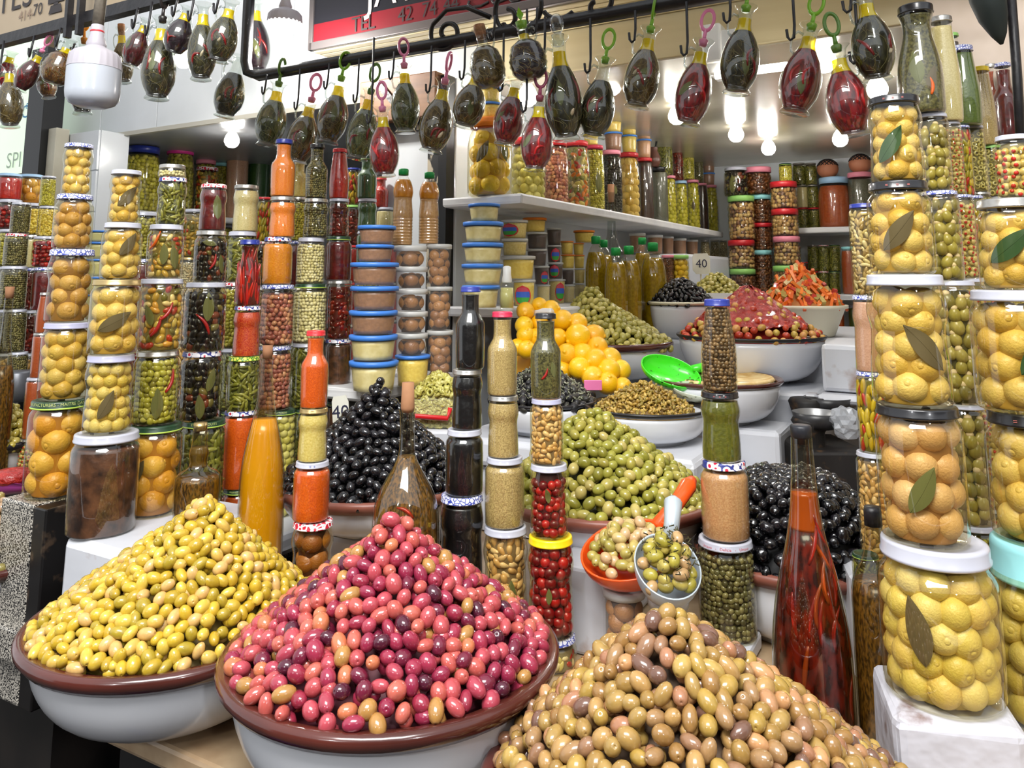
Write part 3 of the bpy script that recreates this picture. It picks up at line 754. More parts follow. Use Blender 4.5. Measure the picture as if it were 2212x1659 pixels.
# far left stall
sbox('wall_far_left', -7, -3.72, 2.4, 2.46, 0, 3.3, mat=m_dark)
p = sbox('trim_2', -3.52, -3.40, 1.90, 1.99, 0, 2.5, mat=pm('black post', (18, 18, 20), 0.4))
sbox('trim_3', -3.40, -3.34, 1.93, 1.99, 0.9, 2.14, mat=m_plaster, bev=0.004)
# partition post with chipped paint
for i, (a, b, v0, m, zt) in enumerate(((-1.365, -1.335, 1.955, pm('black post', (18, 18, 20), 0.4), 2.12), (-1.415, -1.372, 1.97, m_rust, 1.98))):
    sbox('trim_%d' % (4+i), a, b, v0, 1.998, 1.1, zt, mat=m)
sbox('trim_6', -1.62, -1.33, 1.965, 1.995, 1.96, 1.99, mat=m_rust)
# wooden box and struts behind the bar
o = ubox('meter_box', -1.66, -1.36, 1.93, 1.99, 1.99, 2.13, pm('brown wood', (136, 92, 52), 0.5, c2=(110, 70, 38), scale=5, stretch=(1, 1, 8)), bev=0.004)
tag(o, 'brown wooden meter box above the partition post', 'box')
q = ubox('cable_strap', 0, 0.02, -0.01, 0.0, 0, 0.22, m_iron); q.parent = o; q.location = (-1.44, 1.93, 1.95); q.rotation_euler = (0, -0.75, 0)

# the lane behind the viewer: unseen wall of stalls opposite, added to darken reflections
struct('wall_opposite', bbox_mesh('wall_opposite', -7, 6, -2.3, -2.2, 0, 2.7), pm('opposite stalls', (74, 64, 56), 0.7, c2=(52, 46, 42), scale=2))
# counter
ct = sbox('counter_top', -1.17, 2.2, 0.735, 2.6, ZC-0.03, ZC, mat=m_stone, bev=0.006); 
tag(ct, 'cream stone slab counter under the olive bowls', 'counter', kind='thing')
cb = ubox('counter_front', -1.10, 2.2, 0.80, 2.6, 0, ZC-0.03, m_black); cb['kind'] = 'structure'
lc = ubox('granite_counter', -3.4, -1.46, 0.86, 1.9, 0.83, 0.885, m_granite, bev=0.004)
tag(lc, 'speckled granite counter of the neighbouring stall', 'counter')
ub = ubox('counter_base', -3.4, -1.5, 0.95, 1.9, 0, 0.83, m_black); ub['kind'] = 'structure'
# granite post carrying the first stack
P = at(112, 1068, 1.58); gp = root('granite_post', 'speckled granite post with a black side under a lemon jar stack', 'post', (P.x, P.y, 0), -TH)
ob('shaft', bbox_mesh('shaft', -0.06, 0.045, -0.06, 0.07, 0.75, P.z, 0.004), m_granite, gp)
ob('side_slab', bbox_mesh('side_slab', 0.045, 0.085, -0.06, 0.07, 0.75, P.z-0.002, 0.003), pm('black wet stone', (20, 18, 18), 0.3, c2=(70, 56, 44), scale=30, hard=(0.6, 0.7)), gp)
# blue drum in the dark under the left end
dr = root('blue_drum', 'dark blue plastic drum in the dark under the counter', 'drum', (-0.78, 1.12, 0.0))
ob('body', lathe('body', [(0, 0.0), (0.2, 0), (0.22, 0.03), (0.22, 0.2), (0.23, 0.22), (0.23, 0.26), (0.22, 0.28), (0.22, 0.52), (0.2, 0.58), (0, 0.58)], 32), pm('drum blue', (16, 40, 96), 0.4), dr)
ob('lid', lathe('lid', [(0.2, 0.57), (0.225, 0.57), (0.225, 0.6), (0.2, 0.61), (0, 0.605)], 32), pm('drum lid', (20, 22, 30), 0.5), dr)

# white risers under the left stacks
ZR = 1.067
def riser(name, label, u0, u1, v0, v1, z0, z1, mat=None, jit=0.002):
    o = ubox(name, u0, u1, v0, v1, z0, z1, mat or m_box, bev=0.012, jitter=jit)
    return tag(o, label, 'box')
def uv_of(x, y): return x*UX+y*UY, x*VX+y*VY
b0 = riser('white_box', 'white wrapped box under the dark brown conserve jar', -1.345, -1.19, 0.845, 1.14, ZC+0.001, ZR)
b1 = riser('white_box', 'long low white riser under the jar stacks', -1.525, -1.30, 1.145, 1.70, ZC+0.001, 0.955)
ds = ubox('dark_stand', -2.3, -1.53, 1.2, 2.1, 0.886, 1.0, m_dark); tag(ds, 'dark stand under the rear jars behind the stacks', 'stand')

# shelves of the right alcove
def shelf(name, label, u0, u1, v0, v1, ztop, th=0.028):
    o = ubox(name, u0, u1, v0, v1, ztop-th, ztop, m_paper, bev=0.006, jitter=0.0015)
    return tag(o, label, 'shelf')
ZS, ZL = 1.735, 1.416
shelf('wall_shelf', 'paper-covered upper shelf carrying the big pickle jars', -1.33, -1.06, 1.93, 4.1, ZS)
shelf('wall_shelf', 'paper-covered lower shelf under the stacked plastic tubs', -1.33, -0.98, 1.95, 3.2, ZL)
shelf('wall_shelf', 'upper shelf on the rear wall under clay pots', -1.0, 2.3, 4.1, 4.4, 1.745)
shelf('wall_shelf', 'middle shelf on the rear wall with small dark jars', -1.0, 2.3, 4.1, 4.4, 1.42)
shelf('wall_shelf', 'bottom shelf on the rear wall behind the gas rings', -1.0, 2.3, 4.1, 4.4, 1.085)
shelf('wall_shelf', 'ledge under the blue lidded tubs beside partition post', -1.62, -1.28, 1.55, 1.965, 1.226)
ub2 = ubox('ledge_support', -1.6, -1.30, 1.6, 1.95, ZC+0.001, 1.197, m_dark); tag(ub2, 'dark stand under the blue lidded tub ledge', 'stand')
shelf('wall_shelf', 'paper-covered shelf on the tiled wall of the left alcove', -3.6, -3.18, 2.2, 4.9, 1.80)

# upper table at the back: stepped display boxes
mt = m_box
riser('display_box', 'upper white box under the dish of chopped olives', -1.10, -0.50, 1.64, 1.99, 1.062, 1.126, mt)
riser('display_box', 'lower white box of the pile under the chopped olives', -1.12, -0.44, 1.66, 1.99, ZC+0.001, 1.058, mt)
riser('display_box', 'white box under the bowl with the green scoop', -0.74, -0.40, 2.0, 2.17, ZC+0.001, 1.135, mt)
riser('display_box', 'white box under the red stuffing bowl', -1.10, -0.34, 2.18, 2.45, ZC+0.001, 1.20, mt)
riser('display_box', 'wide white box under the carrot tub', -1.04, 0.1, 2.47, 3.5, ZC+0.001, 1.305, mt)
riser('display_box', 'white box under the row of brown tubs', -1.32, -1.0, 3.25, 4.05, 1.35, 1.60, mt)
riser('display_box', 'white wrapped box beside the red stuffing bowl', -0.33, -0.12, 2.2, 2.45, 1.21, 1.33, mt)
riser('display_shelf', 'white shelf board with a black castor under a wrapped box', -0.34, -0.06, 2.16, 2.46, 1.185, 1.208, mt)

# ------------------------------------------------------------------ hanging bar, signs
bar_z = 2.09
def bar_pt(px, py, v): 
    Y = Yv(px, py, v); return at(px, py, Y)
b = root('hanging_bar', 'black iron bar with scrolls that the oil bottles hang from', 'rail', (0, 0, 0), -TH)
u_a = uv_of(*bar_pt(530, 160, 1.6)[:2])[0]
ob('rail', mesh('rail', *tube_vf([(u_a, 1.6, 2.75), (u_a, 1.6, bar_z+0.05), (u_a+0.012, 1.6, bar_z+0.014), (u_a+0.05, 1.6, bar_z), (1.2, 1.6, bar_z)], 0.0165, 4)), m_iron, b)
def spiral(c, r0, r1, a0, a1, n=40):
    return [(c[0]+(r0+(r1-r0)*i/n)*math.cos(a0+(a1-a0)*i/n), 1.6, c[1]+(r0+(r1-r0)*i/n)*math.sin(a0+(a1-a0)*i/n)) for i in range(n+1)]
def scroll(px, py, r0, r1, a0, a1, extra=()):
    c = bar_pt(px, py, 1.6); u = uv_of(c.x, c.y)[0]
    pts = spiral((u, c.z), r0, r1, a0, a1)
    ob('scroll', mesh('scroll', *tube_vf(pts+[(u+e[0], 1.6, c.z+e[1]) for e in extra], 0.0065, 6)), m_iron, b)
scroll(965, 72, 0.012, 0.052, -2.4, -2*PI-1.2*PI, ((0.0, 0.062), (0.06, 0.058), (0.13, 0.02)))
scroll(1120, 18, 0.068, 0.062, 0.3, 2*PI+0.2)
scroll(1095, 45, 0.01, 0.03, 3.6, 3.6+4.2)
scroll(1290, 10, 0.01, 0.042, 2.2, 2.2+5.2, ((0.03, 0.08), (0.0, 0.13)))
scroll(1210, -5, 0.05, 0.052, 3.7, 5.4)
# left rail in front of the neighbouring sign
lb = root('hanging_rail', 'black rail along the foot of the cream telephone sign', 'rail', (0, 0, 0), -TH)
ob('rail', bbox_mesh('rail', -3.0, 0.0, 1.09, 1.115, 2.112, 2.14), m_iron, lb)
for px_ in (165, 190):
    c = bar_pt(px_, 20, 1.1); u_ = uv_of(c.x, c.y)[0]
    ob('strap', bbox_mesh('strap', u_-0.006, u_+0.006, 1.075, 1.09, 2.08, 2.6), m_iron, lb)
sg = root('shop_sign', 'cream sign panel with dark lettering and telephone symbol', 'sign', (0, 0, 0), -TH)
ob('panel', bbox_mesh('panel', -3.0, 0.0, 1.125, 1.16, 2.14, 2.75, 0.004), pm('sign cream', (176, 158, 132), 0.5, c2=(150, 132, 108), scale=2), sg)
m_ink = pm('sign ink', (40, 32, 32), 0.5)
def sign_text(parent, body, px, py, v, size, mat, yscale=1.0, name='lettering', z=None):
    c = bar_pt(px, py, v); u = uv_of(c.x, c.y)[0]
    if z: c.z = z
    V, Fc = text_vf(body, size)
    W = [(x+u, v-0.003, y*yscale+c.z) for x, y, _ in V]
    return ob(name, mesh(name, W, Fc, False), mat, parent)
sign_text(sg, 'TES', 32, 22, 1.125, 0.11, m_ink)
sign_text(sg, '414-', 58, 42, 1.125, 0.04, pm('sign ink faded', (140, 116, 96), 0.5))
sign_text(sg, '70', 83, 32, 1.125, 0.045, m_ink)
c = bar_pt(122, 20, 1.125); u0 = uv_of(c.x, c.y)[0]
tel = [(lambda V, Fc: ([(x+u0, 1.122, z+c.z) for x, z in V], Fc))([(-.03, -.01), (.03, -.01), (.022, .012), (-.022, .012)], [(0, 1, 2, 3)]),
       (lambda V, Fc: ([(x+u0, 1.122, z+c.z) for x, z in V], Fc))([(-.036, .018), (.036, .018), (.036, .032), (.018, .04), (-.018, .04), (-.036, .032)], [(0, 1, 2, 3, 4, 5)]),
       (lambda V, Fc: ([(x+u0, 1.122, z+c.z) for x, z in V], Fc))([(-.01, .01), (.01, .01), (.01, .02), (-.01, .02)], [(0, 1, 2, 3)])]
ob('telephone_symbol', mesh('telephone_symbol', *join(tel), False), m_ink, sg)
# main sign: black over red
ms = root('shop_sign', 'black and red shop sign with telephone number above the bottles', 'sign', (0, 0, 0), -TH)
us = uv_of(*bar_pt(672, 60, 1.9)[:2])[0]
ob('case', bbox_mesh('case', us, 1.6, 1.905, 2.12, 2.27, 3.1, 0.003), pm('sign case', (120, 116, 112), 0.4, metal=0.4), ms)
ob('black_panel', bbox_mesh('black_panel', us+0.012, 1.59, 1.9, 1.906, 2.345, 3.08), pm('sign black', (24, 24, 30), 0.3), ms)
ob('red_panel', bbox_mesh('red_panel', us+0.012, 1.59, 1.9, 1.906, 2.283, 2.345), pm('sign red', (104, 18, 28), 0.35), ms)
ob('bottom_frame', bbox_mesh('bottom_frame', us-0.004, 1.6, 1.893, 1.91, 2.255, 2.283, 0.003), pm('sign aluminium', (110, 104, 104), 0.35, metal=0.6), ms)
ob('side_frame', bbox_mesh('side_frame', us-0.006, us+0.013, 1.893, 1.91, 2.255, 3.1, 0.003), pm('sign aluminium', (110, 104, 104), 0.35, metal=0.6), ms)
for k in range(6):
    ob('slat', bbox_mesh('slat', us, 1.6, 1.912+k*0.034, 1.942+k*0.034, 2.252, 2.268, 0.003), m_beige, ms)
sign_text(ms, 'TEL', 785, 66, 1.9, 0.062, m_ink, 1.15)
sign_text(ms, '42', 876, 46, 1.9, 0.058, m_ink, 1.15)
sign_text(ms, '74', 928, 35, 1.9, 0.058, m_ink, 1.15)
sign_text(ms, '44', 975, 24, 1.9, 0.058, m_ink, 1.15)
sign_text(ms, 'JAY', 846, 10, 1.9, 0.135, pm('sign letters', (206, 190, 186), 0.5), 1.2, z=2.360)
def stroke(pxs, r):
    pts = []
    for px_, py_ in pxs:
        c = bar_pt(px_, py_, 1.9); pts.append((uv_of(c.x, c.y)[0], 1.899, c.z))
    return tube_vf(pts, r, 5)
ob('script_lettering', mesh('script_lettering', *join([stroke([(1128, -6), (1120, 2), (1106, 4), (1100, -3), (1090, 0), (1078, 5), (1066, 6), (1062, -2)], 0.005), stroke([(1056, 4), (1040, 13), (1020, 16), (1012, 10), (1014, 2)], 0.005),
    stroke([(1048, -4), (1050, -2)], 0.005), stroke([(1075, -8), (1077, -6)], 0.005)])), m_ink, ms)
# pale menu board in the left stall
mb = root('menu_board', 'pale framed board with faded blue writing in left stall', 'board', (0, 0, 0), -TH)
ob('panel', bbox_mesh('panel', -4.6, -3.47, 1.93, 1.95, 1.955, 2.62), pm('board pale glow', (214, 230, 206), 0.3, coat=0.4, emit=0.55), mb)  # emission added to the panel so it looks brightly lit
for z0, z1, a, b_ in ((1.935, 1.955, -4.62, -3.45), (1.955, 2.62, -3.47, -3.45)):
    ob('frame', bbox_mesh('frame', a, b_, 1.92, 1.955, z0, z1, 0.002), pm('board frame', (96, 82, 56), 0.5), mb)
blue = pm('board blue ink', (90, 160, 206), 0.5)
sign_text(mb, 'OO I', 72, 252, 1.93, 0.085, blue); sign_text(mb, 'aniana', 76, 232, 1.93, 0.055, blue); sign_text(mb, 'SPI', 30, 362, 1.93, 0.1, pm('board faint', (190, 206, 186), 0.5))

# ------------------------------------------------------------------ lamps
m_glow = pm('lamp glow', (255, 250, 240), 0.4, emit=9.0)
bulb_me = lathe('globe', [(0, -0.033), (0.014, -0.031), (0.025, -0.022), (0.031, -0.008), (0.031, 0.004), (0.024, 0.022), (0.014, 0.036), (0.0125, 0.04)], 20)
col_me = lathe('collar', [(0.013, 0.036), (0.015, 0.04), (0.015, 0.062), (0.02, 0.064), (0.02, 0.075), (0, 0.075)], 16)
def bulb(px, py, Y, power, label):
    c = at(px, py, Y)
    r = root('light_bulb', label, 'light bulb', c, group='lit bulbs under the ceilings')
    ob('globe', bulb_me, m_glow, r); ob('collar', col_me, pm('lamp collar', (200, 196, 190), 0.4), r)
    ztop = 2.12-c.z
    if ztop > 0.078: ob('cord', mesh('cord', *tube_vf([(0, 0, 0.074), (0, 0, ztop)], 0.004, 6)), m_iron, r)
    l = point('bulb_light', (0, 0, 0), power, 0.034); l.parent = r
BP = 20.0
bulb(1590, 290, 3.2, BP, 'lit round bulb on the ceiling, left of a pair')
bulb(1660, 320, 3.5, BP, 'lit round bulb on the ceiling, right of a pair')
bulb(1815, 300, 3.2, BP, 'lit round bulb above the clay pots')
bulb(1462, 250, 2.8, BP, 'lit round bulb behind the red bottle with pink ring')
bulb(1140, 208, 2.4, BP, 'lit round bulb behind two red oil bottles')
bulb(1322, 185, 2.55, BP, 'lit round bulb behind dark bottle with green ring')
bulb(1782, 132, 2.15, BP, 'lit round bulb between two red bottles with green rings')
bulb(1895, 192, 2.35, BP, 'lit round bulb behind the topmost lemon jar')
bulb(501, 303, 3.3, 26, 'lit round bulb under the left soffit above shelved jars')
bulb(396, 128, 2.75, 16, 'lit round bulb glowing in front of the white fascia')
def led(px, py, Y, wpx, label, lit, cordtop):
    s = wpx*mpp(py, Y); c = at(px, py, Y)
    r = root('led_lamp', label, 'lamp', c)
    dome = [(0, -0.78), (0.28, -0.765), (0.42, -0.70), (0.485, -0.6), (0.5, -0.48), (0.5, 0.0)] if not lit else [(0, -0.2), (0.35, -0.17), (0.47, -0.1), (0.5, 0.0), (0.5, 0.03)]
    z0 = 0.0
    ob('diffuser', lathe('diffuser', [(a*s, b_*s) for a, b_ in dome], 32), m_glow if lit else pm('lamp diffuser off', (186, 192, 202), 0.25, sub=0.0, coat=0.3), r)
    V, Fc = lathe_vf([(0.505*s, z0*s), (0.5*s, (z0+0.05)*s), (0.475*s, (z0+0.26)*s), (0.40*s, (z0+0.35)*s), (0.24*s, (z0+0.42)*s), (0.17*s, (z0+0.47)*s)], 72)
    V = [(x*(0.965 if (i % 72) % 3 == 0 and 72 <= i < 216 else 1), y*(0.965 if (i % 72) % 3 == 0 and 72 <= i < 216 else 1), z) for i, (x, y, z) in enumerate(V)]
    ob('housing', mesh('housing', V, Fc), pm('lamp housing', (176, 172, 180), 0.4), r)
    ob('socket', lathe('socket', [(0.17*s, (z0+0.46)*s), (0.19*s, (z0+0.52)*s), (0.13*s, (z0+0.7)*s), (0.12*s, (z0+0.9)*s), (0.07*s, (z0+0.96)*s), (0, (z0+0.96)*s)], 24), pm('lamp housing', (176, 172, 180), 0.4), r)
    ob('ring', lathe('ring', [(0.126*s, (z0+0.76)*s), (0.134*s, (z0+0.77)*s), (0.134*s, (z0+0.79)*s), (0.124*s, (z0+0.8)*s)], 24), pm('lamp red ring', (200, 50, 60), 0.4), r)
    ob('cord', mesh('cord', *tube_vf([(0, 0, (z0+0.92)*s), (0.004, 0, (z0+1.7)*s), (0.012, 0, cordtop-c.z)], 0.012 if not lit else 0.005, 8)), pm('rope cord', (120, 112, 100), 0.7, c2=(90, 84, 74), scale=60), r)
    if lit:
        l = point('led_light', (0, 0, -0.22*s-0.03), 14, 0.03); l.parent = r
led(204, 150, 1.6, 108, 'big unlit white led bulb hanging on a rope cord', False, 2.75)
led(615, 52, 2.35, 75, 'lit white led lamp hanging before the white fascia', True, 2.9)
# unseen bulbs over the lane, added to brighten the bowls and front heaps
for x_, y_, lb_ in ((-1.3, -1.2, 'added unseen fill bulb over the lane, left'), (0.9, -1.4, 'added unseen fill bulb over the lane, right')):
    r = root('light_bulb', lb_, 'light bulb', (x_, y_, 2.25)); ob('globe', bulb_me, m_glow, r); ob('collar', col_me, pm('lamp collar', (200, 196, 190), 0.4), r)
    ob('cord', mesh('cord', *tube_vf([(0, 0, 0.074), (0, 0, 1.6)], 0.004, 6)), m_iron, r)
    l = point('bulb_light', (0, 0, 0), 56, 0.05, (0.96, 0.98, 1.0)); l.parent = r
# tube light bracket under the fascia
fx = at(1560, 110, 1.98); tb = root('tube_light', 'white tube light bracket on the cream fascia', 'lamp', fx, -TH)
ob('bracket', mesh('bracket', *join([box_vf(-0.045, 0.05, 0.0, 0.12, -0.05, 0.055)])), pm('bracket white', (226, 226, 222), 0.4), tb)
ob('end_cap', bbox_mesh('end_cap', -0.05, 0.0, -0.012, 0.05, -0.03, 0.075, 0.006), pm('bracket white', (226, 226, 222), 0.4), tb)
ob('tube', mesh('tube', *tube_vf([(-0.02, 0.0, -0.062), (0.16, 0.0, -0.062)], 0.011, 10)), m_glow, tb)
# right end: cloth wall and dark post
cw = ubox('cloth_panel', -0.03, 1.2, 2.085, 2.105, 1.2, 3.0, pm('cream cloth', (222, 206, 192), 0.8, c2=(184, 168, 146), scale=4, bump=0.4, bscale=6), bev=0.004, jitter=0.004)
tag(cw, 'cream cloth panel behind the tall sauce bottles', 'cloth')
def apx(px_, py_, Y=1.5): return at(px_, py_, Y)
pb = root('awning_post', 'dark green iron awning post with folded canvas', 'post', apx(2150, 60)); p0 = apx(2150, 60)
ob('canvas', mesh('canvas', *tube_vf([apx(2128, -40)-p0, apx(2134, 0)-p0, apx(2146, 40)-p0, apx(2158, 75)-p0, apx(2164, 96)-p0], [0.036, 0.032, 0.026, 0.014, 0.003], 10)), pm('canvas dark', (24, 34, 32), 0.7), pb)
ob('pole', mesh('pole', *tube_vf([apx(2180, -60)-p0, apx(2196, 150)-p0, apx(2212, 420)-p0], 0.009, 8)), m_iron, pb)
# ================================================================== jars and bottles (pixel rows measured on the photograph, depth per stack)
L1 = lambda *a: [a]
# ---- the left stacks, walking back from the granite post
G = 'stacked jars from the granite post to the partition'
column('granite post stack', 1.58, P.z, [
 (861, 124, 121, 'tall', 'green', 'orange lemons', {'near': True}),
 (696, 141, 98, 'tall', 'lavender', 'yellow lemons'),
 (539, 151, 95, 'waist', 'bluewave', 'brownish lemons'),
 (421, 158, 77, 'jar', 'bluewave', 'brownish lemons'),
 (312, 167, 61, 'waist', 'bluewave', 'yellow lemons')], G, True)
column('second stack from granite post', 1.43, ZR, [
 (932, 224, 138, 'tall', 'white', 'dark brown conserve'),
 (765, 235, 102, 'waist', 'lavender', 'pale yellow lemons', {'leaf': L1(-5, 0.38, 0.62, -25, 'd')}),
 (604, 248, 102, 'tall', 'gold', 'yellow lemons', {'leaf': L1(0, 0.45, 0.75, -60, 'd')}),
 (482, 262, 81, 'jar', 'white', 'yellow lemons', {'leaf': L1(20, 0.62, 0.72, -35, 'd')}),
 (369, 270, 66, 'waist', 'white', 'yellow lemons', {'leaf': L1(10, 0.5, 0.85, -40, 'd')}),
], G, True)
column('third stack from granite post', 1.54, ZR, [
 (914, 332, 112, 'tall', 'green', 'orange lemons', {'lidtext': 'CONDIMENT MANUFACTURERS', 'leaf': L1(-38, 0.5, 0.55, -30, 'd')}),
 (757, 336, 92, 'tall', 'silver', 'green olives', {'leaf': [(5, 0.3, 0.7, 0, 'o')], 'chil': [(38, 0.6, 0.55, 20)]}),
 (602, 346, 92, 'tall', 'white', 'mixed pickles', {'leaf': [(-30, 0.5, 0.5, 20, 'o')], 'chil': [(15, 0.55, 0.5, 35), (-10, 0.35, 0.5, 25)]}),
 (486, 357, 75, 'jar', 'white', 'mixed pickles', {'leaf': [(30, 0.4, 0.7, 10, 'o'), (-5, 0.45, 0.6, 0, 'o')], 'chil': [(-40, 0.7, 0.6, 30, (206, 90, 20))]}),
 (385, 371, 62, 'waist', 'flower', 'gherkins'),
 (357, 372, 56, 'squat', 'silver', 'white onions')], G)
column('fourth stack from granite post', 1.70, 0.955, [
 (906, 434, 95, 'tall', 'green', 'gherkins', {'near': True, 'lidtext': 'ET DE PRODUITS'}),
 (758, 433, 85, 'tall', 'flower', 'black pickles', {'leaf': [(30, 0.6, 0.6, -15, 'o'), (0, 0.22, 0.6, 5, 'o')]}),
 (610, 442, 87, 'tall', 'white', 'black pickles', {'leaf': [(8, 0.65, 0.7, 0, 'o')], 'chil': [(-5, 0.4, 0.6, -35)]}),
 (499, 454, 68, 'jar', 'silver', 'black pickles', {'leaf': [(-5, 0.75, 0.45, 80, 'o'), (45, 0.35, 0.6, 10, 'o')], 'chil': [(10, 0.4, 0.5, 20)]}),
 (399, 460, 58, 'waist', 'redcheck', 'dark red sauce', {'leaf': [(20, 0.5, 0.9, 5, 'o')]})], G)
column('fifth stack, behind the yellow bottle', 1.78, 0.955, [
 (1052, 516, 72, 'tall', 'green', 'burnt orange paste', {'near': True, 'lidtext': 'PREPARER L OLIVE'}),
 (885, 517, 72, 'tall', 'flower', 'orange paste'),
 (769, 525, 70, 'tall', 'leafy', 'gherkins'),
 (661, 533, 60, 'waist', 'flower', 'red chilli paste'),
 (518, 537, 54, 'carafe', 'navy', 'red chillies')], G)
column('rear stack behind the fifth', 1.98, 1.0, [
 (885, 505, 62, 'tall', 'green', 'gherkins'), (751, 505, 62, 'tall', 'white', 'gherkins'),
 (610, 505, 62, 'tall', 'redcheck', 'green olives'), (501, 522, 64, 'jar', 'white', 'gherkins'),
 (401, 531, 56, 'waist', 'silver', 'cream paste')], G)
column('sixth stack from granite post', 1.92, 0.955, [
 (884, 602, 68, 'tall', 'green', 'green apples', {'lidtext': 'FACTURERS', 'near': True}),
 (746, 593, 70, 'tall', 'bluewave', 'pink olives'),
 (615, 598, 73, 'tall', 'bluewave', 'pink olives'),
 (513, 599, 63, 'jar', 'flower', 'amber paste'),
 (426, 610, 58, 'waist', 'silver', 'orange carrot paste'),
 (302, 612, 52, 'sauce', 'navy', 'orange carrot paste')], G)
column('seventh stack from granite post', 2.02, 0.955, [
 (880, 662, 66, 'tall', 'green', 'gherkins'),
 (740, 662, 66, 'tall', 'white', 'gherkins'), (613, 669, 71, 'tall', 'green', 'white onions'),
 (514, 671, 61, 'jar', 'white', 'white onions'), (430, 682, 55, 'waist', 'silver', 'capers'),
 (312, 684, 47, 'sauce', 'black', 'capers')], G)
column('eighth stack from granite post', 2.12, 0.955, [
 (864, 730, 60, 'tall', 'green', 'dark brown conserve'),
 (732, 729, 58, 'tall', 'flower', 'dark brown conserve'), (606, 732, 57, 'tall', 'silver', 'dark red peppers', {}), (511, 731, 56, 'jar', 'green', 'dark red sauce'),
 (430, 732, 46, 'waist', 'white', 'dark red peppers'), (322, 733, 42, 'cone', 'red', 'red sauce')], G)
column('stack behind the highest blue tub', 2.30, 1.226, [
 (740, 792, 44, 'tall', 'silver', 'dark red sauce'), (660, 792, 44, 'tall', 'silver', 'dark red sauce'), (575, 792, 44, 'tall', 'white', 'green olives'), (500, 792, 44, 'tall', 'white', 'green paste'),
 (430, 793, 43, 'waist', 'white', 'green paste'), (338, 793, 42, 'sauce', 'green', 'green paste')], G)
# jars that show between the stacks
column('gap left of the blue tubs', 2.48, 1.0, [(800, 762, 40, 'tall', 'silver', 'red sauce'), (700, 762, 40, 'tall', 'silver', 'red sauce'), (610, 762, 40, 'tall', 'red', 'red sauce'), (530, 762, 40, 'tall', 'red', 'red sauce'), (444, 762, 38, 'tall', 'lime', 'dark red peppers'), (364, 763, 34, 'tall', 'navy', 'yellow peppers')], G)
column('gap left of the ribbed bottles', 2.50, 1.226, [(690, 836, 42, 'tall', 'silver', 'red sauce'), (610, 836, 42, 'tall', 'silver', 'red sauce'), (530, 836, 42, 'tall', 'silver', 'red sauce'), (449, 832, 40, 'tall', 'white', 'cream paste'), (383, 823, 34, 'sauce', 'red', 'red sauce')], G)
column('gap left of the caper stack', 2.25, 1.0, [(860, 645, 50, 'tall', 'silver', 'white onions'), (740, 645, 50, 'tall', 'silver', 'green olives'), (620, 645, 50, 'tall', 'silver', 'dark red sauce'), (521, 645, 50, 'tall', 'bluewave', 'dark red sauce'), (427, 645, 46, 'tall', 'silver', 'yellow green olives'), (348, 645, 42, 'sauce', 'white', 'yellow cream')], G)
column('gap left of the carrot stack', 2.25, 1.0, [(860, 566, 44, 'tall', 'silver', 'gherkins'), (740, 566, 44, 'tall', 'silver', 'gherkins'), (620, 567, 44, 'tall', 'silver', 'black olives'), (522, 567, 42, 'tall', 'redcheck', 'black pickles', {'leaf': [(0, 0.4, 0.6, 10, 'o')]}), (427, 568, 40, 'tall', 'red', 'yellow peppers')], G)
column('gap right of third stack', 2.1, 1.0, [(860, 404, 58, 'tall', 'silver', 'gherkins'), (735, 404, 52, 'tall', 'white', 'garlic cloves'), (640, 406, 48, 'tall', 'white', 'garlic cloves'), (556, 408, 46, 'tall', 'gold', 'beans'), (453, 420, 52, 'tall', 'white', 'mixed pickles')], G)
column('gap left of third stack', 2.05, 1.0, [(850, 300, 70, 'tall', 'white', 'dark red sauce'), (700, 300, 60, 'tall', 'white', 'dark red sauce'), (560, 305, 60, 'tall', 'bluewave', 'dark red sauce'), (460, 310, 60, 'tall', 'white', 'green olives')], G)
# tubs with blue lids, brown lemon buckets
T = 'plastic tubs beside the partition post'
column('blue lidded tub stack', 1.98, 1.226, [
 (778, 807, 106, 'tub', 'blue', 'cheese cream'), (722, 806, 104, 'tub', 'blue', 'cheese cream'), (670, 806, 104, 'tub', 'blue', 'brown paste'), (618, 809, 104, 'tub', 'blue', 'brown paste'),
 (567, 809, 104, 'tub', 'blue', 'brown paste'), (529, 810, 82, 'tub', 'blue', 'brown paste'), (488, 814, 82, 'tub', 'blue', 'brown paste')], T)
column('short stack behind blue tubs', 2.07, 1.226, [
 (766, 891, 76, 'tub', 'blue', 'yellow paste'), (719, 889, 70, 'bucket', 'clear', 'brown preserved lemons'), (672, 889, 70, 'bucket', 'clear', 'brown preserved lemons'),
 (624, 889, 69, 'bucket', 'clear', 'brown preserved lemons'), (576, 889, 69, 'bucket', 'clear', 'brown preserved lemons'), (531, 886, 72, 'bucket', 'clear', 'brown preserved lemons')], T)
column('tall buckets by partition post', 2.10, 1.226, [
 (713, 950, 58, 'bucket', 'clear', 'brown preserved lemons'), (619, 949, 56, 'bucket', 'clear', 'brown preserved lemons'), (528, 948, 56, 'bucket', 'clear', 'brown preserved lemons')], T)
za = at(886, 531, 2.07).z; zb_ = at(948, 528, 2.10).z
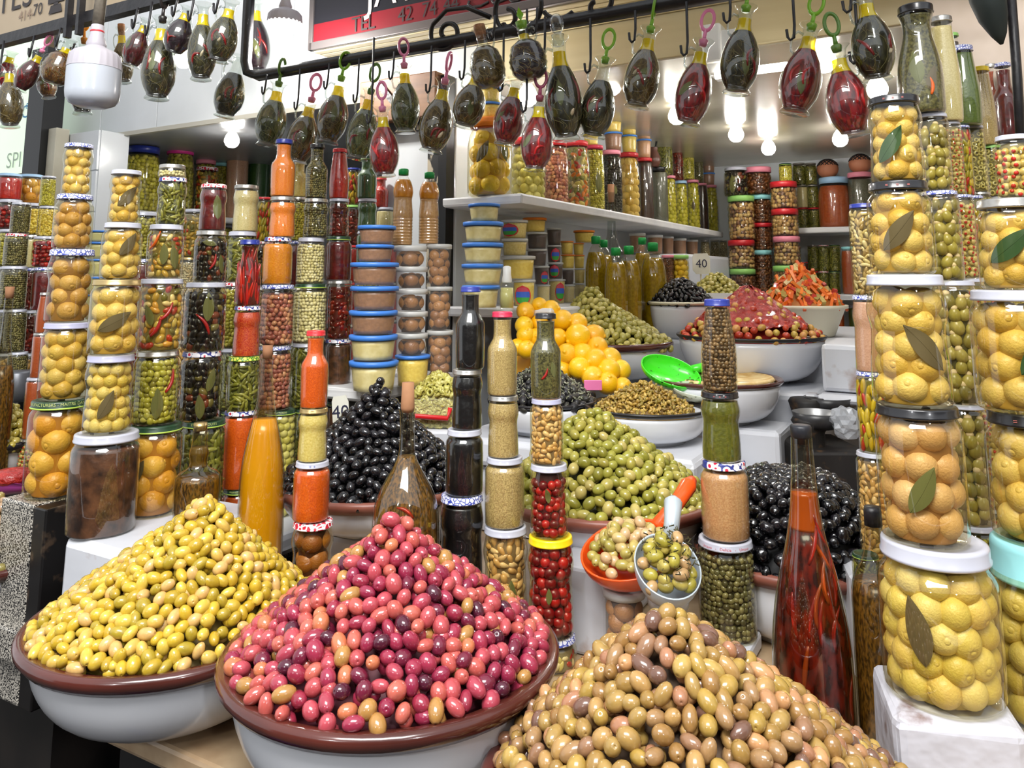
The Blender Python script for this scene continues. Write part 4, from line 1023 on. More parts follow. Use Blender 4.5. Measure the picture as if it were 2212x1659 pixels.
for cx, yt, Y_, z_, lb_ in ((872, 366, 2.07, za, 'ribbed bottle of two-tone orange juice, green cap, nearer blue tubs'), (928, 373, 2.10, zb_, 'ribbed bottle of two-tone orange juice, green cap, beside partition post')):
    pt = at(cx, yt, Y_); w_ = 45*mpp(450, Y_); h_ = pt.z-z_
    r = root('plastic_bottle', uniq(lb_), 'bottle', (pt.x, Y_, z_), 0.2, 'ribbed orange juice bottles')
    Hh = round(h_/w_*5)/5; S = (w_, w_, h_/Hh); pr, lr, lh = prof_of('pet', Hh)
    ob('body', glass_mesh('pet', Hh, 24), glass('glass clear'), r, scale=S)
    ob('pulp', fill_mesh('pet', Hh, 24, top=round(0.62*Hh, 3)), paste_mat('orange brown juice'), r, scale=S)
    ob('juice', fill_mesh('pet', Hh, 24, top=round(0.86*Hh, 3), bottom=round(0.622*Hh, 3)), paste_mat('orange juice'), r, scale=S)
    ob('cap', lid_mesh(0.24, 0.3, 24, 'plastic'), pm('cap green', (20, 150, 70), 0.35), r, (0, 0, (Hh-0.28)*S[2]), scale=S)

# ---- left alcove shelf
GL = 'jars on the left alcove shelf'
def shelf_one(cx, yt, wp, shape, lid, content, where, u0, z, stack=(), grp=None, near=False, **ex):
    Y = Yu(cx, yt, u0)
    column(where, Y, z, [(yt, cx, wp, shape, lid, content, ex)]+list(stack), grp, near)
shelf_one(305, 318, 76, 'petjar', 'navy', 'yellow green olives', 'first on the left alcove shelf', -3.36, 1.80, grp=GL, near=True)
shelf_one(386, 323, 62, 'petjar', 'magenta', 'green olives', 'second on left alcove shelf', -3.36, 1.80, grp=GL)
shelf_one(445, 362, 50, 'jar', 'redcheck', 'mixed pickles', 'third on left alcove shelf', -3.33, 1.80, grp=GL)
shelf_one(442, 346, 46, 'petjar', 'pink', 'green olives', 'tucked behind third shelf jar', -3.48, 1.80, [(316, 436, 50, 'tub', 'blue', 'cream paste', {})], grp=GL)
shelf_one(478, 353, 36, 'petjar', 'aqua', 'green olives', 'fourth on left alcove shelf', -3.48, 1.80, [(322, 475, 32, 'tub', 'blue', 'cream paste', {})], grp=GL)
shelf_one(511, 334, 47, 'jar', 'bluewave', 'pinkish paste', 'fifth on left alcove shelf', -3.36, 1.80, grp=GL)
shelf_one(558, 338, 46, 'jar', 'silver', 'green paste', 'sixth on left alcove shelf', -3.36, 1.80, grp=GL)
shelf_one(533, 352, 40, 'petjar', 'skyblue', 'green olives', 'behind fifth and sixth shelf jars', -3.50, 1.80, [(326, 533, 34, 'tub', 'blue', 'cream paste', {})], grp=GL)
shelf_one(600, 360, 40, 'petjar', 'aqua', 'green olives', 'seventh on left alcove shelf', -3.44, 1.80, [(334, 600, 34, 'tub', 'blue', 'cream paste', {})], grp=GL)
shelf_one(660, 370, 36, 'petjar', 'skyblue', 'yellow green olives', 'eighth on left alcove shelf', -3.44, 1.80, [(343, 660, 32, 'tub', 'blue', 'cream paste', {})], grp=GL)
# lower jars on the alcove side, mostly hidden
for i, (cx, lid_, c_) in enumerate(((330, 'white', 'green olives'), (375, 'white', 'mixed pickles'), (430, 'white', 'beans'), (480, 'black', 'black olives'), (530, 'white', 'green olives'), (580, 'white', 'capers'), (630, 'black', 'gherkins'))):
    Y = Yu(cx, 500, -3.3)
    column('jar %s under the alcove shelf' % ['first', 'second', 'third', 'fourth', 'fifth', 'sixth', 'seventh'][i], Y, at(cx, 640, Y).z, [(556, cx, 52-2*i, 'tall', lid_, c_), (486, cx, 50-2*i, 'tall', 'white', ['capers', 'gherkins', 'dark red peppers', 'green olives', 'beans', 'red cherries', 'capers'][i])], GL)
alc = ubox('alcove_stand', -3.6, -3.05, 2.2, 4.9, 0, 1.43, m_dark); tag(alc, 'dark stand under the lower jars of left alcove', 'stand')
# blue translucent tubs behind the granite post stack
Yt = 2.75
column('stack of pale blue tubs', Yt, at(205, 690, Yt).z, [(636, 203, 36, 'tub', 'blue', 'pale yellow juice'), (598, 206, 40, 'tub', 'blue', 'pale yellow juice'), (560, 206, 40, 'tub', 'blue', 'pale yellow juice'), (523, 208, 44, 'tub', 'blue', 'pale yellow juice'), (498, 208, 44, 'tub', 'blue', 'pale yellow juice')], 'pale blue tubs by the tiled wall')
# ---- far left stall
GF = 'jars of the far left stall'
zf = at(40, 830, 2.6).z
for i, (cx, wp, rows) in enumerate((
 (20, 48, [(762, 'white', 'garlic cloves'), (668, 'white', 'capers'), (576, 'white', 'capers'), (496, 'white', 'green olives'), (432, 'white', 'red cherries'), (376, 'skyblue', 'red sauce')]),
 (67, 48, [(762, 'white', 'garlic cloves'), (670, 'white', 'dark red peppers'), (579, 'bluewave', 'dark red peppers'), (508, 'silver', 'cream paste'), (440, 'white', 'yellow cubes'), (378, 'skyblue', 'orange lemons')]),
 (-22, 42, [(762, 'white', 'garlic cloves'), (668, 'white', 'capers'), (576, 'white', 'green olives'), (496, 'white', 'red cherries'), (432, 'white', 'capers'), (376, 'white', 'dates')]))):
    column('%s row of far left stall' % ['first', 'second', 'hidden'][i], 2.6+0.08*i, zf, [(y, cx, wp, 'tall', l, c, {}) for y, l, c in rows], GF)
column('front row of far left stall', 2.42, zf, [(760, 98, 40, 'tall', 'white', 'dark red peppers'), (670, 98, 44, 'tall', 'white', 'dark red sauce'), (578, 97, 50, 'tall', 'bluewave', 'dark red sauce'), (511, 96, 48, 'tall', 'white', 'red cherries'), (446, 103, 38, 'tall', 'white', 'yellow cubes'), (381, 103, 30, 'tall', 'white', 'yellow green olives')], GF)
column('middle row of far left stall', 2.40, zf, [(760, 36, 40, 'tall', 'white', 'capers'), (668, 32, 42, 'tall', 'white', 'capers'), (575, 28, 52, 'tall', 'white', 'capers'), (505, 34, 46, 'tall', 'redcheck', 'capers'), (438, 44, 38, 'tall', 'white', 'capers')], GF)
fs = ubox('stall_shelf', -4.2, -2.55, 1.05, 1.85, zf-0.03, zf-0.001, pm('dark shelf', (40, 36, 34), 0.6)); tag(fs, 'dark shelf under the far left jars', 'shelf')
# orange sauces in front of that stall
column('red sauce stack by granite post', 1.95, 0.886, [(1062, 66, 42, 'tall', 'white', 'stuffed olives'), (946, 60, 42, 'tall', 'silver', 'stuffed olives'), (815, 75, 42, 'tall', 'white', 'terracotta sauce'), (719, 88, 36, 'tall', 'silver', 'terracotta sauce'), (632, 94, 27, 'cone', 'silver', 'terracotta sauce')], GF)

# ---- the middle stacks in front
GM = 'slim stacks standing among the bowls'
def mbox(cx, Y, wpx, ztop, label):
    w_ = wpx*mpp(1300, Y)/2; X = at(cx, 1300, Y).x
    o = ob('white_box', bbox_mesh('white_box', -w_, w_, -w_, w_, 0, ztop-ZC-0.001, 0.006), m_box, None, (X, Y, ZC+0.001), (0, 0, -TH)); tag(o, label, 'box')
def based(cx, Y, yb): return at(cx, yb, Y).z
z1 = based(673, 1.40, 1285); mbox(673, 1.40, 96, z1, 'small white box under the orange bottle stack')
column('stack left of corked jug', 1.40, z1, [(1122, 674, 92, 'waist', 'redcheck', 'amber figs'), (994, 673, 78, 'jar', 'white', 'orange paste', {'lidtext': ('II   II', (50, 80, 190))}), (880, 676, 65, 'waist', 'gold', 'yellow cream'), (714, 680, 59, 'sauce', 'red', 'orange paste')], GM, True)
z2 = based(995, 1.36, 1275); mbox(995, 1.36, 100, z2, 'small white box under the black syrup stack')
column('black syrup stack', 1.36, z2, [(1066, 997, 99, 'waist', 'bluewave', 'black syrup'), (925, 1003, 82, 'jar', 'white', 'black syrup'), (797, 1009, 69, 'waist', 'silver', 'black syrup'), (619, 1016, 63, 'sauce', 'navy', 'black syrup')], GM, True)
z3 = based(1091, 1.34, 1335); mbox(1091, 1.34, 102, z3, 'small white box under the beige paste stack')
column('beige paste stack', 1.34, z3, [(1134, 1092, 100, 'waist', 'white', 'garlic cloves', {'leaf': L1(12, 0.28, 0.75, -5, 'o')}), (985, 1090, 86, 'jar', 'white', 'speckled beige paste'), (853, 1087, 70, 'waist', 'silver', 'speckled beige paste'), (673, 1085, 65, 'sauce', 'crimson', 'speckled beige paste')], GM, True)
z4 = ZC
column('yellow lidded stack', 1.30, ZC, [(1368, 1200, 92, 'tall', 'bluewave', 'mixed vegetables'), (1155, 1190, 104, 'waist', 'yellow', 'red cherries', {'leaf': L1(-6, 0.45, 0.3, 0, 'o')}), (1000, 1186, 86, 'waist', 'white', 'red cherries', {'leaf': L1(-5, 0.6, 0.35, 10, 'o')}), (860, 1181, 72, 'jar', 'lavender', 'garlic cloves'), (676, 1179, 66, 'sauce', 'black', 'green herb oil', {'chil': [(-5, 0.3, 0.4, 30)], 'leaf': [(30, 0.35, 0.5, 10, 'o')]})], GM, True)
z5 = based(1568, 1.34, 1372); mbox(1568, 1.34, 120, z5, 'small white box under the caper bottle stack')
column('caper bottle stack', 1.34, z5, [(1160, 1570, 122, 'tall', 'white', 'capers', {'lidtext': ('Umayo   -   Delicia   -   Umayo', (206, 90, 100))}), (993, 1566, 102, 'jar', 'flower', 'tan paste'), (845, 1557, 86, 'waist', 'black', 'olive green pesto', {'lidtext': ('=    =    =', (220, 120, 120))}), (646, 1552, 76, 'cone', 'navy', 'brown capers')], GM, True)

# ---- the right stacks
GR = 'tall stacks at the right end'
Y1, Y5 = 0.98, 1.06
zr1 = based(2035, Y1, 1499); zr5 = based(2265, Y5, 1562)
def wbox(X, Y, hx, hy, z0, z1, label, m=None):
    o = ob('white_box', bbox_mesh('white_box', -hx, hx, -hy, hy, 0, z1-z0, 0.012, 3, 0.0012), m or m_box, None, (X, Y, z0), (0, 0, -0.25)); tag(o, label, 'box'); return o
m_boxw = pm('worn white box', (194, 194, 202), 0.5, c2=(110, 80, 66), scale=16, hard=(0.58, 0.70), bump=0.3, bscale=20, detail=8)
wbox(at(2038, 1500, Y1).x, Y1, 0.066, 0.066, ZC+0.001, zr1, 'worn white box under the nearest lemon jar', m_boxw)
wbox(at(2275, 1560, Y5).x, Y5, 0.07, 0.07, ZC+0.001, zr5, 'worn white box under the aqua lidded jar', m_boxw)
RM = (214, 120, 112)
column('near lemon jar stack', Y1, zr1, [
 (1163, 2028, 238, 'jar', 'white', 'pale yellow lemons', {'leaf': L1(-22, 0.5, 0.56, 12, 'd')}),
 (873, 1989, 174, 'tall', 'black', 'tan pears', {'leaf': L1(0, 0.42, 0.62, -28, 'o')}),
 (593, 1962, 166, 'waist', 'white', 'yellow lemons', {'leaf': L1(24, 0.45, 0.72, 40, 'd')}),
 (394, 1945, 130, 'jar', 'black', 'yellow lemons', {'leaf': L1(-4, 0.46, 0.8, -38, 'd'), 'lidtext': ('=     =     =', RM)}),
 (212, 1935, 112, 'waist', 'black', 'yellow lemons', {'leaf': L1(-14, 0.42, 0.8, -32, 'g'), 'lidtext': ('=     =     =', RM)})], GR, True)
column('rightmost stack', Y5, zr5, [
 (1165, 2268, 236, 'petjar', 'aqua', 'pale yellow lemons', {'lidh': 0.36, 'lidstyle': 'metal'}),
 (886, 2240, 190, 'jar', 'black', 'yellow lemons', {'lidtext': ('=     =     =', RM)}),
 (626, 2200, 178, 'tall', 'white', 'yellow lemons', {'leaf': L1(22, 0.5, 0.62, -35, 'g')}),
 (431, 2186, 134, 'jar', 'silver', 'yellow lemons', {'leaf': L1(-4, 0.48, 0.8, -48, 'g')}),
 (294, 2194, 76, 'jar', 'white', 'stuffed olives')], GR, True)
zq = based(2095, 1.30, 1330)
wbox(at(2097, 1330, 1.30).x, 1.30, 0.05, 0.05, ZC+0.001, zq, 'white box under the almond olive stack')
column('almond olive stack', 1.30, zq, [
 (1128, 2112, 92, 'tall', 'white', 'green olives'), (870, 2092, 85, 'tall', 'white', 'almond olives'), (606, 2068, 88, 'tall', 'white', 'almond olives'), (414, 2035, 76, 'tall', 'bluewave', 'almond olives'), (248, 2016, 68, 'tall', 'white', 'almond olives')], GR, True)
zq = based(2140, 1.42, 1300)
wbox(at(2140, 1300, 1.42).x, 1.42, 0.05, 0.05, ZC+0.001, zq, 'white box under the red stuffed olive stack')
column('red stuffed olive stack', 1.42, zq, [
 (1094, 2140, 62, 'tall', 'white', 'stuffed olives'), (842, 2126, 62, 'tall', 'white', 'stuffed olives'), (602, 2104, 58, 'tall', 'white', 'stuffed olives'), (422, 2078, 56, 'tall', 'bluewave', 'stuffed olives'), (265, 2056, 46, 'tall', 'white', 'stuffed olives')], GR, True)
zq = based(2150, 1.53, 1100)
wbox(at(2166, 1100, 1.53).x, 1.53, 0.05, 0.05, ZC+0.001, zq, 'white box under the pepper and olive ring stack')
column('stack behind the stuffed olives', 1.53, zq, [(840, 2150, 60, 'tall', 'white', 'yellow peppers'), (600, 2128, 56, 'tall', 'white', 'yellow peppers'), (424, 2106, 46, 'tall', 'bluewave', 'yellow peppers'), (273, 2078, 42, 'tall', 'bluewave', 'yellow peppers')], GR)
column('olive ring stack', 1.56, based(2180, 1.56, 1100), [(840, 2190, 60, 'tall', 'white', 'olive rings'), (588, 2160, 56, 'tall', 'white', 'olive rings'), (416, 2122, 46, 'tall', 'silver', 'olive rings'), (273, 2104, 48, 'tall', 'white', 'olive rings')], GR)
column('last olive ring stack', 1.66, based(2190, 1.66, 1000), [(800, 2190, 56, 'tall', 'white', 'olive rings'), (600, 2185, 56, 'tall', 'silver', 'olive rings'), (425, 2165, 46, 'tall', 'white', 'olive rings'), (316, 2145, 46, 'tall', 'lime', 'olive rings')], GR)
wbox(at(2190, 1050, 1.62).x+0.02, 1.63, 0.07, 0.1, ZC+0.001, based(2190, 1.66, 1000), 'white box under the last olive rings')
zq = based(1880, 1.28, 1225)
wbox(at(1893, 1225, 1.28).x, 1.28, 0.045, 0.045, ZC+0.001, zq, 'white box under the narrow stack')
column('narrow stack beside the lemons', 1.28, zq, [(975, 1895, 76, 'tall', 'white', 'garlic cloves'), (802, 1888, 68, 'tall', 'bluewave', 'yellow peppers'), (638, 1876, 62, 'waist', 'bluewave', 'pinkish paste'), (441, 1872, 66, 'jar', 'navy', 'mushrooms')], GR, True)
# tall bottles on top of the right stacks
GT = 'tall bottles on top of the right stacks'
def topbottle(cx, yt, yb, wp, Y, shape, lid, content, where, **k):
    one(cx, yt, yb, wp, Y, shape, lid, content, where, near=True, group=GT, **k)
topbottle(1985, 14, 248, 92, 1.30, 'carafe', 'black', 'green herb oil', 'above the almond olives', leaf=[(-10, 0.4, 0.8, 10, 'o'), (30, 0.3, 0.6, -20, 'd')], chil=[(25, 0.22, 0.4, 0, (206, 40, 50))])
topbottle(2040, 38, 265, 62, 1.42, 'cone', 'silver', 'cream paste', 'next to the herb carafe')
topbottle(2062, 73, 273, 40, 1.63, 'cone', 'lime', 'dark brown paste', 'half hidden among tall bottles')
topbottle(2082, 101, 273, 64, 1.54, 'cone', 'bluewave', 'green pesto', 'on the olive rings', )
topbottle(2122, 146, 316, 52, 1.66, 'cone', 'yellow', 'speckled beige paste', 'in the top row')
topbottle(2146, 140, 316, 46, 1.78, 'sauce', 'silver', 'burnt orange paste', 'in the top row')
topbottle(2172, 137, 300, 46, 1.72, 'sauce', 'bluewave', 'dark red sauce', 'at the end of the top row')
sb_ = ubox('top_ledge', 0, 0.12, -0.06, 0.06, -0.02, 0, m_paper); sb_.location = at(2140, 318, 1.75)-Vector((0.03, 0, 0)); tag(sb_, 'small ledge under the last tall bottles', 'ledge')

# ---- upper shelf of the right alcove: big pickle jars with things stacked on them
GS = 'jars on the upper right shelf'
US = -1.19
ordn = ['first', 'second', 'third', 'fourth', 'fifth', 'sixth', 'seventh', 'eighth', 'ninth', 'tenth', 'eleventh', 'twelfth', 'thirteenth', 'fourteenth', 'fifteenth']
SJ = [
 (1058, 259, 97, 'petjar', 'orange', 'bright lemons', {'near': True, 'leaf': [(-20, 0.55, 0.55, -30, 'd'), (40, 0.6, 0.6, 15, 'o')]}, [(224, 1060, 50, 'tub', 'blue', 'yellow paste'), (190, 1060, 50, 'tub', 'blue', 'yellow paste')]),
 (1141, 300, 77, 'petjar', 'red', 'green apples', {'near': True}, []),
 (1200, 306, 57, 'petjar', 'red', 'pink olives', {'near': True}, []),
 (1246, 306, 57, 'petjar', 'red', 'mixed vegetables', {'near': True}, []),
 (1284, 315, 45, 'petjar', 'crimson', 'yellow green olives', {'leaf': [(25, 0.45, 1.0, 5, 'o')]}, [(291, 1277, 34, 'tub', 'yellow', 'yellow paste')]),
 (1321, 326, 48, 'petjar', 'pink', 'black olives', {'leaf': [(20, 0.4, 0.4, 5, 'o')]}, [(287, 1325, 40, 'tub', 'blue', 'brown paste'), (261, 1325, 38, 'tub', 'blue', 'yellow paste')]),
 (1359, 331, 48, 'petjar', 'red', 'yellow lemons', {}, [(293, 1359, 35, 'tub', 'blue', 'yellow paste'), (264, 1359, 34, 'tub', 'blue', 'yellow paste')]),
 (1392, 342, 40, 'petjar', 'red', 'dark brown paste', {}, [(302, 1391, 33, 'tub', 'blue', 'tan paste'), (266, 1391, 32, 'tub', 'blue', 'tan paste')]),
 (1423, 361, 40, 'square', 'black', 'grey herbs', {}, []),
 (1447, 380, 30, 'petjar', 'pink', 'lime green fruit', {}, [(303, 1435, 37, 'tall', 'silver', 'gherkins')]),
 (1472, 391, 29, 'petjar', 'skyblue', 'lime green fruit', {}, [(313, 1464, 25, 'tall', 'silver', 'dark red peppers')]),
 (1498, 389, 29, 'petjar', 'pink', 'lime green fruit', {'leaf': [(0, 0.5, 0.7, 0, 'd')]}, [(315, 1486, 28, 'tall', 'white', 'yellow green olives')]),
 (1518, 396, 24, 'petjar', 'pink', 'dark brown paste', {}, [(318, 1509, 20, 'tall', 'silver', 'capers')]),
 (1537, 400, 28, 'petjar', 'pink', 'lime green fruit', {}, [(374, 1531, 27, 'tub', 'blue', 'brown paste'), (350, 1531, 27, 'tub', 'blue', 'brown paste'), (325, 1531, 27, 'tub', 'blue', 'brown paste')]),
 (1557, 405, 24, 'petjar', 'pink', 'dark brown paste', {}, [(331, 1550, 18, 'tall', 'white', 'cream paste')]),
]
for i, (cx, yt, wp, sh, ld, ct_, ex, st) in enumerate(SJ):
    Y = Yu(cx, yt+60, US)
    column('%s along upper shelf' % ordn[i], Y, ZS, [(yt, cx, wp, sh, ld, ct_, ex)]+st, GS)
# ---- lower shelf: tubs and spray bottle
GB = 'plastic tubs on the lower right shelf'
def lcol(desc, cxs, base_u, jars):
    Y = Yu(cxs, 600, base_u); column(desc, Y, ZL, jars, GB)
lcol('cream tub stack', 1040, -1.16, [(616, 1039, 82, 'tub', 'blue', 'cheese cream'), (570, 1042, 90, 'tub', 'blue', 'cheese cream'), (525, 1043, 89, 'tub', 'blue', 'cheese cream'), (480, 1044, 88, 'tub', 'blue', 'cheese cream'), (441, 1046, 69, 'tub', 'blue', 'cheese cream')])
lcol('second tub stack', 1118, -1.16, [(604, 1132, 50, 'tub', 'clear', 'yellow paste'), (553, 1120, 74, 'tub', 'clear', 'yellow paste'), (516, 1112, 58, 'tub', 'clear', 'yellow cream'), (476, 1112, 58, 'tub', 'clear', 'yellow cream')])
lcol('third tub stack', 1166, -1.17, [(615, 1174, 30, 'tub', 'clear', 'cream paste'), (575, 1170, 34, 'tub', 'clear', 'dark brown paste'), (538, 1160, 45, 'tub', 'clear', 'dark brown paste'), (502, 1160, 46, 'tub', 'clear', 'dark brown paste'), (471, 1155, 52, 'tub', 'orange', 'yellow paste')])
lcol('fourth tub stack', 1200, -1.17, [(603, 1203, 38, 'tub', 'clear', 'yellow cream'), (567, 1200, 34, 'tub', 'clear', 'dark brown paste'), (530, 1197, 32, 'tub', 'clear', 'dark brown paste'), (493, 1197, 33, 'tub', 'clear', 'dark brown paste')])
lcol('orange tub stack', 1227, -1.17, [(615, 1228, 30, 'tub', 'clear', 'cream paste'), (580, 1227, 28, 'tub', 'clear', 'dark brown paste'), (550, 1227, 30, 'tub', 'orange', 'yellow paste'), (521, 1225, 29, 'tub', 'orange', 'yellow paste')])
lcol('next orange tub stack', 1252, -1.17, [(612, 1252, 26, 'tub', 'clear', 'cream paste'), (580, 1252, 25, 'tub', 'clear', 'yellow cream'), (551, 1251, 24, 'tub', 'orange', 'yellow paste'), (525, 1250, 24, 'tub', 'orange', 'yellow paste'), (498, 1262, 46, 'tub', 'orange', 'yellow paste')])
for i, (cx, yt, wp) in enumerate(((1377, 504, 36), (1415, 508, 35), (1443, 511, 26), (1468, 515, 31), (1495, 518, 27))):
    Y = Yu(cx, 530, -1.14); column('%s in row under upper shelf' % ordn[i], Y, 1.601, [(yt, cx, wp, 'bucket', 'clear', 'brown paste')], GB)
for i, cx in enumerate((1524, 1545, 1564)):
    Y = Yu(cx, 545, -1.14); column('%s bean jar under upper shelf' % ordn[i], Y, 1.601-0.08, [(518, cx, 21, 'petjar', 'silver', 'beans')], GB)
for cx, yt, lid_, c_, wh in ((1472, 551, 'lime', 'bright lemons', 'beside the price card'), (1445, 551, 'pink', 'dates', 'left of green lidded lemon jar')):
    Y = 3.0; column(wh, Y, 1.306, [(551, cx, 36 if cx > 1460 else 28, 'ribjar', lid_, c_)], GB)
for o in list(col.objects):
    if o.type == 'EMPTY' and o.get('group') == GB and o.get('category') == 'tub':
        l = o['label']; k = None
        if 'lowest, second tub' in l: k = (-8, 0.42, 0.42, 0.40)
        elif 'topmost, second tub' in l: k = (-30, 0.48, 0.42, 0.38)
        elif 'third up, fourth tub' in l: k = (12, 0.45, 0.36, 0.42)
        elif 'second up, fourth tub' in l: k = (-10, 0.5, 0.36, 0.40)
        elif 'second up, third tub' in l: k = (25, 0.4, 0.3, 0.36)
        elif 'lowest, fourth tub' in l: k = (25, 0.5, 0.34, 0.40)
        if k:
            b_ = [c for c in o.children if c.name.startswith('body')][0]; w_ = b_.scale[0]; h_ = max(v.co.z for v in b_.data.vertices)*b_.scale[2]
            add_label(o, w_, h_, k[0], k[1]*h_, k[2]*w_*0.9, k[3]*h_, 1.03)
# ---- rear wall
GW = 'jars against the rear wall'
def wcol(desc, cx, z, jars, v=4.24):
    Y = Yv(cx, 500, v); column(desc, Y, z, jars, GW)
wcol('first rear wall stack', 1602, 1.42, [(581, 1605, 55, 'ribjar', 'lime', 'dates'), (519, 1602, 57, 'ribjar', 'red', 'nuts'), (424, 1602, 57, 'ribjar', 'lime', 'nuts'), (363, 1590, 50, 'tall', 'white', 'black pickles', {'leaf': [(-20, 0.4, 0.8, 0, 'o')]})], 3.98)
wcol('second rear wall stack', 1648, 1.42, [(541, 1648, 42, 'ribjar', 'aqua', 'dates'), (482, 1648, 42, 'ribjar', 'red', 'dates'), (422, 1645, 43, 'ribjar', 'aqua', 'dates'), (362, 1638, 56, 'ribjar', 'pink', 'dates')], 4.06)
wcol('third rear wall stack', 1697, 1.42, [(574, 1699, 56, 'ribjar', 'lime', 'nuts'), (511, 1700, 57, 'ribjar', 'pink', 'nuts'), (452, 1696, 57, 'ribjar', 'red', 'nuts'), (393, 1693, 57, 'ribjar', 'red', 'nuts'), (354, 1697, 28, 'tall', 'green', 'yellow green olives')], 3.98)
wcol('fourth rear wall stack', 1735, 1.745, [(449, 1735, 23, 'tall', 'red', 'gherkins'), (400, 1734, 24, 'tall', 'silver', 'cream paste'), (353, 1726, 27, 'tall', 'silver', 'gherkins')])
wcol('fifth rear wall stack', 1757, 1.745, [(449, 1758, 24, 'tall', 'red', 'gherkins'), (400, 1756, 24, 'tall', 'silver', 'gherkins'), (353, 1751, 26, 'tall', 'silver', 'gherkins')])
wcol('on rear shelf with clay pot', 1805, 1.745, [(384, 1803, 68, 'petjar', 'skyblue', 'terracotta sauce')])
wcol('on rear shelf with clay pot', 1860, 1.745, [(373, 1860, 56, 'petjar', 'pink', 'grey herbs')])
for i, cx in enumerate((1757, 1780, 1804)):
    wcol('%s on middle rear shelf' % ordn[i], cx, 1.42, [(586, cx, 23, 'tall', ['red', 'redcheck', 'green'][i], 'gherkins'), (529, cx, 24, 'tall', ['silver', 'redcheck', 'green'][i], 'gherkins')])
wcol('end of middle rear shelf', 1836, 1.42, [(533, 1836, 34, 'petjar', 'aqua', 'terracotta sauce')], 4.2)
wcol('left end of middle rear shelf', 1737, 1.42, [(566, 1738, 18, 'tall', 'red', 'dark red sauce')], 4.2)
for i, (cx, l_, c_, wp) in enumerate(((1810, 'orange', 'orange paste', 26), (1848, 'white', 'green pesto', 28), (1770, 'redcheck', 'dark brown paste', 36), (1730, 'white', 'gherkins', 34))):
    wcol('%s on bottom rear shelf' % ordn[i], cx, 1.085, [(712, cx, wp+8, 'tall', 'redcheck', 'dark brown conserve'), (660, cx, wp, 'tall', l_, c_)])
# ================================================================== bowls and heaps
m_enamel = pm('white enamel', (232, 234, 238), 0.22, coat=0.4, c2=(214, 216, 222), scale=3, amt=0.4)
m_brownrim = pm('brown glazed rim', (92, 42, 34), 0.22, coat=0.5, c2=(70, 32, 26), scale=6)
m_claypink = pm('terracotta rim', (140, 84, 68), 0.4, c2=(120, 68, 54), scale=8)
m_blackrim = pm('black enamel rim', (28, 26, 28), 0.3)
def bowl(X, Y, zrim, R, zbase, label, foot=0.5, rim='brown', rimw=0.028, wall=None, tilt=(0, 0), depth=None):
    h = zrim-zbase
    r = root('serving_bowl', uniq(label), 'bowl', (X, Y, zbase))
    r.rotation_euler = (tilt[0], tilt[1], 0)
    rf = R*foot; Rb = R-rimw*0.6
    out = [(0, 0.004), (rf*0.9, 0.004), (rf, 0.0), (rf, 0.008)]
    n = 9
    for i in range(1, n+1):
        t = i/n; out.append((rf+(Rb-rf)*(1-(1-t)**1.9)**0.62, 0.008+(h-0.02)*t**1.25))
    inn = [(Rb-0.006, h-0.012), (Rb*0.86, h*0.6), (rf, 0.03), (0, 0.026)]
    ob('body', lathe('body', out+inn, 56), wall or m_enamel, r)
    mr = {'brown': m_brownrim, 'clay': m_claypink, 'black': m_blackrim, 'white': m_enamel, 'cream': pm('cream plastic', (226, 220, 196), 0.4)}[rim]
    q = rimw
    ob('rim', lathe('rim', [(R-q, h-q*0.78), (R-q*0.3, h-q*0.72), (R, h-q*0.36), (R+0.001, h-q*0.1), (R-q*0.15, h+0.002), (R-q*0.6, h), (R-q*1.25, h-q*0.43), (R-q*1.3, h-q*0.72)], 64, closed=True), mr, r)
    return r
def olive_mesh(l, w_, seg=12, rings=7, hole=True, wr=0.0, seed=0):
    pr = [(0, -0.5*l)]
    for i in range(1, rings+1):
        a = PI*i/(rings+1); pr.append((0.5*w_*math.sin(a)**0.92, -0.5*l*math.cos(a)))
    if hole: pr += [(0.09*w_, 0.498*l), (0.05*w_, 0.46*l), (0, 0.45*l)]
    else: pr.append((0, 0.5*l))
    V, Fc = lathe_vf(pr, seg); V = np.array(V)
    if wr:
        R_ = np.random.default_rng(seed); ph = R_.uniform(0, 6.28, 3)
        d = np.linalg.norm(V, axis=1, keepdims=True); n = V/np.maximum(d, 1e-9)
        ang = np.arctan2(V[:, 1], V[:, 0])
        V = V*(1+wr*(np.sin(5*ang+ph[0]+V[:, 2]/l*5)+0.6*np.sin(9*ang-ph[1]+V[:, 2]/l*9))[:, None]*0.5)
    return V, Fc
def relax(pts, R, d, it=24):
    p = pts.copy(); n = len(p)
    for _ in range(it):
        D = p[:, None, :]-p[None, :, :]; q = np.sqrt((D**2).sum(-1))+1e-9; np.fill_diagonal(q, 9)
        f = np.clip(d-q, 0, None)/q*0.35
        p += (D*f[:, :, None]).sum(1)
        rr = np.sqrt((p**2).sum(1)); k = rr > R; p[k] *= (R/rr[k])[:, None]
    return p
CAMP = np.array([0, 0, EYE])
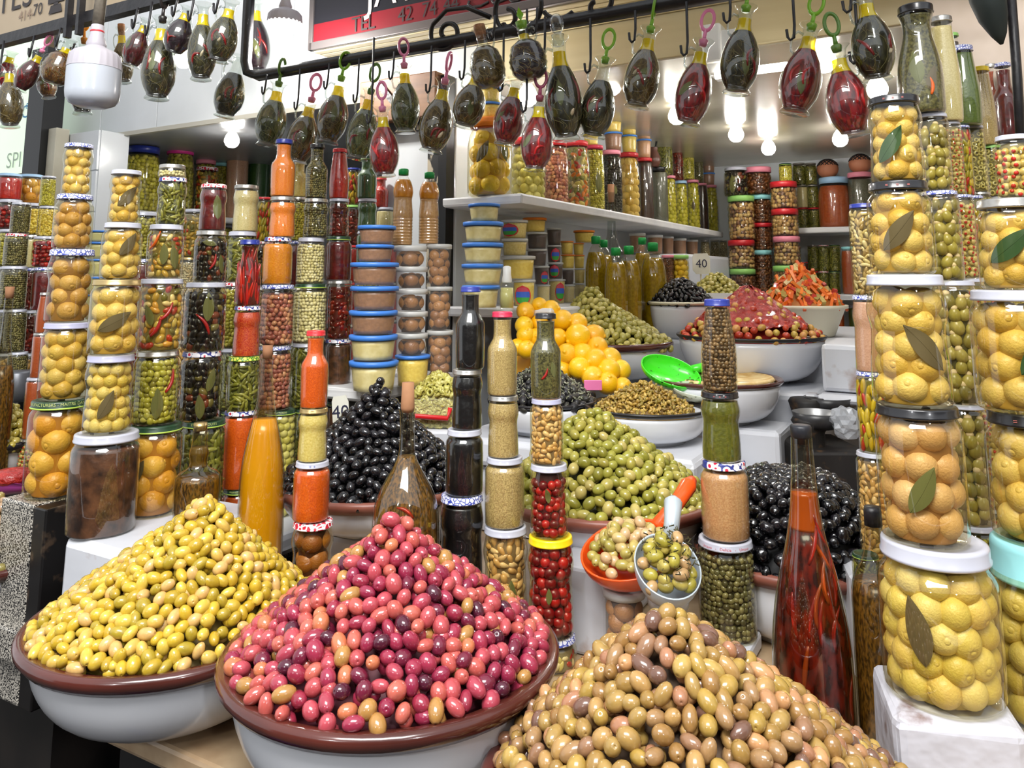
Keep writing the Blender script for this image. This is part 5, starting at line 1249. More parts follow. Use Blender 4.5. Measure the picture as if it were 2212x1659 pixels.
def heap(X, Y, z, R, H, pw, l, w_, cols, kind, label, stufflabel, cat='olive', n_ind=300, dens=1.0, rough=0.25, coat=0.3, hole=True, wr=0.0, core=(60, 50, 20), sub=0.0, bump=0.0, group=None, px=0.0, py=0.0, layers=1.9, noise=0.1, tip=0.0, ztilt=0.0, flat=0.8, names=None, hname=None):
    """a cone of olives: px, py shift the peak; the largest-looking ones are objects, the rest one mass"""
    d = math.sqrt(l*w_)*0.88/math.sqrt(dens); slope = math.sqrt(1+(H/R)**2)
    # denser sampling in plan so that the slope is covered
    n = int(0.86*PI*R*R*slope/(d*d*0.86)); i = np.arange(n)
    rr = R*np.sqrt((i+0.5)/n); th = i*2.39996; pts = np.stack([rr*np.cos(th), rr*np.sin(th)], 1)+rng.normal(0, d*0.3, (n, 2))
    pts = relax(pts, R, d/math.sqrt(slope)*1.02)
    def hz(xy):
        r = np.sqrt(((xy-np.array([px, py])*(1-np.sqrt((xy**2).sum(-1, keepdims=True))/R))**2).sum(-1))/R
        r = np.clip(r, 0, 1); return H*(1-r**pw)+tip*np.exp(-(r/0.12)**2)
    e = 1e-4; z0 = hz(pts); gx = (hz(pts+[e, 0])-z0)/e; gy = (hz(pts+[0, e])-z0)/e
    gx, gy = np.clip(gx, -2, 2), np.clip(gy, -2, 2)
    N = np.stack([-gx, -gy, np.ones(n)], 1); N /= np.linalg.norm(N, axis=1, keepdims=True)
    P_ = np.stack([pts[:, 0], pts[:, 1], z0], 1)+N*(w_*0.12+rng.uniform(-0.22, 0.22, n)*w_)[:, None]
    W = P_+np.array([X, Y, z])
    view = CAMP-W; dist = np.linalg.norm(view, axis=1); vis = (view*N).sum(1)/dist
    score = np.where(vis > -0.05, 1/dist, 0.0)
    if n_ind: order = np.argsort(-score)
    else: order = np.arange(n)
    ms = [mesh(kind, *[q.tolist() if hasattr(q, 'tolist') else q for q in olive_mesh(l*a, w_*b_, hole=hole, wr=wr, seed=k)]) for k, (a, b_) in enumerate(((1, 1), (1.1, 0.95), (0.9, 1.02), (1.0, 1.1)))]
    mo = rnd_mat(kind, cols, rough, coat, 'object', sub=sub, bump=bump, noise=noise); ma = rnd_mat(kind, cols, rough, coat, 'attr', sub=sub, bump=bump, noise=noise)
    places = []
    for rank, k in enumerate(order):
        nv = N[k]; a = np.array([1.0, 0, 0]) if abs(nv[0]) < 0.8 else np.array([0, 1.0, 0])
        t1 = np.cross(nv, a); t1 /= np.linalg.norm(t1); t2 = np.cross(nv, t1); g = rng.uniform(0, 2*PI)
        dirv = t1*math.cos(g)+t2*math.sin(g)+nv*(rng.normal(0, 0.35) if rng.random() < flat else rng.uniform(0.6, 1.6))
        Rm = rot_to(dirv); s = rng.uniform(0.86, 1.12)
        if rank < n_ind and score[k] > 0:
            if names:
                ci = int(rng.integers(0, len(cols))); t_ = z0[k]/H; side = (pts[k, 0]*math.cos(math.atan2(X, Y))-pts[k, 1]*math.sin(math.atan2(X, Y)))/R
                lb = '%s %s %s, %s' % (names[ci], 'near the peak of' if t_ > 0.62 else 'halfway up' if t_ > 0.3 else 'near the rim of', hname, 'left side' if side < -0.3 else 'right side' if side > 0.3 else 'middle')
                o = ob(kind, ms[rank % 4], rnd_mat('%s %d' % (kind, ci), [cols[ci]], rough, coat, 'object', sub=sub, bump=bump, noise=noise), None, tuple(W[k]))
            else:
                lb = label; o = ob(kind, ms[rank % 4], mo, None, tuple(W[k]))
            o.rotation_euler = Matrix(Rm.tolist()).to_euler(); o.scale = (s, s, s)
            tag(o, lb, cat, group or label)
        else: places.append((Rm, P_[k], s, rng.random()))
    # a second layer under the skin closes the gaps
    n2 = int(n*(layers-1))
    for k in range(n2):
        j = rng.integers(0, n); q = P_[j]-N[j]*w_*0.75+np.append(rng.normal(0, d*0.3, 2), 0)
        places.append((rot_to(rng.normal(0, 1, 3)), q, 0.95, rng.random()))
    low = olive_mesh(l, w_, 8, 5, False, wr)
    st = ob(kind+'_mass', merge(kind+'_mass', low, places), ma, None, (X, Y, z)); tag(st, stufflabel, cat, kind='stuff')
    prof = [(0, H-w_*1.1+tip*0.5)]+[(R*t*0.97, max(H*(1-t**pw)-w_*1.1, -0.03)) for t in np.linspace(0.08, 1, 14)]
    c = ob('heap_core', lathe('heap_core', [(R*0.6, -0.035)]+[(a*0.93, b_) for a, b_ in prof[::-1]], 40), pm('core '+kind, core, 0.6), st, (px*0.5, py*0.5, 0)); c['kind'] = 'stuff'
    return st
YEL = [(196, 164, 48), (182, 150, 40), (204, 176, 70), (172, 144, 40), (202, 168, 80), (190, 160, 52), (164, 142, 44), (204, 166, 100)]
PNK = [(174, 70, 80), (150, 46, 70), (186, 96, 82), (106, 30, 52), (192, 112, 76), (162, 60, 76), (136, 38, 64), (180, 84, 76), (168, 124, 66), (76, 26, 44), (174, 74, 78), (142, 42, 62)]
BRN = [(170, 134, 80), (150, 118, 62), (164, 116, 86), (142, 106, 78), (178, 148, 80), (158, 126, 70), (188, 140, 94), (146, 110, 62), (170, 126, 88), (160, 130, 72), (110, 80, 66), (152, 118, 78), (166, 136, 66)]
GRN = [(152, 148, 60), (168, 160, 72), (138, 134, 50), (176, 164, 82), (160, 156, 66), (132, 128, 46), (156, 146, 62), (184, 168, 96)]
GRB = [(166, 156, 74), (150, 142, 62), (180, 168, 90), (138, 130, 56)]
BLK = [(16, 15, 18), (20, 19, 22), (12, 12, 14), (26, 24, 28)]
def near_of(px, py, Yn): return at(px, py, Yn)
# front three
bowl(-0.478, 1.20, 1.028, 0.199, ZC, 'white enamel basin with brown rim heaped with yellow olives', 0.48)
heap(-0.478, 1.205, 1.030, 0.181, 0.150, 1.02, 0.0215, 0.0155, YEL, 'yellow_olive', 'yellow green olive on the front heap left of the pink one', 'yellow green olives filling the front basin beside the pink heap', group='yellow olives in the front basin', names=['golden yellow olive', 'deep yellow olive', 'pale yellow olive', 'olive yellow olive', 'creamy yellow olive', 'golden yellow olive', 'greenish yellow olive', 'tan yellow olive'], hname='the yellow front heap', core=(110, 90, 24), px=0.035, dens=1.1)
bowl(-0.15, 1.06, 1.046, 0.208, ZC, 'white enamel basin with brown rim heaped with pink olives', 0.48)
heap(-0.15, 1.06, 1.048, 0.189, 0.138, 1.05, 0.0225, 0.0175, PNK, 'pink_olive', 'glossy pink or purple olive on the front middle heap', 'pink and purple olives filling the front middle basin', group='pink olives in the front middle basin', names=['rose pink olive', 'magenta olive', 'salmon pink olive', 'dark purple olive', 'orange pink olive', 'rose pink olive', 'magenta olive', 'salmon pink olive', 'tan olive', 'dark purple olive', 'rose pink olive', 'magenta olive'], hname='the pink front heap', core=(96, 34, 48), coat=0.5, rough=0.2, tip=0.012)
bowl(0.186, 0.86, 0.998, 0.222, ZC, 'basin with brown rim heaped with mottled brown olives', 0.5)
heap(0.186, 0.86, 1.0, 0.205, 0.16, 1.15, 0.0225, 0.0165, BRN, 'brown_olive', 'mottled brown olive on the nearest heap', 'mottled brown olives filling the nearest basin', group='brown olives in the nearest basin', names=['light brown olive', 'olive brown olive', 'reddish brown olive', 'dull brown olive', 'golden tan olive', 'olive brown olive', 'pinkish tan olive', 'olive brown olive', 'reddish tan olive', 'golden tan olive', 'dark brown olive', 'dull brown olive', 'greenish tan olive'], hname='the nearest brown heap', core=(80, 58, 36), coat=0.4, rough=0.22, px=-0.03)
# middle row
mboxes = ((-0.283, 1.70, 0.09, 'white stand under the black olive bowl'), (0.175, 1.60, 0.09, 'white stand under the green olive bowl'))
for X_, Y_, z_, lb_ in mboxes:
    o = ob('bowl_stand', bbox_mesh('bowl_stand', -0.1, 0.1, -0.1, 0.1, 0, z_, 0.01), m_box, None, (X_, Y_, ZC+0.001), (0, 0, -TH)); tag(o, lb_, 'stand')
bowl(-0.283, 1.70, 1.092, 0.205, ZC+0.092, 'white bowl with terracotta rim heaped with shiny black olives', 0.5, 'clay')
heap(-0.283, 1.70, 1.086, 0.192, 0.178, 1.05, 0.0255, 0.0185, BLK, 'black_olive', 'shiny black olive on the smooth black heap behind the corked jug', 'shiny black olives filling the terracotta rimmed bowl', group='shiny black olives', names=['shiny black olive']*4, hname='the smooth black heap', core=(6, 6, 8), coat=0.6, rough=0.2, tip=0.02, noise=0.0)
bowl(0.18, 1.60, 1.092, 0.212, ZC+0.092, 'white bowl with terracotta rim heaped with pitted green olives', 0.5, 'clay')
heap(0.18, 1.60, 1.086, 0.196, 0.152, 1.25, 0.0245, 0.019, GRN, 'green_olive', 'pitted green olive on the heap between yellow and caper stacks', 'pitted green olives filling the middle bowl', group='pitted green olives', names=['green olive', 'pale green olive', 'dark green olive', 'yellowish green olive', 'green olive', 'dark green olive', 'green olive', 'pale green olive'], hname='the middle green heap', core=(74, 70, 24), px=-0.03)
bowl(0.49, 1.45, 1.036, 0.168, ZC+0.001, 'bowl with terracotta rim of wrinkled black olives', 0.6, 'clay')
heap(0.49, 1.45, 1.03, 0.157, 0.128, 3.0, 0.023, 0.019, BLK, 'wrinkled_olive', 'wrinkled glossy black olive on the heap behind the red bottle', 'wrinkled black olives filling the bowl behind the red bottle', group='wrinkled black olives', names=['wrinkled black olive']*4, hname='the wrinkled black heap', hole=False, wr=0.13, core=(5, 5, 7), coat=0.8, rough=0.16, bump=0.9, noise=0.0, dens=1.25)
# back row
bowl(0.288, 2.40, 1.315, 0.19, 1.201, 'white bowl with brown rim of green olives behind the lemons', 0.5, 'brown', wall=m_enamel)
heap(0.288, 2.40, 1.31, 0.178, 0.16, 1.2, 0.0245, 0.018, GRB, 'small_green_olive', 'green olive on the back heap beside the oil bottles', 'green olives filling the back bowl beside oil bottles', group='green olives on the back heap', names=['dull green olive', 'dark green olive', 'pale green olive', 'dark green olive'], hname='the back green heap', n_ind=200, core=(70, 64, 24), px=-0.07)
# red stuffing: chickpea-like olives in red paste
bowl(0.70, 2.36, 1.335, 0.212, 1.201, 'white enamel bowl with black rim of red stuffed olives', 0.48, 'black', 0.012)
heap(0.70, 2.36, 1.33, 0.2, 0.135, 1.1, 0.022, 0.019, [(206, 176, 80), (220, 160, 90), (196, 150, 70), (200, 70, 40), (186, 60, 36)], 'stuffed_olive', 'pale stuffed olive coated with red paste on the red heap', 'pale olives sunk in the red paste heap', group='olives in the red heap', names=['pale olive', 'salmon olive', 'tan olive', 'red olive', 'red olive'], hname='the red paste heap', n_ind=120, core=(150, 30, 22), dens=0.45, layers=1.0)
rp = [(0, 0.147)]+[(0.195*t, 0.136*(1-t**1.1)+0.0115) for t in np.linspace(0.06, 0.84, 16)]
V, Fc = lathe_vf(rp[::-1], 64); V = [(x+rng.normal(0, .002), y+rng.normal(0, .002), z+rng.normal(0, .0035)) for x, y, z in V]
pst = ob('red_paste', mesh('red_paste', V, Fc), pm('red harissa', (176, 44, 34), 0.4, c2=(140, 22, 20), scale=60, bump=0.6, coat=0.3), None, (0.70, 2.36, 1.33)); tag(pst, 'coarse red paste covering the back heap', 'paste', kind='stuff')
# herb-coated black olives bowl
bowl(0.075, 2.0, 1.205, 0.135, 1.127, 'white bowl with black rim of herbed black olives', 0.55, 'black', 0.01)
heap(0.075, 2.0, 1.2, 0.127, 0.085, 1.1, 0.024, 0.018, [(20, 19, 22), (30, 28, 30), (44, 42, 36)], 'herbed_olive', 'dull black olive dusted with herbs below the lemons', 'herbed black olives filling the bowl below the lemons', group='herbed black olives', names=['herbed black olive']*3, hname='the herbed heap', n_ind=150, core=(20, 19, 18), hole=False, wr=0.05, rough=0.5, coat=0.1)
def scatter(name, X, Y, z, R, H, pw, n, base, cols, label, cat, rough=0.5, spread=0.004, lift=0.006):
    pl = []
    for i in range(n):
        r = R*math.sqrt(rng.random()); a = rng.uniform(0, 6.283); h = H*(1-(r/R)**pw)
        pl.append((rot_to(rng.normal(0, 1, 3)), np.array([r*math.cos(a), r*math.sin(a), h+lift+rng.uniform(-spread, spread)]), rng.uniform(0.7, 1.3), rng.random()))
    o = ob(name, merge(name, base, pl), rnd_mat(name, cols, rough, 0.1, 'attr'), None, (X, Y, z)); tag(o, label, cat, kind='stuff'); return o
def fl_strip(l, w_): return (lambda v, f: (np.array(v), f))(*box_vf(-w_/2, w_/2, -w_/5, w_/5, -l/2, l/2))
scatter('herb_flakes', 0.075, 2.0, 1.2, 0.125, 0.085, 1.1, 900, fl_strip(0.009, 0.003), [(130, 132, 110), (104, 106, 84), (150, 150, 128)], 'dried herb flakes scattered over the black olives', 'herbs', lift=0.011)
# dish of chopped brown-yellow olives
bowl(0.315, 1.90, 1.205, 0.146, 1.127, 'white enamel dish with black rim of chopped olives', 0.6, 'black', 0.012)
scatter('chopped_olives', 0.31, 1.90, 1.195, 0.112, 0.06, 1.25, 1500, (lambda b: (b[0], b[1]))(blob(6, 3, 0.012, 0.0065, 0.3)), [(176, 142, 62), (150, 116, 46), (196, 164, 84), (122, 96, 40), (160, 134, 60), (140, 120, 50)], 'chopped brown and yellow olive pieces heaped in the dish', 'olives', 0.35, 0.007, 0.0)
co = ob('chopped_core', lathe('chopped_core', [(0.115, -0.03), (0.112, 0.0), (0.07, 0.022), (0.03, 0.045), (0, 0.057)], 32), pm('chopped core', (110, 84, 36), 0.6), None, (0.31, 1.90, 1.195)); tag(co, 'heaped base of the chopped olives', 'olives', kind='stuff')
# bowl with bread crust and scoops
bowl(0.525, 2.09, 1.245, 0.168, 1.136, 'white bowl with brown rim holding a crusty round and scoops', 0.5, 'brown', 0.014)
cr = root('bread_round', 'golden crusty flatbread with fluted edge in the white bowl', 'bread', (0.54, 2.11, 1.235))
V, Fc = lathe_vf([(0, 0.004), (0.1, 0.004), (0.125, 0.008), (0.135, 0.012), (0.14, 0.006), (0.135, 0.0)], 64)
V = [(x, y, z+0.005*math.sin(32*math.atan2(y, x)) if math.hypot(x, y) > 0.11 else z) for x, y, z in V]
ob('crust', mesh('crust', V, Fc), pm('bread crust', (206, 164, 92), 0.6, c2=(236, 214, 160), scale=30), cr)
heap(0.47, 2.08, 1.235, 0.075, 0.03, 1.2, 0.016, 0.011, [(92, 96, 40), (110, 104, 56), (60, 66, 30), (200, 190, 150)], 'herb_salad_piece', 'small herb salad piece', 'chopped herb salad in the white bowl', cat='salad', n_ind=0, core=(70, 74, 34), hole=False)
# scoops
def scoop(name, label, X, Y, z, L_, W_, c, rotz, pitch=0.0, handle=0.1, hc=None, dots=None, cat='scoop', deep=1.0):
    r = root(name, label, cat, (X, Y, z), rotz); r.rotation_euler = (pitch, 0, rotz)
    V, Fc = [], []; nu, nv = 16, 14
    for th_ in (0.0, 0.003):
        for j in range(nv+1):
            t = j/nv; wj = 0.5*W_*(1-0.25*(1-t)**2)*math.sqrt(max(0.0, 1-max(0, (t-0.0))**7)+0.02); 
            for i in range(nu+1):
                a = PI*(i/nu); dep = deep*0.5*W_*(0.75-0.45*t)
                V.append((-(wj-th_)*math.cos(a), -t*L_, -(dep-th_)*math.sin(a)**0.8 if math.sin(a) > 0 else 0.0))
    o1 = (nv+1)*(nu+1)
    for s in (0, 1):
        for j in range(nv):
            for i in range(nu):
                k = s*o1+j*(nu+1)+i; q = (k, k+1, k+nu+2, k+nu+1); Fc.append(q if s else q[::-1])
    for i in range(nu):  # lips
        Fc.append((nv*(nu+1)+i, nv*(nu+1)+i+1, o1+nv*(nu+1)+i+1, o1+nv*(nu+1)+i))
    Fc.append(tuple(range(0, nu+1))[::-1])
    for j in range(nv):
        for e_ in (0, nu):
            a, b_ = j*(nu+1)+e_, (j+1)*(nu+1)+e_; Fc.append((a, b_, o1+b_, o1+a))
    ob('blade', mesh('blade', V, Fc), c, r)
    ob('handle', mesh('handle', *tube_vf([(0, -0.002, -0.012), (0, handle*0.4, -0.004), (0, handle*0.8, 0.004), (0, handle, 0.004)], [0.011, 0.0125, 0.0145, 0.008], 10)), hc or c, r)
    return r
def round_scoop(name, label, X, Y, z, a, b_, dep, c, rot, hpts, hr, hc=None):
    """a rounded scoop: half an ellipsoid shell, rim in the local xy plane, handle from the back rim"""
    r = root(name, label, 'scoop', (X, Y, z)); r.rotation_euler = rot
    prof = [(0, -1)]+[(math.sin(t), -math.cos(t)) for t in np.linspace(0.15, PI/2, 10)]+[(1.0, 0.03), (0.965, 0.03)]+[(0.955*math.sin(t), -0.955*math.cos(t)) for t in np.linspace(PI/2, 0.15, 9)]+[(0, -0.955)]
    V, Fc = lathe_vf(prof, 40); V = [(x*b_, y*a, zz*dep) for x, y, zz in V]
    ob('blade', mesh('blade', V, Fc), c, r)
    ob('handle', mesh('handle', *tube_vf(hpts, hr, 10)), hc or c, r)
    return r
def fill_scoop(R, a, b_, H, cols, kind, label, group, l=0.021, w_=0.0165):
    d = math.sqrt(l*w_)*0.9; M = R.rotation_euler.to_matrix(); base = Vector(R.location)
    for layer in range(3):
        s = 0.9-0.24*layer; n = max(4, int(PI*a*b_*s*s/(d*d)*1.0)); i = np.arange(n)
        p = np.stack([np.sqrt((i+.5)/n)*np.cos(i*2.4), np.sqrt((i+.5)/n)*np.sin(i*2.4)], 1)*s+rng.normal(0, 0.05, (n, 2))
        for k in range(n):
            q = float(p[k, 0]**2+p[k, 1]**2); zz = H*(1-q)*0.5+layer*w_*0.62-w_*0.45+rng.uniform(-.002, .003)
            pos = base+M @ Vector((p[k, 0]*b_*.93, p[k, 1]*a*.93, zz))
            me = cached(('fs', kind, k % 3), lambda: mesh(kind, *[q_.tolist() if hasattr(q_, 'tolist') else q_ for q_ in olive_mesh(l*[1, 1.1, .92][k % 3], w_, hole=True)]))
            o = ob(kind, me, rnd_mat(kind, cols, 0.28, 0.3, 'object'), None, pos); o.rotation_euler = (rng.uniform(0, 6), rng.uniform(0, 6), rng.uniform(0, 6))
            tag(o, label, 'olive', group)
m_or = pm('orange plastic', (232, 84, 24), 0.3, coat=0.3); m_sb = pm('pale blue metal', (196, 208, 216), 0.3, metal=0.3)
c = at(1362, 1186, 1.27)
R_ = round_scoop('orange_scoop', 'orange plastic scoop full of green olives on a tub', c.x, c.y, c.z, 0.066, 0.078, 0.05, m_or, (0.36, -0.22, -0.1), [(0.045, 0.045, -0.008), (0.085, 0.085, -0.004), (0.115, 0.115, 0.006), (0.125, 0.125, 0.008)], [0.012, 0.012, 0.014, 0.007])
fill_scoop(R_, 0.066, 0.078, 0.045, [(180, 160, 90), (164, 148, 74), (188, 164, 106), (150, 138, 66), (194, 160, 116)], 'scooped_olive', 'pale green olive in the orange scoop', 'olives in the orange scoop')
c2_ = at(1442, 1222, 1.18)
R_ = round_scoop('metal_scoop', 'pale blue metal scoop full of herbed olives', c2_.x, c2_.y, c2_.z, 0.056, 0.047, 0.05, m_sb, (0.52, 0.08, 0.0), [(0.012, 0.052, -0.004), (0.016, 0.075, 0.012), (0.02, 0.1, 0.02), (0.021, 0.106, 0.02)], [0.011, 0.012, 0.014, 0.008])
fill_scoop(R_, 0.056, 0.047, 0.045, [(166, 154, 62), (150, 140, 52), (176, 160, 80), (140, 126, 56), (180, 146, 100)], 'herb_scooped_olive', 'herb flecked green olive in the pale blue scoop', 'olives in the pale blue scoop', 0.022, 0.0175)
pl = []
for i in range(110):
    a_, q = rng.uniform(0, 6.28), math.sqrt(rng.random())*0.85
    pl.append((rot_to(rng.normal(0, 1, 3)), np.array([q*0.047*math.cos(a_), q*0.056*math.sin(a_), 0.022*(1-q*q)+0.0205+rng.uniform(-.006, .003)]), rng.uniform(.7, 1.3), rng.random()))
hb_ = ob('herb_bits', merge('herb_bits', fl_strip(0.007, 0.0016), pl), rnd_mat('herb_bits', [(56, 52, 24), (76, 70, 34)], 0.5, 0.0, 'attr'), None, c2_, (0.52, 0.08, 0.0)); tag(hb_, 'dark herb bits on the scooped olives', 'herbs', kind='stuff')
c3 = at(1450, 801, 2.0)
round_scoop('green_scoop', 'bright green plastic scoop with herb flecks over the dish', c3.x, c3.y, c3.z, 0.055, 0.078, 0.035, pm('green plastic', (70, 226, 40), 0.3, c2=(30, 90, 20), scale=110, hard=(0.63, 0.68), coat=0.3), (0.62, 0.25, 0.1), [(0.06, 0.03, -0.004), (0.09, 0.045, 0.0), (0.12, 0.06, 0.0)], [0.011, 0.012, 0.009])
c4 = at(1545, 838, 1.97)
round_scoop('pale_scoop', 'pale plastic scoop with blue handle lying before the herb bowl', c4.x-0.03, c4.y, c4.z-0.004, 0.05, 0.075, 0.03, pm('pale plastic', (216, 224, 206), 0.3, c2=(90, 100, 60), scale=90, hard=(0.6, 0.66)), (0.25, 0.1, 0.0), [(0.06, 0.02, 0.0), (0.1, 0.03, 0.008), (0.14, 0.035, 0.012)], [0.009, 0.01, 0.008], pm('pale blue plastic', (170, 200, 226), 0.3))
# onion bucket carrying the scoops
one(1349, 1268, 1420, 92, 1.27, 'bucket', 'clear', 'brown preserved lemons', 'under the orange scoop', z=ZC+0.001, near=True, label='clear bucket of brown preserved onions under the orange scoop', name='plastic_bucket')
one(1445, 1290, 1420, 88, 1.24, 'bucket', 'clear', 'brown preserved lemons', 'under the metal scoop', z=ZC+0.001, near=True, label='clear bucket of brown preserved onions under the metal scoop', name='plastic_bucket')
wb = ob('white_box', bbox_mesh('white_box', -0.05, 0.05, -0.05, 0.05, 0, 0.13, 0.006), m_box, None, (*at(1275, 1350, 1.38)[:2], ZC+0.001), (0, 0, -TH)); tag(wb, 'plain white box between yellow lidded stack and scoop bucket', 'box')
# tub of carrot pickles
tb_ = at(1730, 658, 2.72); rb = 95*mpp(658, 2.72)
t = root('plastic_basin', 'cream plastic basin heaped with carrot and cauliflower pickles', 'basin', (tb_.x, tb_.y, 1.306))
hb = tb_.z-1.306
ob('body', lathe('body', [(0, 0.003), (rb*0.66, 0), (rb*0.7, 0.006), (rb*0.93, hb-0.012), (rb, hb-0.01), (rb, hb), (rb*0.9, hb), (rb*0.64, 0.012), (0, 0.01)], 48), pm('cream plastic', (226, 220, 196), 0.4), t)
rd = ob('red_board', bbox_mesh('red_board', -0.045, 0.045, -0.004, 0.004, -0.05, 0.0, 0.003), pm('rust board', (150, 66, 38), 0.5), None, at(1690, 690, 2.56)+Vector((0, 0, 0.02))); tag(rd, 'small rust red board tucked under the carrot basin', 'board')
def sticks(n, X, Y, z, R, H, l, w_, cols, kind, label, group, cat):
    base = [mesh(kind, *(lambda v, f: (v, f))(*box_vf(-w_/2*a, w_/2*a, -w_/2, w_/2, -l/2*b_, l/2*b_)), False) for a, b_ in ((1, 1), (1.3, 0.8), (0.9, 1.2))]
    for i in range(n):
        r = R*math.sqrt(rng.random()); a = rng.uniform(0, 6.283); h = H*(1-(r/R)**1.2)
        o = ob(kind, base[i % 3], rnd_mat(kind, cols, 0.4, 0.2, 'object'), None, (X+r*math.cos(a), Y+r*math.sin(a), z+h+rng.uniform(-0.002, 0.008)))
        slope = math.atan(H/R)
        o.rotation_euler = Matrix(rot_to([math.cos(a+rng.uniform(-1.6, 1.6)), math.sin(a+rng.uniform(-1.6, 1.6)), -slope+rng.normal(0, 0.3)]).tolist()).to_euler()
        tag(o, label, cat, group)
rc_ = rb*0.86
sticks(150, tb_.x, tb_.y, tb_.z, rc_, 0.125, 0.05, 0.0095, [(226, 110, 30), (210, 92, 24), (236, 132, 50)], 'carrot_stick', 'orange carrot stick on the pickle heap in the cream basin', 'carrot sticks in the cream basin', 'carrot')
sticks(70, tb_.x, tb_.y, tb_.z, rc_, 0.125, 0.036, 0.014, [(206, 186, 130), (190, 170, 100), (160, 140, 70), (186, 50, 36)], 'cauliflower_piece', 'pale pickled cauliflower piece among carrot sticks', 'cauliflower in the cream basin', 'cauliflower')
cc = ob('pickle_core', lathe('pickle_core', [(rc_, -0.03), (rc_, 0.0), (rc_*0.6, 0.045), (rc_*0.25, 0.09), (0, 0.11)], 32), pm('pickle core', (176, 110, 46), 0.6), None, tb_); tag(cc, 'mixed pickle mass under the carrot sticks', 'pickles', kind='stuff')
# black dried olives in white bowl; small green olives in a tray
kb = at(1472, 652, 2.62)
bowl(kb.x, kb.y, kb.z, 72*mpp(652, 2.62), 1.306, 'white plastic bowl of crinkled black olives before oil bottles', 0.62, 'cream', 0.012)
heap(kb.x, kb.y, kb.z-0.004, 66*mpp(652, 2.62), 0.075, 1.6, 0.022, 0.013, BLK, 'dried_olive', 'crinkled black olive in the white plastic bowl', 'crinkled black olives filling the plastic bowl', group='crinkled black olives', names=['crinkled black olive']*4, hname='the small plastic bowl heap', n_ind=120, hole=False, wr=0.25, core=(5, 5, 7), rough=0.22, coat=0.4, noise=0)
nb = at(1552, 632, 2.92)
tr = root('plastic_tray', 'white plastic tray of small green olives', 'tray', (nb.x, nb.y, 1.306), -TH)
hw = 70*mpp(632, 2.92); hh = nb.z-1.306
ob('body', mesh('body', [(-hw*.85, -.1, 0), (hw*.85, -.1, 0), (hw*.85, .1, 0), (-hw*.85, .1, 0), (-hw, -.12, hh), (hw, -.12, hh), (hw, .12, hh), (-hw, .12, hh), (-hw*.94, -.11, hh), (hw*.94, -.11, hh), (hw*.94, .11, hh), (-hw*.94, .11, hh), (-hw*.8, -.09, .01), (hw*.8, -.09, .01), (hw*.8, .09, .01), (-hw*.8, .09, .01)],
   [(3, 2, 1, 0), (0, 1, 5, 4), (1, 2, 6, 5), (2, 3, 7, 6), (3, 0, 4, 7), (4, 5, 9, 8), (5, 6, 10, 9), (6, 7, 11, 10), (7, 4, 8, 11), (8, 9, 13, 12), (9, 10, 14, 13), (10, 11, 15, 14), (11, 8, 12, 15), (12, 13, 14, 15)], False), pm('white plastic', (232, 232, 228), 0.35), tr)
heap(nb.x-0.005, nb.y, nb.z-0.008, 0.1, 0.075, 1.3, 0.02, 0.017, GRB, 'tray_olive', 'small green olive in the white tray', 'small green olives filling the white tray', group='green olives in the tray', names=['dull green olive', 'dark green olive', 'pale green olive', 'dark green olive'], hname='the tray heap', n_ind=100, core=(70, 64, 24))
# preserved lemons: a steep pile
lem = lathe('lemon', [(0, -0.5), (0.12, -0.485), (0.3, -0.4), (0.44, -0.22), (0.49, 0.0), (0.45, 0.2), (0.33, 0.37), (0.16, 0.46), (0.1, 0.47), (0.085, 0.5), (0.06, 0.53), (0, 0.535)], 22)
ml = rnd_mat('preserved_lemon', [(248, 194, 14), (244, 186, 12), (250, 202, 30), (246, 190, 30), (244, 182, 30)], 0.35, 0.35, 'object', bump=0.25, bscale=30, noise=0.04)
LP = [(1165, 660, 2.22, 32), (1190, 668, 2.22, 36), (1135, 672, 2.2, 36), (1132, 703, 2.17, 36), (1135, 725, 2.15, 36), (1165, 700, 2.2, 38), (1158, 730, 2.16, 38), (1118, 750, 2.14, 34), (1138, 755, 2.12, 36), (1215, 692, 2.2, 42), (1247, 698, 2.2, 40), (1205, 730, 2.16, 38), (1248, 727, 2.15, 50), (1283, 725, 2.18, 44),
 (1225, 765, 2.12, 42), (1258, 765, 2.12, 44), (1290, 750, 2.14, 42), (1285, 778, 2.1, 46), (1252, 795, 2.08, 44), (1318, 775, 2.12, 44), (1315, 800, 2.08, 46), (1280, 815, 2.06, 44), (1340, 800, 2.1, 42), (1312, 828, 2.05, 44), (1345, 835, 2.05, 36), (1190, 765, 2.16, 44), (1215, 800, 2.12, 44), (1170, 790, 2.16, 44)]
for i, (px_, py_, Y_, d_) in enumerate(LP):
    o = ob('preserved_lemon', lem, ml, None, at(px_, py_, Y_), (rng.uniform(0.6, 2.0), rng.uniform(-0.5, 0.5), rng.uniform(-1.2, 1.2)), d_*mpp(py_, Y_)*1.14)
    tag(o, 'bright yellow preserved lemon, %s %s of the pile below the tubs' % ('upper' if py_ < 705 else 'lower' if py_ > 785 else 'middle', 'left' if px_ < 1180+0.4*(py_-660) else 'right' if px_ > 1235+0.4*(py_-660) else 'centre'), 'lemon', 'preserved lemons in a pile')
lc_ = at(1230, 790, 2.25)
b_l = bowl(lc_.x, lc_.y+0.01, 1.24, 0.15, 1.128, 'white basin under the lemon pile', 0.6, 'white')
cone = ob('lemon_mass', lathe('lemon_mass', [(0.15, 0), (0.13, 0.06), (0.07, 0.15), (0, 0.2)], 24), pm('lemon mass', (214, 150, 20), 0.5), None, (at(1200, 800, 2.28).x, 2.28, 1.21)); tag(cone, 'hidden heart of the lemon pile', 'lemons', kind='stuff')
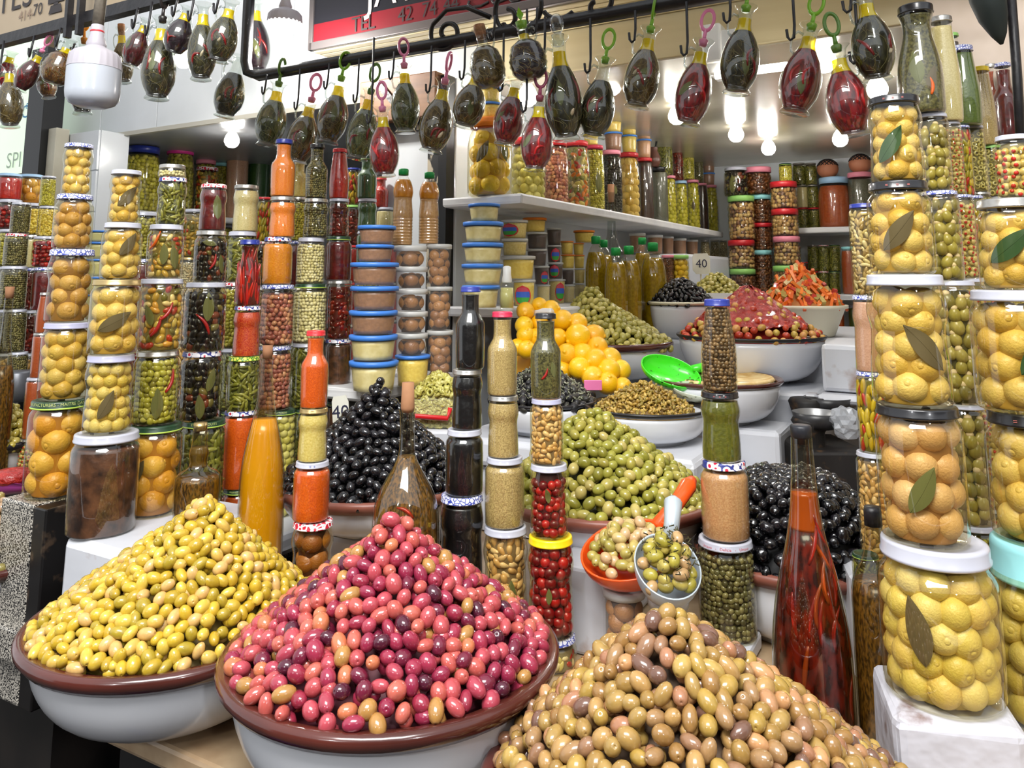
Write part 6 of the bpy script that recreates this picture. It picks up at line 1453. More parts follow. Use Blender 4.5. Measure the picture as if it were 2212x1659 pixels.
pk = ob('pink_card', bbox_mesh('pink_card', -0.022, 0.022, -0.002, 0.002, -0.012, 0.012, 0.001), pm('pink plastic', (226, 120, 170), 0.4), None, at(1281, 832, 1.99)); tag(pk, 'small pink plastic card under the lemons', 'card')
# PET bottles of olive oil
for i, (cx, yt, Y_, wp, yb) in enumerate(((1287, 511, 2.68, 50, 650), (1303, 519, 2.78, 48, 650), (1330, 536, 2.56, 52, 690), (1358, 532, 2.60, 54, 690), (1387, 514, 2.76, 44, 660), (1410, 525, 2.66, 56, 690), (1396, 560, 2.56, 40, 690))):
    pt = at(cx, yt, Y_); w_ = wp*mpp(600, Y_); h_ = pt.z-1.306
    if i == 6: continue
    r = root('oil_bottle', ['bottle of olive oil, green cap, leftmost of the group', 'bottle of olive oil, green cap, behind the leftmost one', 'bottle of olive oil, green cap, front and nearest the green heap', 'bottle of olive oil, green cap, front middle of the group', 'bottle of olive oil, green cap, rear of the group', 'bottle of olive oil, green cap, rightmost of the group'][i], 'bottle', (pt.x, Y_, 1.306), 0.3, 'olive oil bottles')
    Hh = round(h_/w_*5)/5; S = (w_, w_, h_/Hh)
    ob('body', glass_mesh('oilpet', Hh, 28), glass('glass clear'), r, scale=S)
    ob('oil', fill_mesh('oilpet', Hh, 28, top=round(0.84*Hh, 3)), pm('olive oil', (168, 136, 20), 0.12, coat=0.4, c2=(140, 110, 12), scale=9, spec=0.3), r, scale=S)
    ob('cap', lid_mesh(0.2, 0.34, 24, 'plastic'), pm('cap green', (20, 150, 70), 0.35), r, (0, 0, (Hh-0.32)*S[2]), scale=S)
# glass funnel flask with a long neck
fk = at(1322, 545, 2.9); s_ = mpp(500, 2.9)
f = root('glass_flask', 'empty clear flask with long neck behind the oil bottles', 'flask', (fk.x, fk.y, 1.306))
zt = at(1316, 416, 2.9).z-1.306
ob('glass', lathe('glass', [(0, 0.005), (28*s_, 0.0), (32*s_, 0.02), (33*s_, zt*0.45), (28*s_, zt*0.56), (14*s_, zt*0.64), (9.5*s_, zt*0.7), (8*s_, zt*0.95), (9.5*s_, zt)], 28), glass('glass flask', (226, 230, 228), 0.09, 0.9), f)
ob('cork', lathe('cork', [(6.5*s_, zt*0.93), (7.5*s_, zt*0.99), (7.5*s_, zt+0.03), (0, zt+0.03)], 16), LID['cork'][1](), f)
# spray bottle
sp = at(1095, 660, 2.15); s_ = mpp(620, 2.15); r = root('spray_bottle', 'clear spray bottle of pale liquid beside the cream tubs', 'bottle', (sp.x, sp.y, ZL))
ob('body', lathe('body', [(0, 0.002), (14*s_, 0), (15.5*s_, 0.006), (15.5*s_, 48*s_), (13*s_, 56*s_), (9*s_, 60*s_)], 24), glass('glass clear'), r)
ob('liquid', lathe('liquid', [(0, 0.004), (13.5*s_, 0.004), (14*s_, 46*s_), (0, 46*s_)], 24), pm('pale liquid', (206, 200, 130), 0.2), r)
ob('spray_head', lathe('spray_head', [(10*s_, 57*s_), (11*s_, 62*s_), (9*s_, 74*s_), (9*s_, 90*s_), (4*s_, 93*s_), (0, 93*s_)], 16), pm('white plastic', (232, 232, 228), 0.35), r)
# sliced olives in a clear box with a red handle
sb = at(938, 918, 1.93); s_ = mpp(880, 1.93)
r = root('clear_box', 'clear plastic box of sliced green olives with red handle', 'box', (sb.x, sb.y, sb.z), -0.1)
hx, hz_ = 49*s_, 66*s_
ob('body', bbox_mesh('body', -hx, hx, -0.05, 0.05, 0, hz_, 0.008), film('clear box plastic', (226, 226, 216), 0.12, 0.15), r)
ob('handle', mesh('handle', *tube_vf([(-hx*0.95, -0.058, hz_*0.72), (-hx*0.88, -0.062, hz_*0.42), (hx*0.8, -0.062, hz_*0.36), (hx*0.9, -0.058, hz_*0.68)], 0.006, 6)), pm('red plastic', (206, 30, 36), 0.35), r)
pl = []
for i in range(420):
    x, z = rng.uniform(-hx*.93, hx*.93), rng.uniform(0.008, hz_); 
    y = -0.042 if rng.random() < 0.75 else rng.uniform(-0.04, 0.04)
    pl.append((rot_to([rng.normal(0, .5), -1, rng.normal(0, .5)]), np.array([x, y, z]), rng.uniform(0.85, 1.1), rng.random()))
for i in range(320):
    x, y = rng.uniform(-hx, hx), rng.uniform(-0.05, 0.05); h = hz_+0.045*(1-(abs(x-0.01)/hx)**1.5)*(1-(abs(y)/0.055)**2)
    pl.append((rot_to(rng.normal(0, 1, 3)), np.array([x, y, h+rng.uniform(-.006, .004)]), rng.uniform(0.85, 1.1), rng.random()))
cts = ob('contents', merge('olive_slices', torus_vf(0.0065, 0.0028, 10, 5), pl), rnd_mat('slices', [(186, 180, 92), (202, 194, 116), (170, 160, 74)], 0.35, 0.2, 'attr'), r); cts['kind'] = 'stuff'
sl = ob('filling', mesh('filling', *join([box_vf(-hx*.88, hx*.88, -0.036, 0.044, 0.004, hz_-0.004)])), pm('slice core', (120, 112, 56), 0.6), r)
o = ob('bowl_stand', bbox_mesh('bowl_stand', -0.07, 0.07, -0.06, 0.06, 0, sb.z-ZC-0.002, 0.008), m_box, None, (sb.x, sb.y, ZC+0.001), (0, 0, -0.1)); tag(o, 'white stand under the box of sliced olives', 'stand')
# price cards
def card(px, py, Y, wpx, hpx, text, label, rot=0.0, sub=None):
    c = at(px, py, Y); s = mpp(py, Y); r = root('price_card', label, 'price card', c); r.rotation_euler = (0, rot, 0)
    hw_, hh_ = wpx*s/2, hpx*s/2
    V = [(-hw_*.8, -.001, hh_), (hw_*.7, -.001, hh_*1.05), (hw_, -.001, hh_*.6), (hw_*.98, -.001, -hh_), (-hw_*.6, -.001, -hh_), (-hw_, -.001, -hh_*.6), (-hw_, -.001, hh_*.7)]
    n = len(V); V2 = [(x, .0015, z) for x, y, z in V]
    Fc = [tuple(range(n)), tuple(range(2*n-1, n-1, -1))]+[(i, (i+1) % n, n+(i+1) % n, n+i)[::-1] for i in range(n)]
    ob('card', mesh('card', V+V2, Fc, False), pm('price card paper', (222, 222, 210), 0.5, c2=(196, 194, 178), scale=8), r)
    tv, tf = text_vf(text, hh_*1.15); ob('number', mesh('number', [(x, -.0022, y-hh_*0.35) for x, y, _ in tv], tf, False), pm('pen ink', (34, 36, 60), 0.5), r)
card(736, 890, 1.76, 36, 66, '40', 'white price card reading 40 beside the black olives', -0.08)
card(1515, 570, 2.95, 38, 44, '40', 'white price card reading 40 above the tray olives', 0.0)
pn = at(1515, 620, 2.96); st_ = ob('card_stick', mesh('card_stick', *tube_vf([(pn.x, pn.y, 1.32), (pn.x, pn.y, at(1515, 590, 2.96).z)], 0.003, 6)), pm('stick', (200, 190, 160), 0.6)); tag(st_, 'thin stick holding the rear price card', 'stick')
# clay pots with black net caps
def pot(cx, cy, wpx, hpx, Y, label):
    s = mpp(cy, Y); c = at(cx, cy+hpx/2, Y); R_ = wpx*s/2; h = hpx*s
    r = root('clay_pot', label, 'pot', (c.x, Y, c.z))
    ob('body', lathe('body', [(0, 0.0)]+[(R_*math.sin(t_), h/2*(1-math.cos(t_))) for t_ in np.linspace(0.35, 3.0, 12)]+[(0, h)], 28), pm('clay', (186, 120, 88), 0.6), r)
    parts = []
    for k in range(14):
        for sgn in (-1, 1):
            pts = []
            for i in range(9):
                t = i/8; a = 2*PI*k/14+sgn*t*1.3; el = PI/2-t*1.25
                rr = R_*1.02*math.cos(el); pts.append((rr*math.cos(a), rr*math.sin(a), h*(0.5+0.515*math.sin(el))))
            parts.append(tube_vf(pts, R_*0.05, 4, cap=False))
    ob('net', mesh('net', *join(parts)), pm('net black', (24, 20, 24), 0.6), r)
Yp = Yv(1801, 500, 4.24); pot(1789, 365, 44, 42, Yp, 'round clay pot with black net cap on the orange sauce jar')
Yp = Yv(1860, 500, 4.24); pot(1859, 354, 46, 42, Yp, 'round clay pot with black net cap on the herb jar')
jg = at(1413, 360, Yu(1413, 360, -1.19)); r = root('clay_jug', 'brown clay jug with a spoon on the upper shelf jars', 'jug', (jg.x, jg.y, jg.z)); s_ = mpp(340, jg.y)
ob('body', lathe('body', [(0, 0), (10*s_, 0), (14*s_, 10*s_), (14*s_, 20*s_), (8*s_, 34*s_), (9*s_, 42*s_)], 20), pm('brown clay', (92, 54, 40), 0.4), r)
ob('spoon', mesh('spoon', *tube_vf([(0, 0, 20*s_), (8*s_, 0, 62*s_)], 2*s_, 6)), m_iron, r)

# ------------------------------------------------------------------ large bottles standing among the bowls
def tall_bottle(name, label, cx, ybase_z, Y, prof_px, yb, parts):
    pass
LAST = []
def px_lathe(name, label, cx, Y, zbase, prof, fills, cap, near=True, gl=None, tiltx=0.0):
    """prof: [(y_px, halfwidth_px)] from bottom to top"""
    s = mpp(1050, Y); X = at(cx, prof[len(prof)//2][0], Y).x
    r = root(name, label, 'bottle', (X, Y, zbase)); r.rotation_euler = (0, tiltx, 0)
    pts = [(max(hw*mpp(y, Y), 0.0001), at(cx, y, Y).z-zbase) for y, hw in prof]
    pts = [(a, max(b_, 0.0)) for a, b_ in pts]; LAST[:] = pts
    ob('glass', lathe('glass', refine([(0, 0.004)]+pts), 40), gl or glass('glass bottle', (226, 224, 210), 0.08, 0.9), r)
    for nm, y0, y1, m in fills:
        za_, zb2 = at(cx, y0, Y).z-zbase, at(cx, y1, Y).z-zbase
        lo = max(za_, 0.006); q = [(0, lo)]
        for z in np.linspace(lo, zb2, 14): q.append((rad_at(pts, z)*0.94, float(z)))
        q.append((0, zb2)); ob(nm, lathe(nm, q, 32), m, r)
    for nm, pr, m in cap:
        ob(nm, lathe(nm, [(hw*mpp(y, Y), at(cx, y, Y).z-zbase) for y, hw in pr], 24), m, r)
    return r
def zpx(Y): return ZC+0.001
m_yj = pm('yellow juice', (240, 172, 14), 0.25, c2=(226, 150, 8), scale=3, coat=0.3)
def ypx(z, Y, cx=1106):   # pixel row of a height at a depth
    return proj((0, Y, z))[1]
Yb = 1.52; yb = ypx(ZC, Yb)
px_lathe('juice_bottle', 'tall slender bottle of yellow juice with a cork', 570, Yb, ZC+0.001, [(yb, 44), (yb-12, 48), (1100, 49), (1010, 46), (950, 36), (890, 22), (840, 15), (790, 12), (772, 13)], [('juice', yb, 905, m_yj)], [('cork', [(775, 0), (775, 10), (746, 11), (746, 0)], LID['cork'][1]())], gl=glass('glass neck', (240, 236, 224), 0.1, 0.95))
m_herb = pm('herb oil', (142, 100, 38), 0.3, c2=(66, 46, 18), scale=300, hard=(0.40, 0.60), detail=7, stretch=(1, 1, 0.4), coat=0.2)
Yb = 1.30; yb = ypx(ZC, Yb)
r = px_lathe('oil_jug', 'corked pear-shaped bottle of golden oil with herbs and chilli', 878, Yb, ZC+0.001, [(yb, 68), (yb-12, 73), (1190, 74), (1118, 72), (1089, 68), (1060, 59), (1031, 43), (1008, 29), (985, 19), (960, 16), (900, 16), (884, 19)], [('herb_oil', yb, 985, m_herb)], [('cork', [(890, 0), (890, 13), (880, 15), (826, 13), (826, 0)], LID['cork'][1]())])
rf = (lambda P0: lambda q: rad_at(P0, q)*0.95)(list(LAST))
for ang, zz, L_, ro, cl in ((22, 0.13, 0.07, 8, (170, 40, 16)), (-30, 0.10, 0.07, -10, (120, 110, 40)), (5, 0.235, 0.03, 60, (180, 50, 20))):
    ob('chilli', chilli_mesh(rf, zz, L_, 0.0035, 0.15, math.radians(ro)), pm('chilli %d' % cl[0], cl, 0.25, coat=0.3), r, rot=(0, 0, math.radians(ang)))
for ang, zz, L_, ro in ((5, 0.155, 0.05, 50), (-15, 0.12, 0.06, -20), (28, 0.17, 0.045, 70)):
    ob('bay_leaf', leaf_mesh(rf, zz, L_, L_*0.45, math.radians(ro)), LEAFO(), r, rot=(0, 0, math.radians(ang)))
# herb bottle with round shoulder in front of the fourth stack
Yb = 1.47
px_lathe('herb_bottle', 'clear flask of rosemary oil with a bulbous neck', 429, Yb, ZR, [(ypx(ZR, Yb), 44), (ypx(ZR, Yb)-6, 47), (1040, 48), (1022, 44), (1010, 20), (995, 17), (978, 21), (962, 16), (950, 15), (918, 14)], [('herb_oil', 1140, 1030, m_herb), ('neck_oil', 1008, 965, pm('neck oil', (110, 84, 30), 0.3))], [('cap', [(930, 0), (930, 14), (913, 14), (913, 0)], LID['gold'][1]())])
# tall red chilli bottle on the right
m_red = pm('chilli oil', (124, 30, 14), 0.25, c2=(48, 8, 6), scale=110, hard=(0.38, 0.62), detail=6, stretch=(1, 1, 0.4), coat=0.3)
Yb = 1.13; yb = ypx(ZC, Yb)
r = px_lathe('chilli_bottle', 'tall tapered bottle of dark red chilli oil, black stopper', 1742, Yb, ZC+0.001, [(yb, 80), (yb-14, 86), (1430, 84), (1330, 76), (1240, 60), (1170, 42), (1100, 31), (1040, 26), (980, 23), (945, 22)], [('chilli_oil', yb, 1140, m_red), ('clear_oil', 1140, 1062, pm('amber oil', (190, 84, 14), 0.2, coat=0.3))], [('stopper', [(958, 0), (958, 15), (945, 17), (942, 22), (922, 22), (918, 20), (918, 0)], pm('stopper black', (34, 36, 42), 0.4))])
r.rotation_euler = (0, 0.0, 0)
rf = (lambda P0: lambda q: rad_at(P0, q)*0.945)(list(LAST))
for k in range(16):
    ob('chilli', chilli_mesh(rf, random.uniform(0.05, 0.25), 0.055, 0.0035, random.uniform(-0.2, 0.2), random.uniform(-0.5, 0.5)), pm('chilli %d' % (140 if k % 3 else 160), (140, 28, 14) if k % 3 else (160, 64, 18), 0.25, coat=0.3), r, rot=(0, 0, math.radians(random.uniform(-75, 75))))
# dark herb vinegar by the lemons
Yb = 1.10; yb = ypx(ZC, Yb)
r = px_lathe('vinegar_bottle', 'dark bottle of garlic and herbs with gold and black cap', 1893, Yb, ZC+0.001, [(yb, 50), (yb-8, 54), (1290, 54), (1245, 46), (1200, 24), (1150, 18), (1130, 17)], [('herb_oil', yb, 1255, m_herb)], [('cap', [(1135, 0), (1135, 18), (1104, 18), (1094, 16), (1094, 0)], m_iron)])
gg = one(1872, 1195, 1300, 56, 1.22, 'tall', 'green', 'gherkins', 'beside the herb vinegar', z=ZC+0.001)
# corked bottles of the far left stall
Yb = 1.9
px_lathe('corked_bottle', 'corked bottle of herb oil at the far left edge', 6, Yb, 0.886, [(1130, 24), (1120, 26), (840, 25), (800, 20), (740, 11), (700, 9), (640, 8)], [('herb_oil', 1120, 790, m_herb)], [('cork', [(645, 0), (645, 8), (619, 9), (619, 0)], LID['cork'][1]())])
# bowls of the far left stall
def lbowl(cx, yr, Y, R, H, zb2, cols, kind, lab, rim, l=0.022, w_=0.017, n=60):
    c = at(cx, yr, Y); bowl(c.x, c.y, c.z, R, zb2, 'white bowl of %s in the far left stall' % lab, 0.55, rim)
    heap(c.x, c.y, c.z-0.005, R*0.93, H, 1.1, l, w_, cols, kind, lab+' in the far left stall', lab+' filling a far left bowl', group=lab+' far left', n_ind=n, core=(80, 70, 34))
lbowl(-35, 1200, 1.62, 0.13, 0.12, 0.886, [(170, 150, 96), (156, 138, 80), (180, 150, 120), (140, 128, 70)], 'mixed_olive', 'pale mixed olives', 'brown')
lbowl(-30, 948, 1.98, 0.13, 0.12, 1.02, [(166, 150, 60), (150, 136, 50), (178, 162, 80)], 'yellowish_olive', 'yellowish olives', 'black')
o = ob('bowl_stand', bbox_mesh('bowl_stand', -0.1, 0.1, -0.1, 0.1, 0, 1.02-0.887, 0.01), m_dark, None, (*at(-30, 948, 1.98)[:2], 0.886), (0, 0, -TH)); tag(o, 'dark stand under the far left yellowish olives', 'stand')
c5 = at(0, 1030, 1.72); scoop('purple_scoop', 'purple plastic scoop of red paste in the far left stall', c5.x, c5.y, c5.z, 0.12, 0.1, pm('purple plastic', (150, 60, 130), 0.35), 1.75, 0.1, 0.08)
rpz = ob('red_paste', lathe('red_paste', [(0, 0.02), (0.03, 0.015), (0.042, 0.0), (0.03, -0.012), (0, -0.016)], 20), pm('red harissa', (176, 44, 34), 0.4), None, c5+Vector((0.03, -0.005, 0.0))); tag(rpz, 'red paste heaped in the purple scoop', 'paste', kind='stuff')
gj = at(36, 850, 2.2); r = root('grey_pot', 'grey metal pot of black olives in the far left stall', 'pot', (gj.x, gj.y, gj.z-0.02))
ob('body', lathe('body', [(0, 0), (0.035, 0), (0.04, 0.03), (0.036, 0.075), (0.032, 0.08), (0, 0.078)], 24), pm('grey metal', (96, 98, 104), 0.35, metal=0.5), r)
# gas rings, pans and crumpled bag behind the red bottle
def pan(px, py, Y, R, label):
    c = at(px, py, Y); r = root('frying_pan', label, 'pan', c)
    ob('body', lathe('body', [(0, -0.035), (R*.75, -0.035), (R*.9, -0.02), (R, 0.0), (R*.97, 0.0), (R*.86, -0.018), (R*.7, -0.028), (0, -0.028)], 40), pm('black pan', (20, 20, 22), 0.35, c2=(60, 60, 62), scale=14), r)
    ob('inside', lathe('inside', [(0, -0.027), (R*.7, -0.027), (R*.86, -0.017), (R*.965, 0.0005)], 40), pm('pan grey', (150, 150, 150), 0.35, metal=0.6), r)
    ob('handle', mesh('handle', *tube_vf([(R*.95, 0, -0.006), (R+0.05, 0.01, 0.004)], 0.006, 6)), pm('black pan', (20, 20, 22)), r)
pan(1788, 858, 2.05, 0.058, 'black pan with grey inside on the rear gas ring')
pan(1763, 890, 1.92, 0.055, 'black pan with grey inside on the front gas ring')
gs = root('gas_stove', 'sooty black gas stove carrying two pans', 'stove', at(1790, 985, 1.9))
ob('body', bbox_mesh('body', -0.075, 0.075, -0.05, 0.16, -0.08, 0.02, 0.008), pm('soot', (22, 18, 16), 0.6, c2=(70, 50, 30), scale=40, hard=(0.6, 0.72)), gs)
for x_, y_, h_ in ((-0.03, 0.02, 0.105), (0.01, 0.15, 0.13)):
    ob('burner', lathe('burner', [(0.03, 0.02), (0.03, 0.05), (0.045, h_-0.03), (0.04, h_-0.022), (0, h_-0.022)], 18), pm('soot', (22, 18, 16)), gs, (x_, y_, 0))
st2 = ubox('stove_stand', -0.30, 0.1, 1.85, 2.2, ZC+0.001, at(1790, 985, 1.9).z-0.082, pm('dark red cloth', (64, 22, 22), 0.7)); tag(st2, 'dark red stand under the gas stove', 'stand')
import bmesh as _bm
bb = _bm.new(); _bm.ops.create_icosphere(bb, subdivisions=3, radius=0.035)
for v in bb.verts: v.co *= 1+random.uniform(-0.16, 0.16)
me = bpy.data.meshes.new('plastic_bag'); bb.to_mesh(me); bb.free()
pbg = ob('plastic_bag', me, film('bag film', (200, 204, 210), 0.45, 0.15), None, at(1828, 912, 1.86)); tag(pbg, 'crumpled clear plastic bag beside the pans', 'bag')

# ================================================================== hanging bottles
amph = [(0, 0.02), (0.30, 0.0), (0.36, 0.015), (0.34, 0.05), (0.28, 0.10), (0.36, 0.2), (0.46, 0.38), (0.5, 0.62), (0.47, 0.88), (0.38, 1.1), (0.25, 1.28), (0.185, 1.42), (0.175, 1.66), (0.2, 1.76), (0.29, 1.84), (0.30, 1.86)]
roundb = [(0, 0.03), (0.22, 0.0), (0.26, 0.02), (0.38, 0.12)]+[((0.42+0.08*math.sin(PI*(i+0.5)/9))*(1.0 if i % 2 else 0.955), 0.16+0.75*i/9) for i in range(10)]+[(0.38, 0.97), (0.24, 1.08), (0.15, 1.16), (0.14, 1.5), (0.2, 1.58), (0.24, 1.62)]
m_hg = glass('glass hanging', (240, 244, 240), 0.07, 0.85)
def fillprof(pr, z0, z1, k=0.93):
    q = [(0, z0)]
    for z in np.linspace(z0, z1, 18): q.append((rad_at(pr, z)*k, float(z)))
    return q+[(0, z1)]
A_G = lathe('amphora_glass', refine(amph), 32); R_G = lathe('round_glass', roundb, 32)
A_F = lathe('amphora_fill', fillprof(amph, 0.09, 1.30), 28); A_O = lathe('amphora_oil', fillprof(amph, 1.305, 1.58, 0.9), 24)
R_F = lathe('round_fill', fillprof(roundb, 0.06, 1.1), 28); R_O = lathe('round_oil', fillprof(roundb, 1.105, 1.28, 0.9), 24)
HND = tube('handle', [(-0.16, 0, 1.62), (-0.3, 0, 1.66), (-0.4, 0, 1.56), (-0.42, 0, 1.4), (-0.38, 0, 1.24), (-0.28, 0, 1.18)], 0.032, 8)
HNDR = tube('handle', [(-0.13, 0, 1.45), (-0.28, 0, 1.46), (-0.34, 0, 1.34), (-0.32, 0, 1.18), (-0.26, 0, 1.05)], 0.032, 8)
RINGV = join([tube_vf(ring_pts((0, 0, 2.32), 0.2, 24, 'y', 0.85, 1.15), 0.045, 8, True), tube_vf([(0, 0, 1.86), (0, 0, 2.1)], [0.06, 0.045], 8), lathe_vf([(0, 1.74), (0.1, 1.74), (0.13, 1.86), (0.1, 1.89), (0, 1.89)], 16)])
RING = mesh('stopper_ring', *RINGV)
CORKM = lathe('stopper_cork', [(0, 1.6), (0.13, 1.6), (0.17, 1.86), (0.16, 1.98), (0, 1.98)], 16)
BALLM = mesh('stopper_ball', *join([lathe_vf([(0, 1.7), (0.14, 1.7), (0.17, 1.9), (0.08, 1.93)]+[(0.19*math.sin(a), 2.1-0.19*math.cos(a)) for a in np.linspace(0.4, 3.0, 10)]+[(0, 2.29)], 20)]))
LEAFM = mesh('stopper_leaf', *join([lathe_vf([(0, 1.45), (0.12, 1.45), (0.16, 1.66), (0, 1.7)], 12), ([(0, 0, 1.68), (-0.09, -0.02, 1.85), (0, 0.02, 2.1), (0.1, -0.02, 1.85), (0, -0.05, 1.86)], [(0, 1, 4), (0, 4, 3), (1, 2, 4), (4, 2, 3)])]))
af_ = lambda q: rad_at(amph, q)*0.95
CH = [chilli_mesh(af_, zc_, l_, 0.045, b_, ro_) for zc_, l_, b_, ro_ in ((0.5, 0.5, 0.2, 0.4), (0.7, 0.4, -0.25, -0.3), (0.85, 0.5, 0.15, 0.1), (0.45, 0.36, -0.3, -0.9), (0.65, 0.55, 0.1, 0.8))]
LF = [leaf_mesh(lambda q: af_(q)*1.015, zc_, l_, l_*0.45, ro_) for zc_, l_, ro_ in ((0.55, 0.5, 0.3), (0.7, 0.45, -0.8), (0.8, 0.5, 0.1))]
GA = blob(8, 5, 0.2, 0.1, 0.25); GAR = mesh('garlic', GA[0].tolist(), GA[1])
def twig_mesh(pr, zt, n, seed):
    R_ = random.Random(seed); parts = []
    for i in range(n):
        a = R_.uniform(0, 2*PI); z = R_.uniform(0.12, zt-0.1); da = R_.uniform(-0.8, 0.8); dz = R_.uniform(0.15, 0.45)*R_.choice((1, 1, 0.4)); pts = []
        for k in range(5):
            t = k/4; zz = min(z+dz*t, zt); rr = rad_at(pr, zz)*0.945; an = a+da*t+0.15*math.sin(5*t)
            pts.append((rr*math.cos(an), rr*math.sin(an), zz))
        parts.append(tube_vf(pts, 0.008, 4, cap=False))
    return mesh('twigs', *join(parts))
TW = [twig_mesh(amph, 1.28, 110, k) for k in range(3)]; TWR = twig_mesh(roundb, 1.1, 90, 9)
m_tw = {k: pm('twig '+k, c, 0.5) for k, c in (('dark', (104, 92, 52)), ('brown', (134, 112, 66)), ('green', (120, 122, 76)), ('amber', (150, 110, 50)))}
m_hh = glass('glass handle', (226, 232, 230), 0.22, 0.9)
HK = {}
def herbm(name, c1, c2, c3=None):
    return pm('fill '+name, c1, 0.35, c2=c2, scale=14, hard=(0.42, 0.6), detail=8, stretch=(1, 1, 0.35), coat=0.2)
FILLS = {'dark': ('dark herb oil', herbm('dark herbs', (34, 30, 18), (62, 56, 30))), 'brown': ('brown herb oil', herbm('brown herbs', (62, 46, 22), (100, 80, 40))), 'green': ('green herb oil', herbm('green herbs', (52, 56, 28), (96, 98, 54))),
 'red': ('red chilli oil', herbm('red chilli', (140, 18, 24), (86, 10, 20))), 'amber': ('amber spiced oil', herbm('amber', (120, 74, 22), (70, 40, 16))), 'wine': ('wine red oil', herbm('wine', (92, 18, 24), (52, 22, 18))), 'plum': ('plum dark oil', herbm('plum', (48, 28, 40), (28, 18, 22)))}
RINGC = {'green': pm('ring green', (120, 176, 30), 0.3, coat=0.3), 'dgreen': pm('ring dark green', (84, 124, 44), 0.3), 'pink': pm('ring pink', (226, 130, 170), 0.3, coat=0.3), 'plum': pm('ring plum', (150, 62, 90), 0.3), 'orange': pm('ring orange', (236, 150, 20), 0.3), 'black': pm('ring black', (40, 34, 34), 0.3)}
RINGW = {'green': 'lime green ring', 'dgreen': 'dark green ring', 'pink': 'pink ring', 'plum': 'plum ring', 'orange': 'orange ring', 'black': 'black ring', 'cork': 'cork', 'ball': 'glass ball', 'leaf': 'green leaf', None: 'no'}
m_oil = film('clear yellow oil', (250, 226, 16), 0.55, 0.15, (255, 236, 90))
GH = 'flavoured oil bottles hanging from the bars'
SG = 0
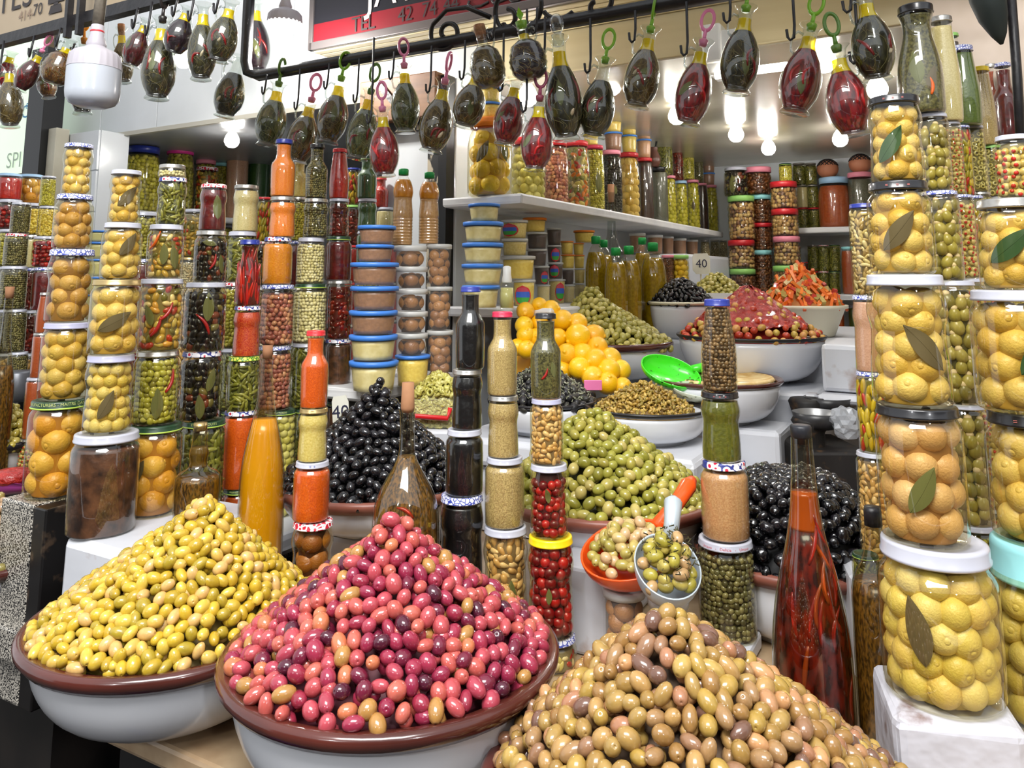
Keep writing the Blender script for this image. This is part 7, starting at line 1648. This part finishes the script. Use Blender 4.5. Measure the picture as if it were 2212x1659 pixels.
def hang(where, bx, by, w_px, tx, ty, v, kind, stop, shape='a', flip=False, oil=True, turn=0.0, hooked=True, empty=False):
    """bx,by: foot centre; tx,ty: lip centre (pixels). v: depth line of the bar"""
    global SG; SG += 1
    Y = Yv((bx+tx)/2, (by+ty)/2, v)
    B, T_ = at(bx, by, Y), at(tx, ty, Y); ax = T_-B; Ln = 1.86 if shape == 'a' else 1.62
    w_ = w_px*mpp((by+ty)/2, Y); sz = ax.length/Ln
    # a bottle seen foreshortened leans towards or away from the viewer instead of shrinking
    lean = 0.0
    if sz < w_*0.86: lean = math.acos(max(0.3, sz/(w_*0.95))); sz = w_*0.95
    roll = math.atan2(ax.x, ax.z)
    lab = 'hanging bottle of %s, %s stopper, %s' % (FILLS[kind][0], RINGW[stop], where)
    r = root('hanging_bottle', uniq(lab), 'bottle', B, 0, GH); rs = random.Random(SG)
    r.rotation_mode = 'XYZ'; r.rotation_euler = (lean, roll, 0)
    sp = ob; S = (w_, w_, sz); rz = (0, 0, (PI if flip else 0)+turn)
    fm = FILLS[kind][1]
    if shape == 'a':
        ob('glass', A_G, m_hg, r, scale=S); f_ = ob('herbs', A_F, fm, r, scale=S)
        if oil and not empty: ob('oil', A_O, m_oil, r, scale=S)
        if kind in m_tw: tw = ob('twigs', TW[SG % 3], m_tw[kind], r, rot=(0, 0, SG), scale=S); tw['kind'] = 'stuff'
        ob('handle', HND, m_hh, r, rot=rz, scale=S)
        if rs.random() < 0.8 or kind in ('red',):
            for k in range(2): ob('chilli', CH[rs.randrange(5)], pm('chilli dark', (124, 20, 18), 0.3, coat=0.2) if kind != 'red' else pm('chilli bright', (176, 26, 28), 0.3), r, rot=(0, 0, rs.uniform(-0.9, 0.9)), scale=S)
        if rs.random() < 0.75: ob('bay_leaf', LF[rs.randrange(3)], LEAFO(), r, rot=(0, 0, rs.uniform(-0.8, 0.8)), scale=S)
        if kind in ('dark', 'brown', 'plum') and rs.random() < 0.7: a = rs.uniform(-0.6, 0.6); ob('garlic', GAR, pm('garlic', (196, 180, 150), 0.4), r, (0.44*w_*math.sin(a), -0.44*w_*math.cos(a), rs.uniform(0.35, 0.8)*sz), (rs.uniform(-1, 1), 0.5, 0), scale=S)
    else:
        ob('glass', R_G, m_hg, r, scale=S); ob('herbs', R_F, fm, r, scale=S)
        if oil: ob('oil', R_O, m_oil, r, scale=S)
        tw = ob('twigs', TWR, m_tw['brown'], r, scale=S); tw['kind'] = 'stuff'
        ob('handle', HNDR, m_hh, r, rot=rz, scale=S)
    if stop in RINGC: ob('stopper', RING, RINGC[stop], r, rot=(0, 0, rs.uniform(-0.5, 0.5) if rs.random() < 0.7 else 1.3), scale=S)
    elif stop == 'cork': ob('stopper', CORKM, LID['cork'][1](), r, scale=S) if shape == 'a' else ob('stopper', CORKM, LID['cork'][1](), r, (0, 0, -0.26*sz), scale=S)
    elif stop == 'ball': ob('stopper', BALLM, glass('glass ball', (232, 236, 236), 0.14, 0.9), r, scale=S)
    elif stop == 'leaf': ob('stopper', LEAFM, RINGC['green'], r, scale=S)
    if hooked:
        # iron hook from the bar into the handle
        bpy_ = Matrix.Translation(B) @ Euler(r.rotation_euler).to_matrix().to_4x4()
        hx = (-0.41 if shape == 'a' else -0.33)*w_*(-1 if flip else 1); hz2 = (1.55 if shape == 'a' else 1.36)*sz
        hp = bpy_ @ Vector((hx*math.cos(turn), hx*math.sin(turn)*(-1 if flip else 1), hz2))
        # nearest point of the bar line (v const): straight up
        zt = bar_z-0.012 if v > 1.4 else 2.112
        top = Vector((hp.x+0.004, hp.y, zt))
        if zt-hp.z > 0.02:
            pts = [top, Vector((hp.x+0.003, hp.y-0.004, hp.z+0.02)), Vector((hp.x, hp.y-0.006, hp.z-0.006)), Vector((hp.x-0.005, hp.y, hp.z-0.009)), Vector((hp.x-0.009, hp.y+0.003, hp.z-0.002)), Vector((hp.x-0.010, hp.y+0.004, hp.z+0.014))]
            h_ = ob('bottle_hook', mesh('bottle_hook', *tube_vf(pts, 0.0028, 6)), m_iron); tag(h_, 'black iron hook of the hanging bottle %s' % where.replace(',', ''), 'hook', 'hooks on the bottle bars')
    return r
V1, V2 = 1.58, 1.09
# neighbouring rail, from the left edge
hang('cut by the left edge', 3, 196, 44, 26, 112, 1.15, 'red', None, hooked=False)
hang('upright at left edge', 22, 276, 54, 20, 140, V2, 'brown', None)
hang('tilted, second from left', 40, 195, 44, 92, 108, V2, 'wine', 'pink')
hang('leaning low beside the menu board', 106, 212, 40, 92, 128, 1.28, 'amber', None)
hang('round body tilted, behind the big lamp', 112, 182, 66, 152, 84, V2, 'amber', None, 'r')
hang('mostly hidden by the big lamp', 178, 248, 56, 182, 84, 1.2, 'dark', 'orange')
hang('small, right of the big lamp', 268, 180, 44, 262, 60, 1.25, 'brown', 'cork')
hang('tilted, left of the tall dark one', 281, 144, 52, 318, 42, V2, 'wine', None)
hang('tall, in front of bright fascia', 338, 216, 72, 352, 38, V2, 'dark', 'black')
hang('tilted, right of the black ringed one', 373, 117, 60, 408, 16, V2, 'plum', None)
hang('upright, left of the bar corner', 434, 174, 62, 440, 8, V2, 'dark', None)
hang('tilted, at the bar corner', 470, 134, 64, 500, 2, V2, 'dark', None)
hang('below the bar corner, empty neck', 484, 254, 64, 518, 120, V1, 'dark', None, oil=False)
hang('amber topped, right of bar corner', 556, 158, 60, 552, 2, 1.9, 'plum', None, hooked=False)
# main bar, left to right
hang('first on main bar', 576, 316, 66, 603, 178, V1, 'green', 'dgreen')
hang('second on main bar', 640, 352, 66, 674, 212, V1, 'brown', 'pink')
hang('third on main bar', 707, 310, 66, 738, 166, V1, 'brown', 'green')
hang('fourth on main bar', 770, 345, 66, 802, 194, V1, 'green', 'dgreen')
hang('fifth on main bar', 832, 382, 66, 826, 232, V1-0.12, 'red', 'pink')
hang('sixth on main bar', 877, 288, 64, 873, 138, V1, 'green', 'pink')
hang('seventh on main bar', 930, 330, 72, 962, 172, V1, 'brown', 'pink')
hang('eighth on main bar', 1002, 276, 70, 1034, 150, V1, 'brown', None)
hang('ribbed globe, left of two', 1062, 190, 78, 1036, 62, V1-0.14, 'brown', 'cork', 'r', flip=True, oil=False)
hang('ribbed globe, right of two', 1148, 172, 84, 1126, 50, V1-0.14, 'plum', 'leaf', 'r', flip=True)
hang('before the bright bulb', 1090, 314, 68, 1116, 170, V1, 'red', None)
hang('lowest, before upper shelf', 1156, 370, 72, 1166, 208, V1-0.12, 'red', 'plum')
hang('largest one on main bar', 1224, 304, 84, 1205, 80, V1-0.05, 'dark', 'ball')
hang('right of the largest one', 1280, 298, 76, 1308, 126, V1, 'dark', 'green', empty=True)
hang('under a wide ring', 1375, 234, 78, 1406, 60, V1, 'brown', 'green')
hang('before the tube light', 1484, 270, 80, 1520, 88, V1, 'red', 'pink')
hang('right of the tube light', 1590, 203, 84, 1612, 14, V1, 'dark', 'green')
hang('above a ceiling bulb', 1715, 246, 88, 1754, 54, V1, 'red', 'green')
hang('mirrored, beside the lemon jars', 1846, 295, 92, 1806, 100, V1-0.08, 'red', 'dgreen', flip=True)
hang('last one, tilted', 1896, 175, 90, 1866, -18, V1-0.06, 'dark', None)
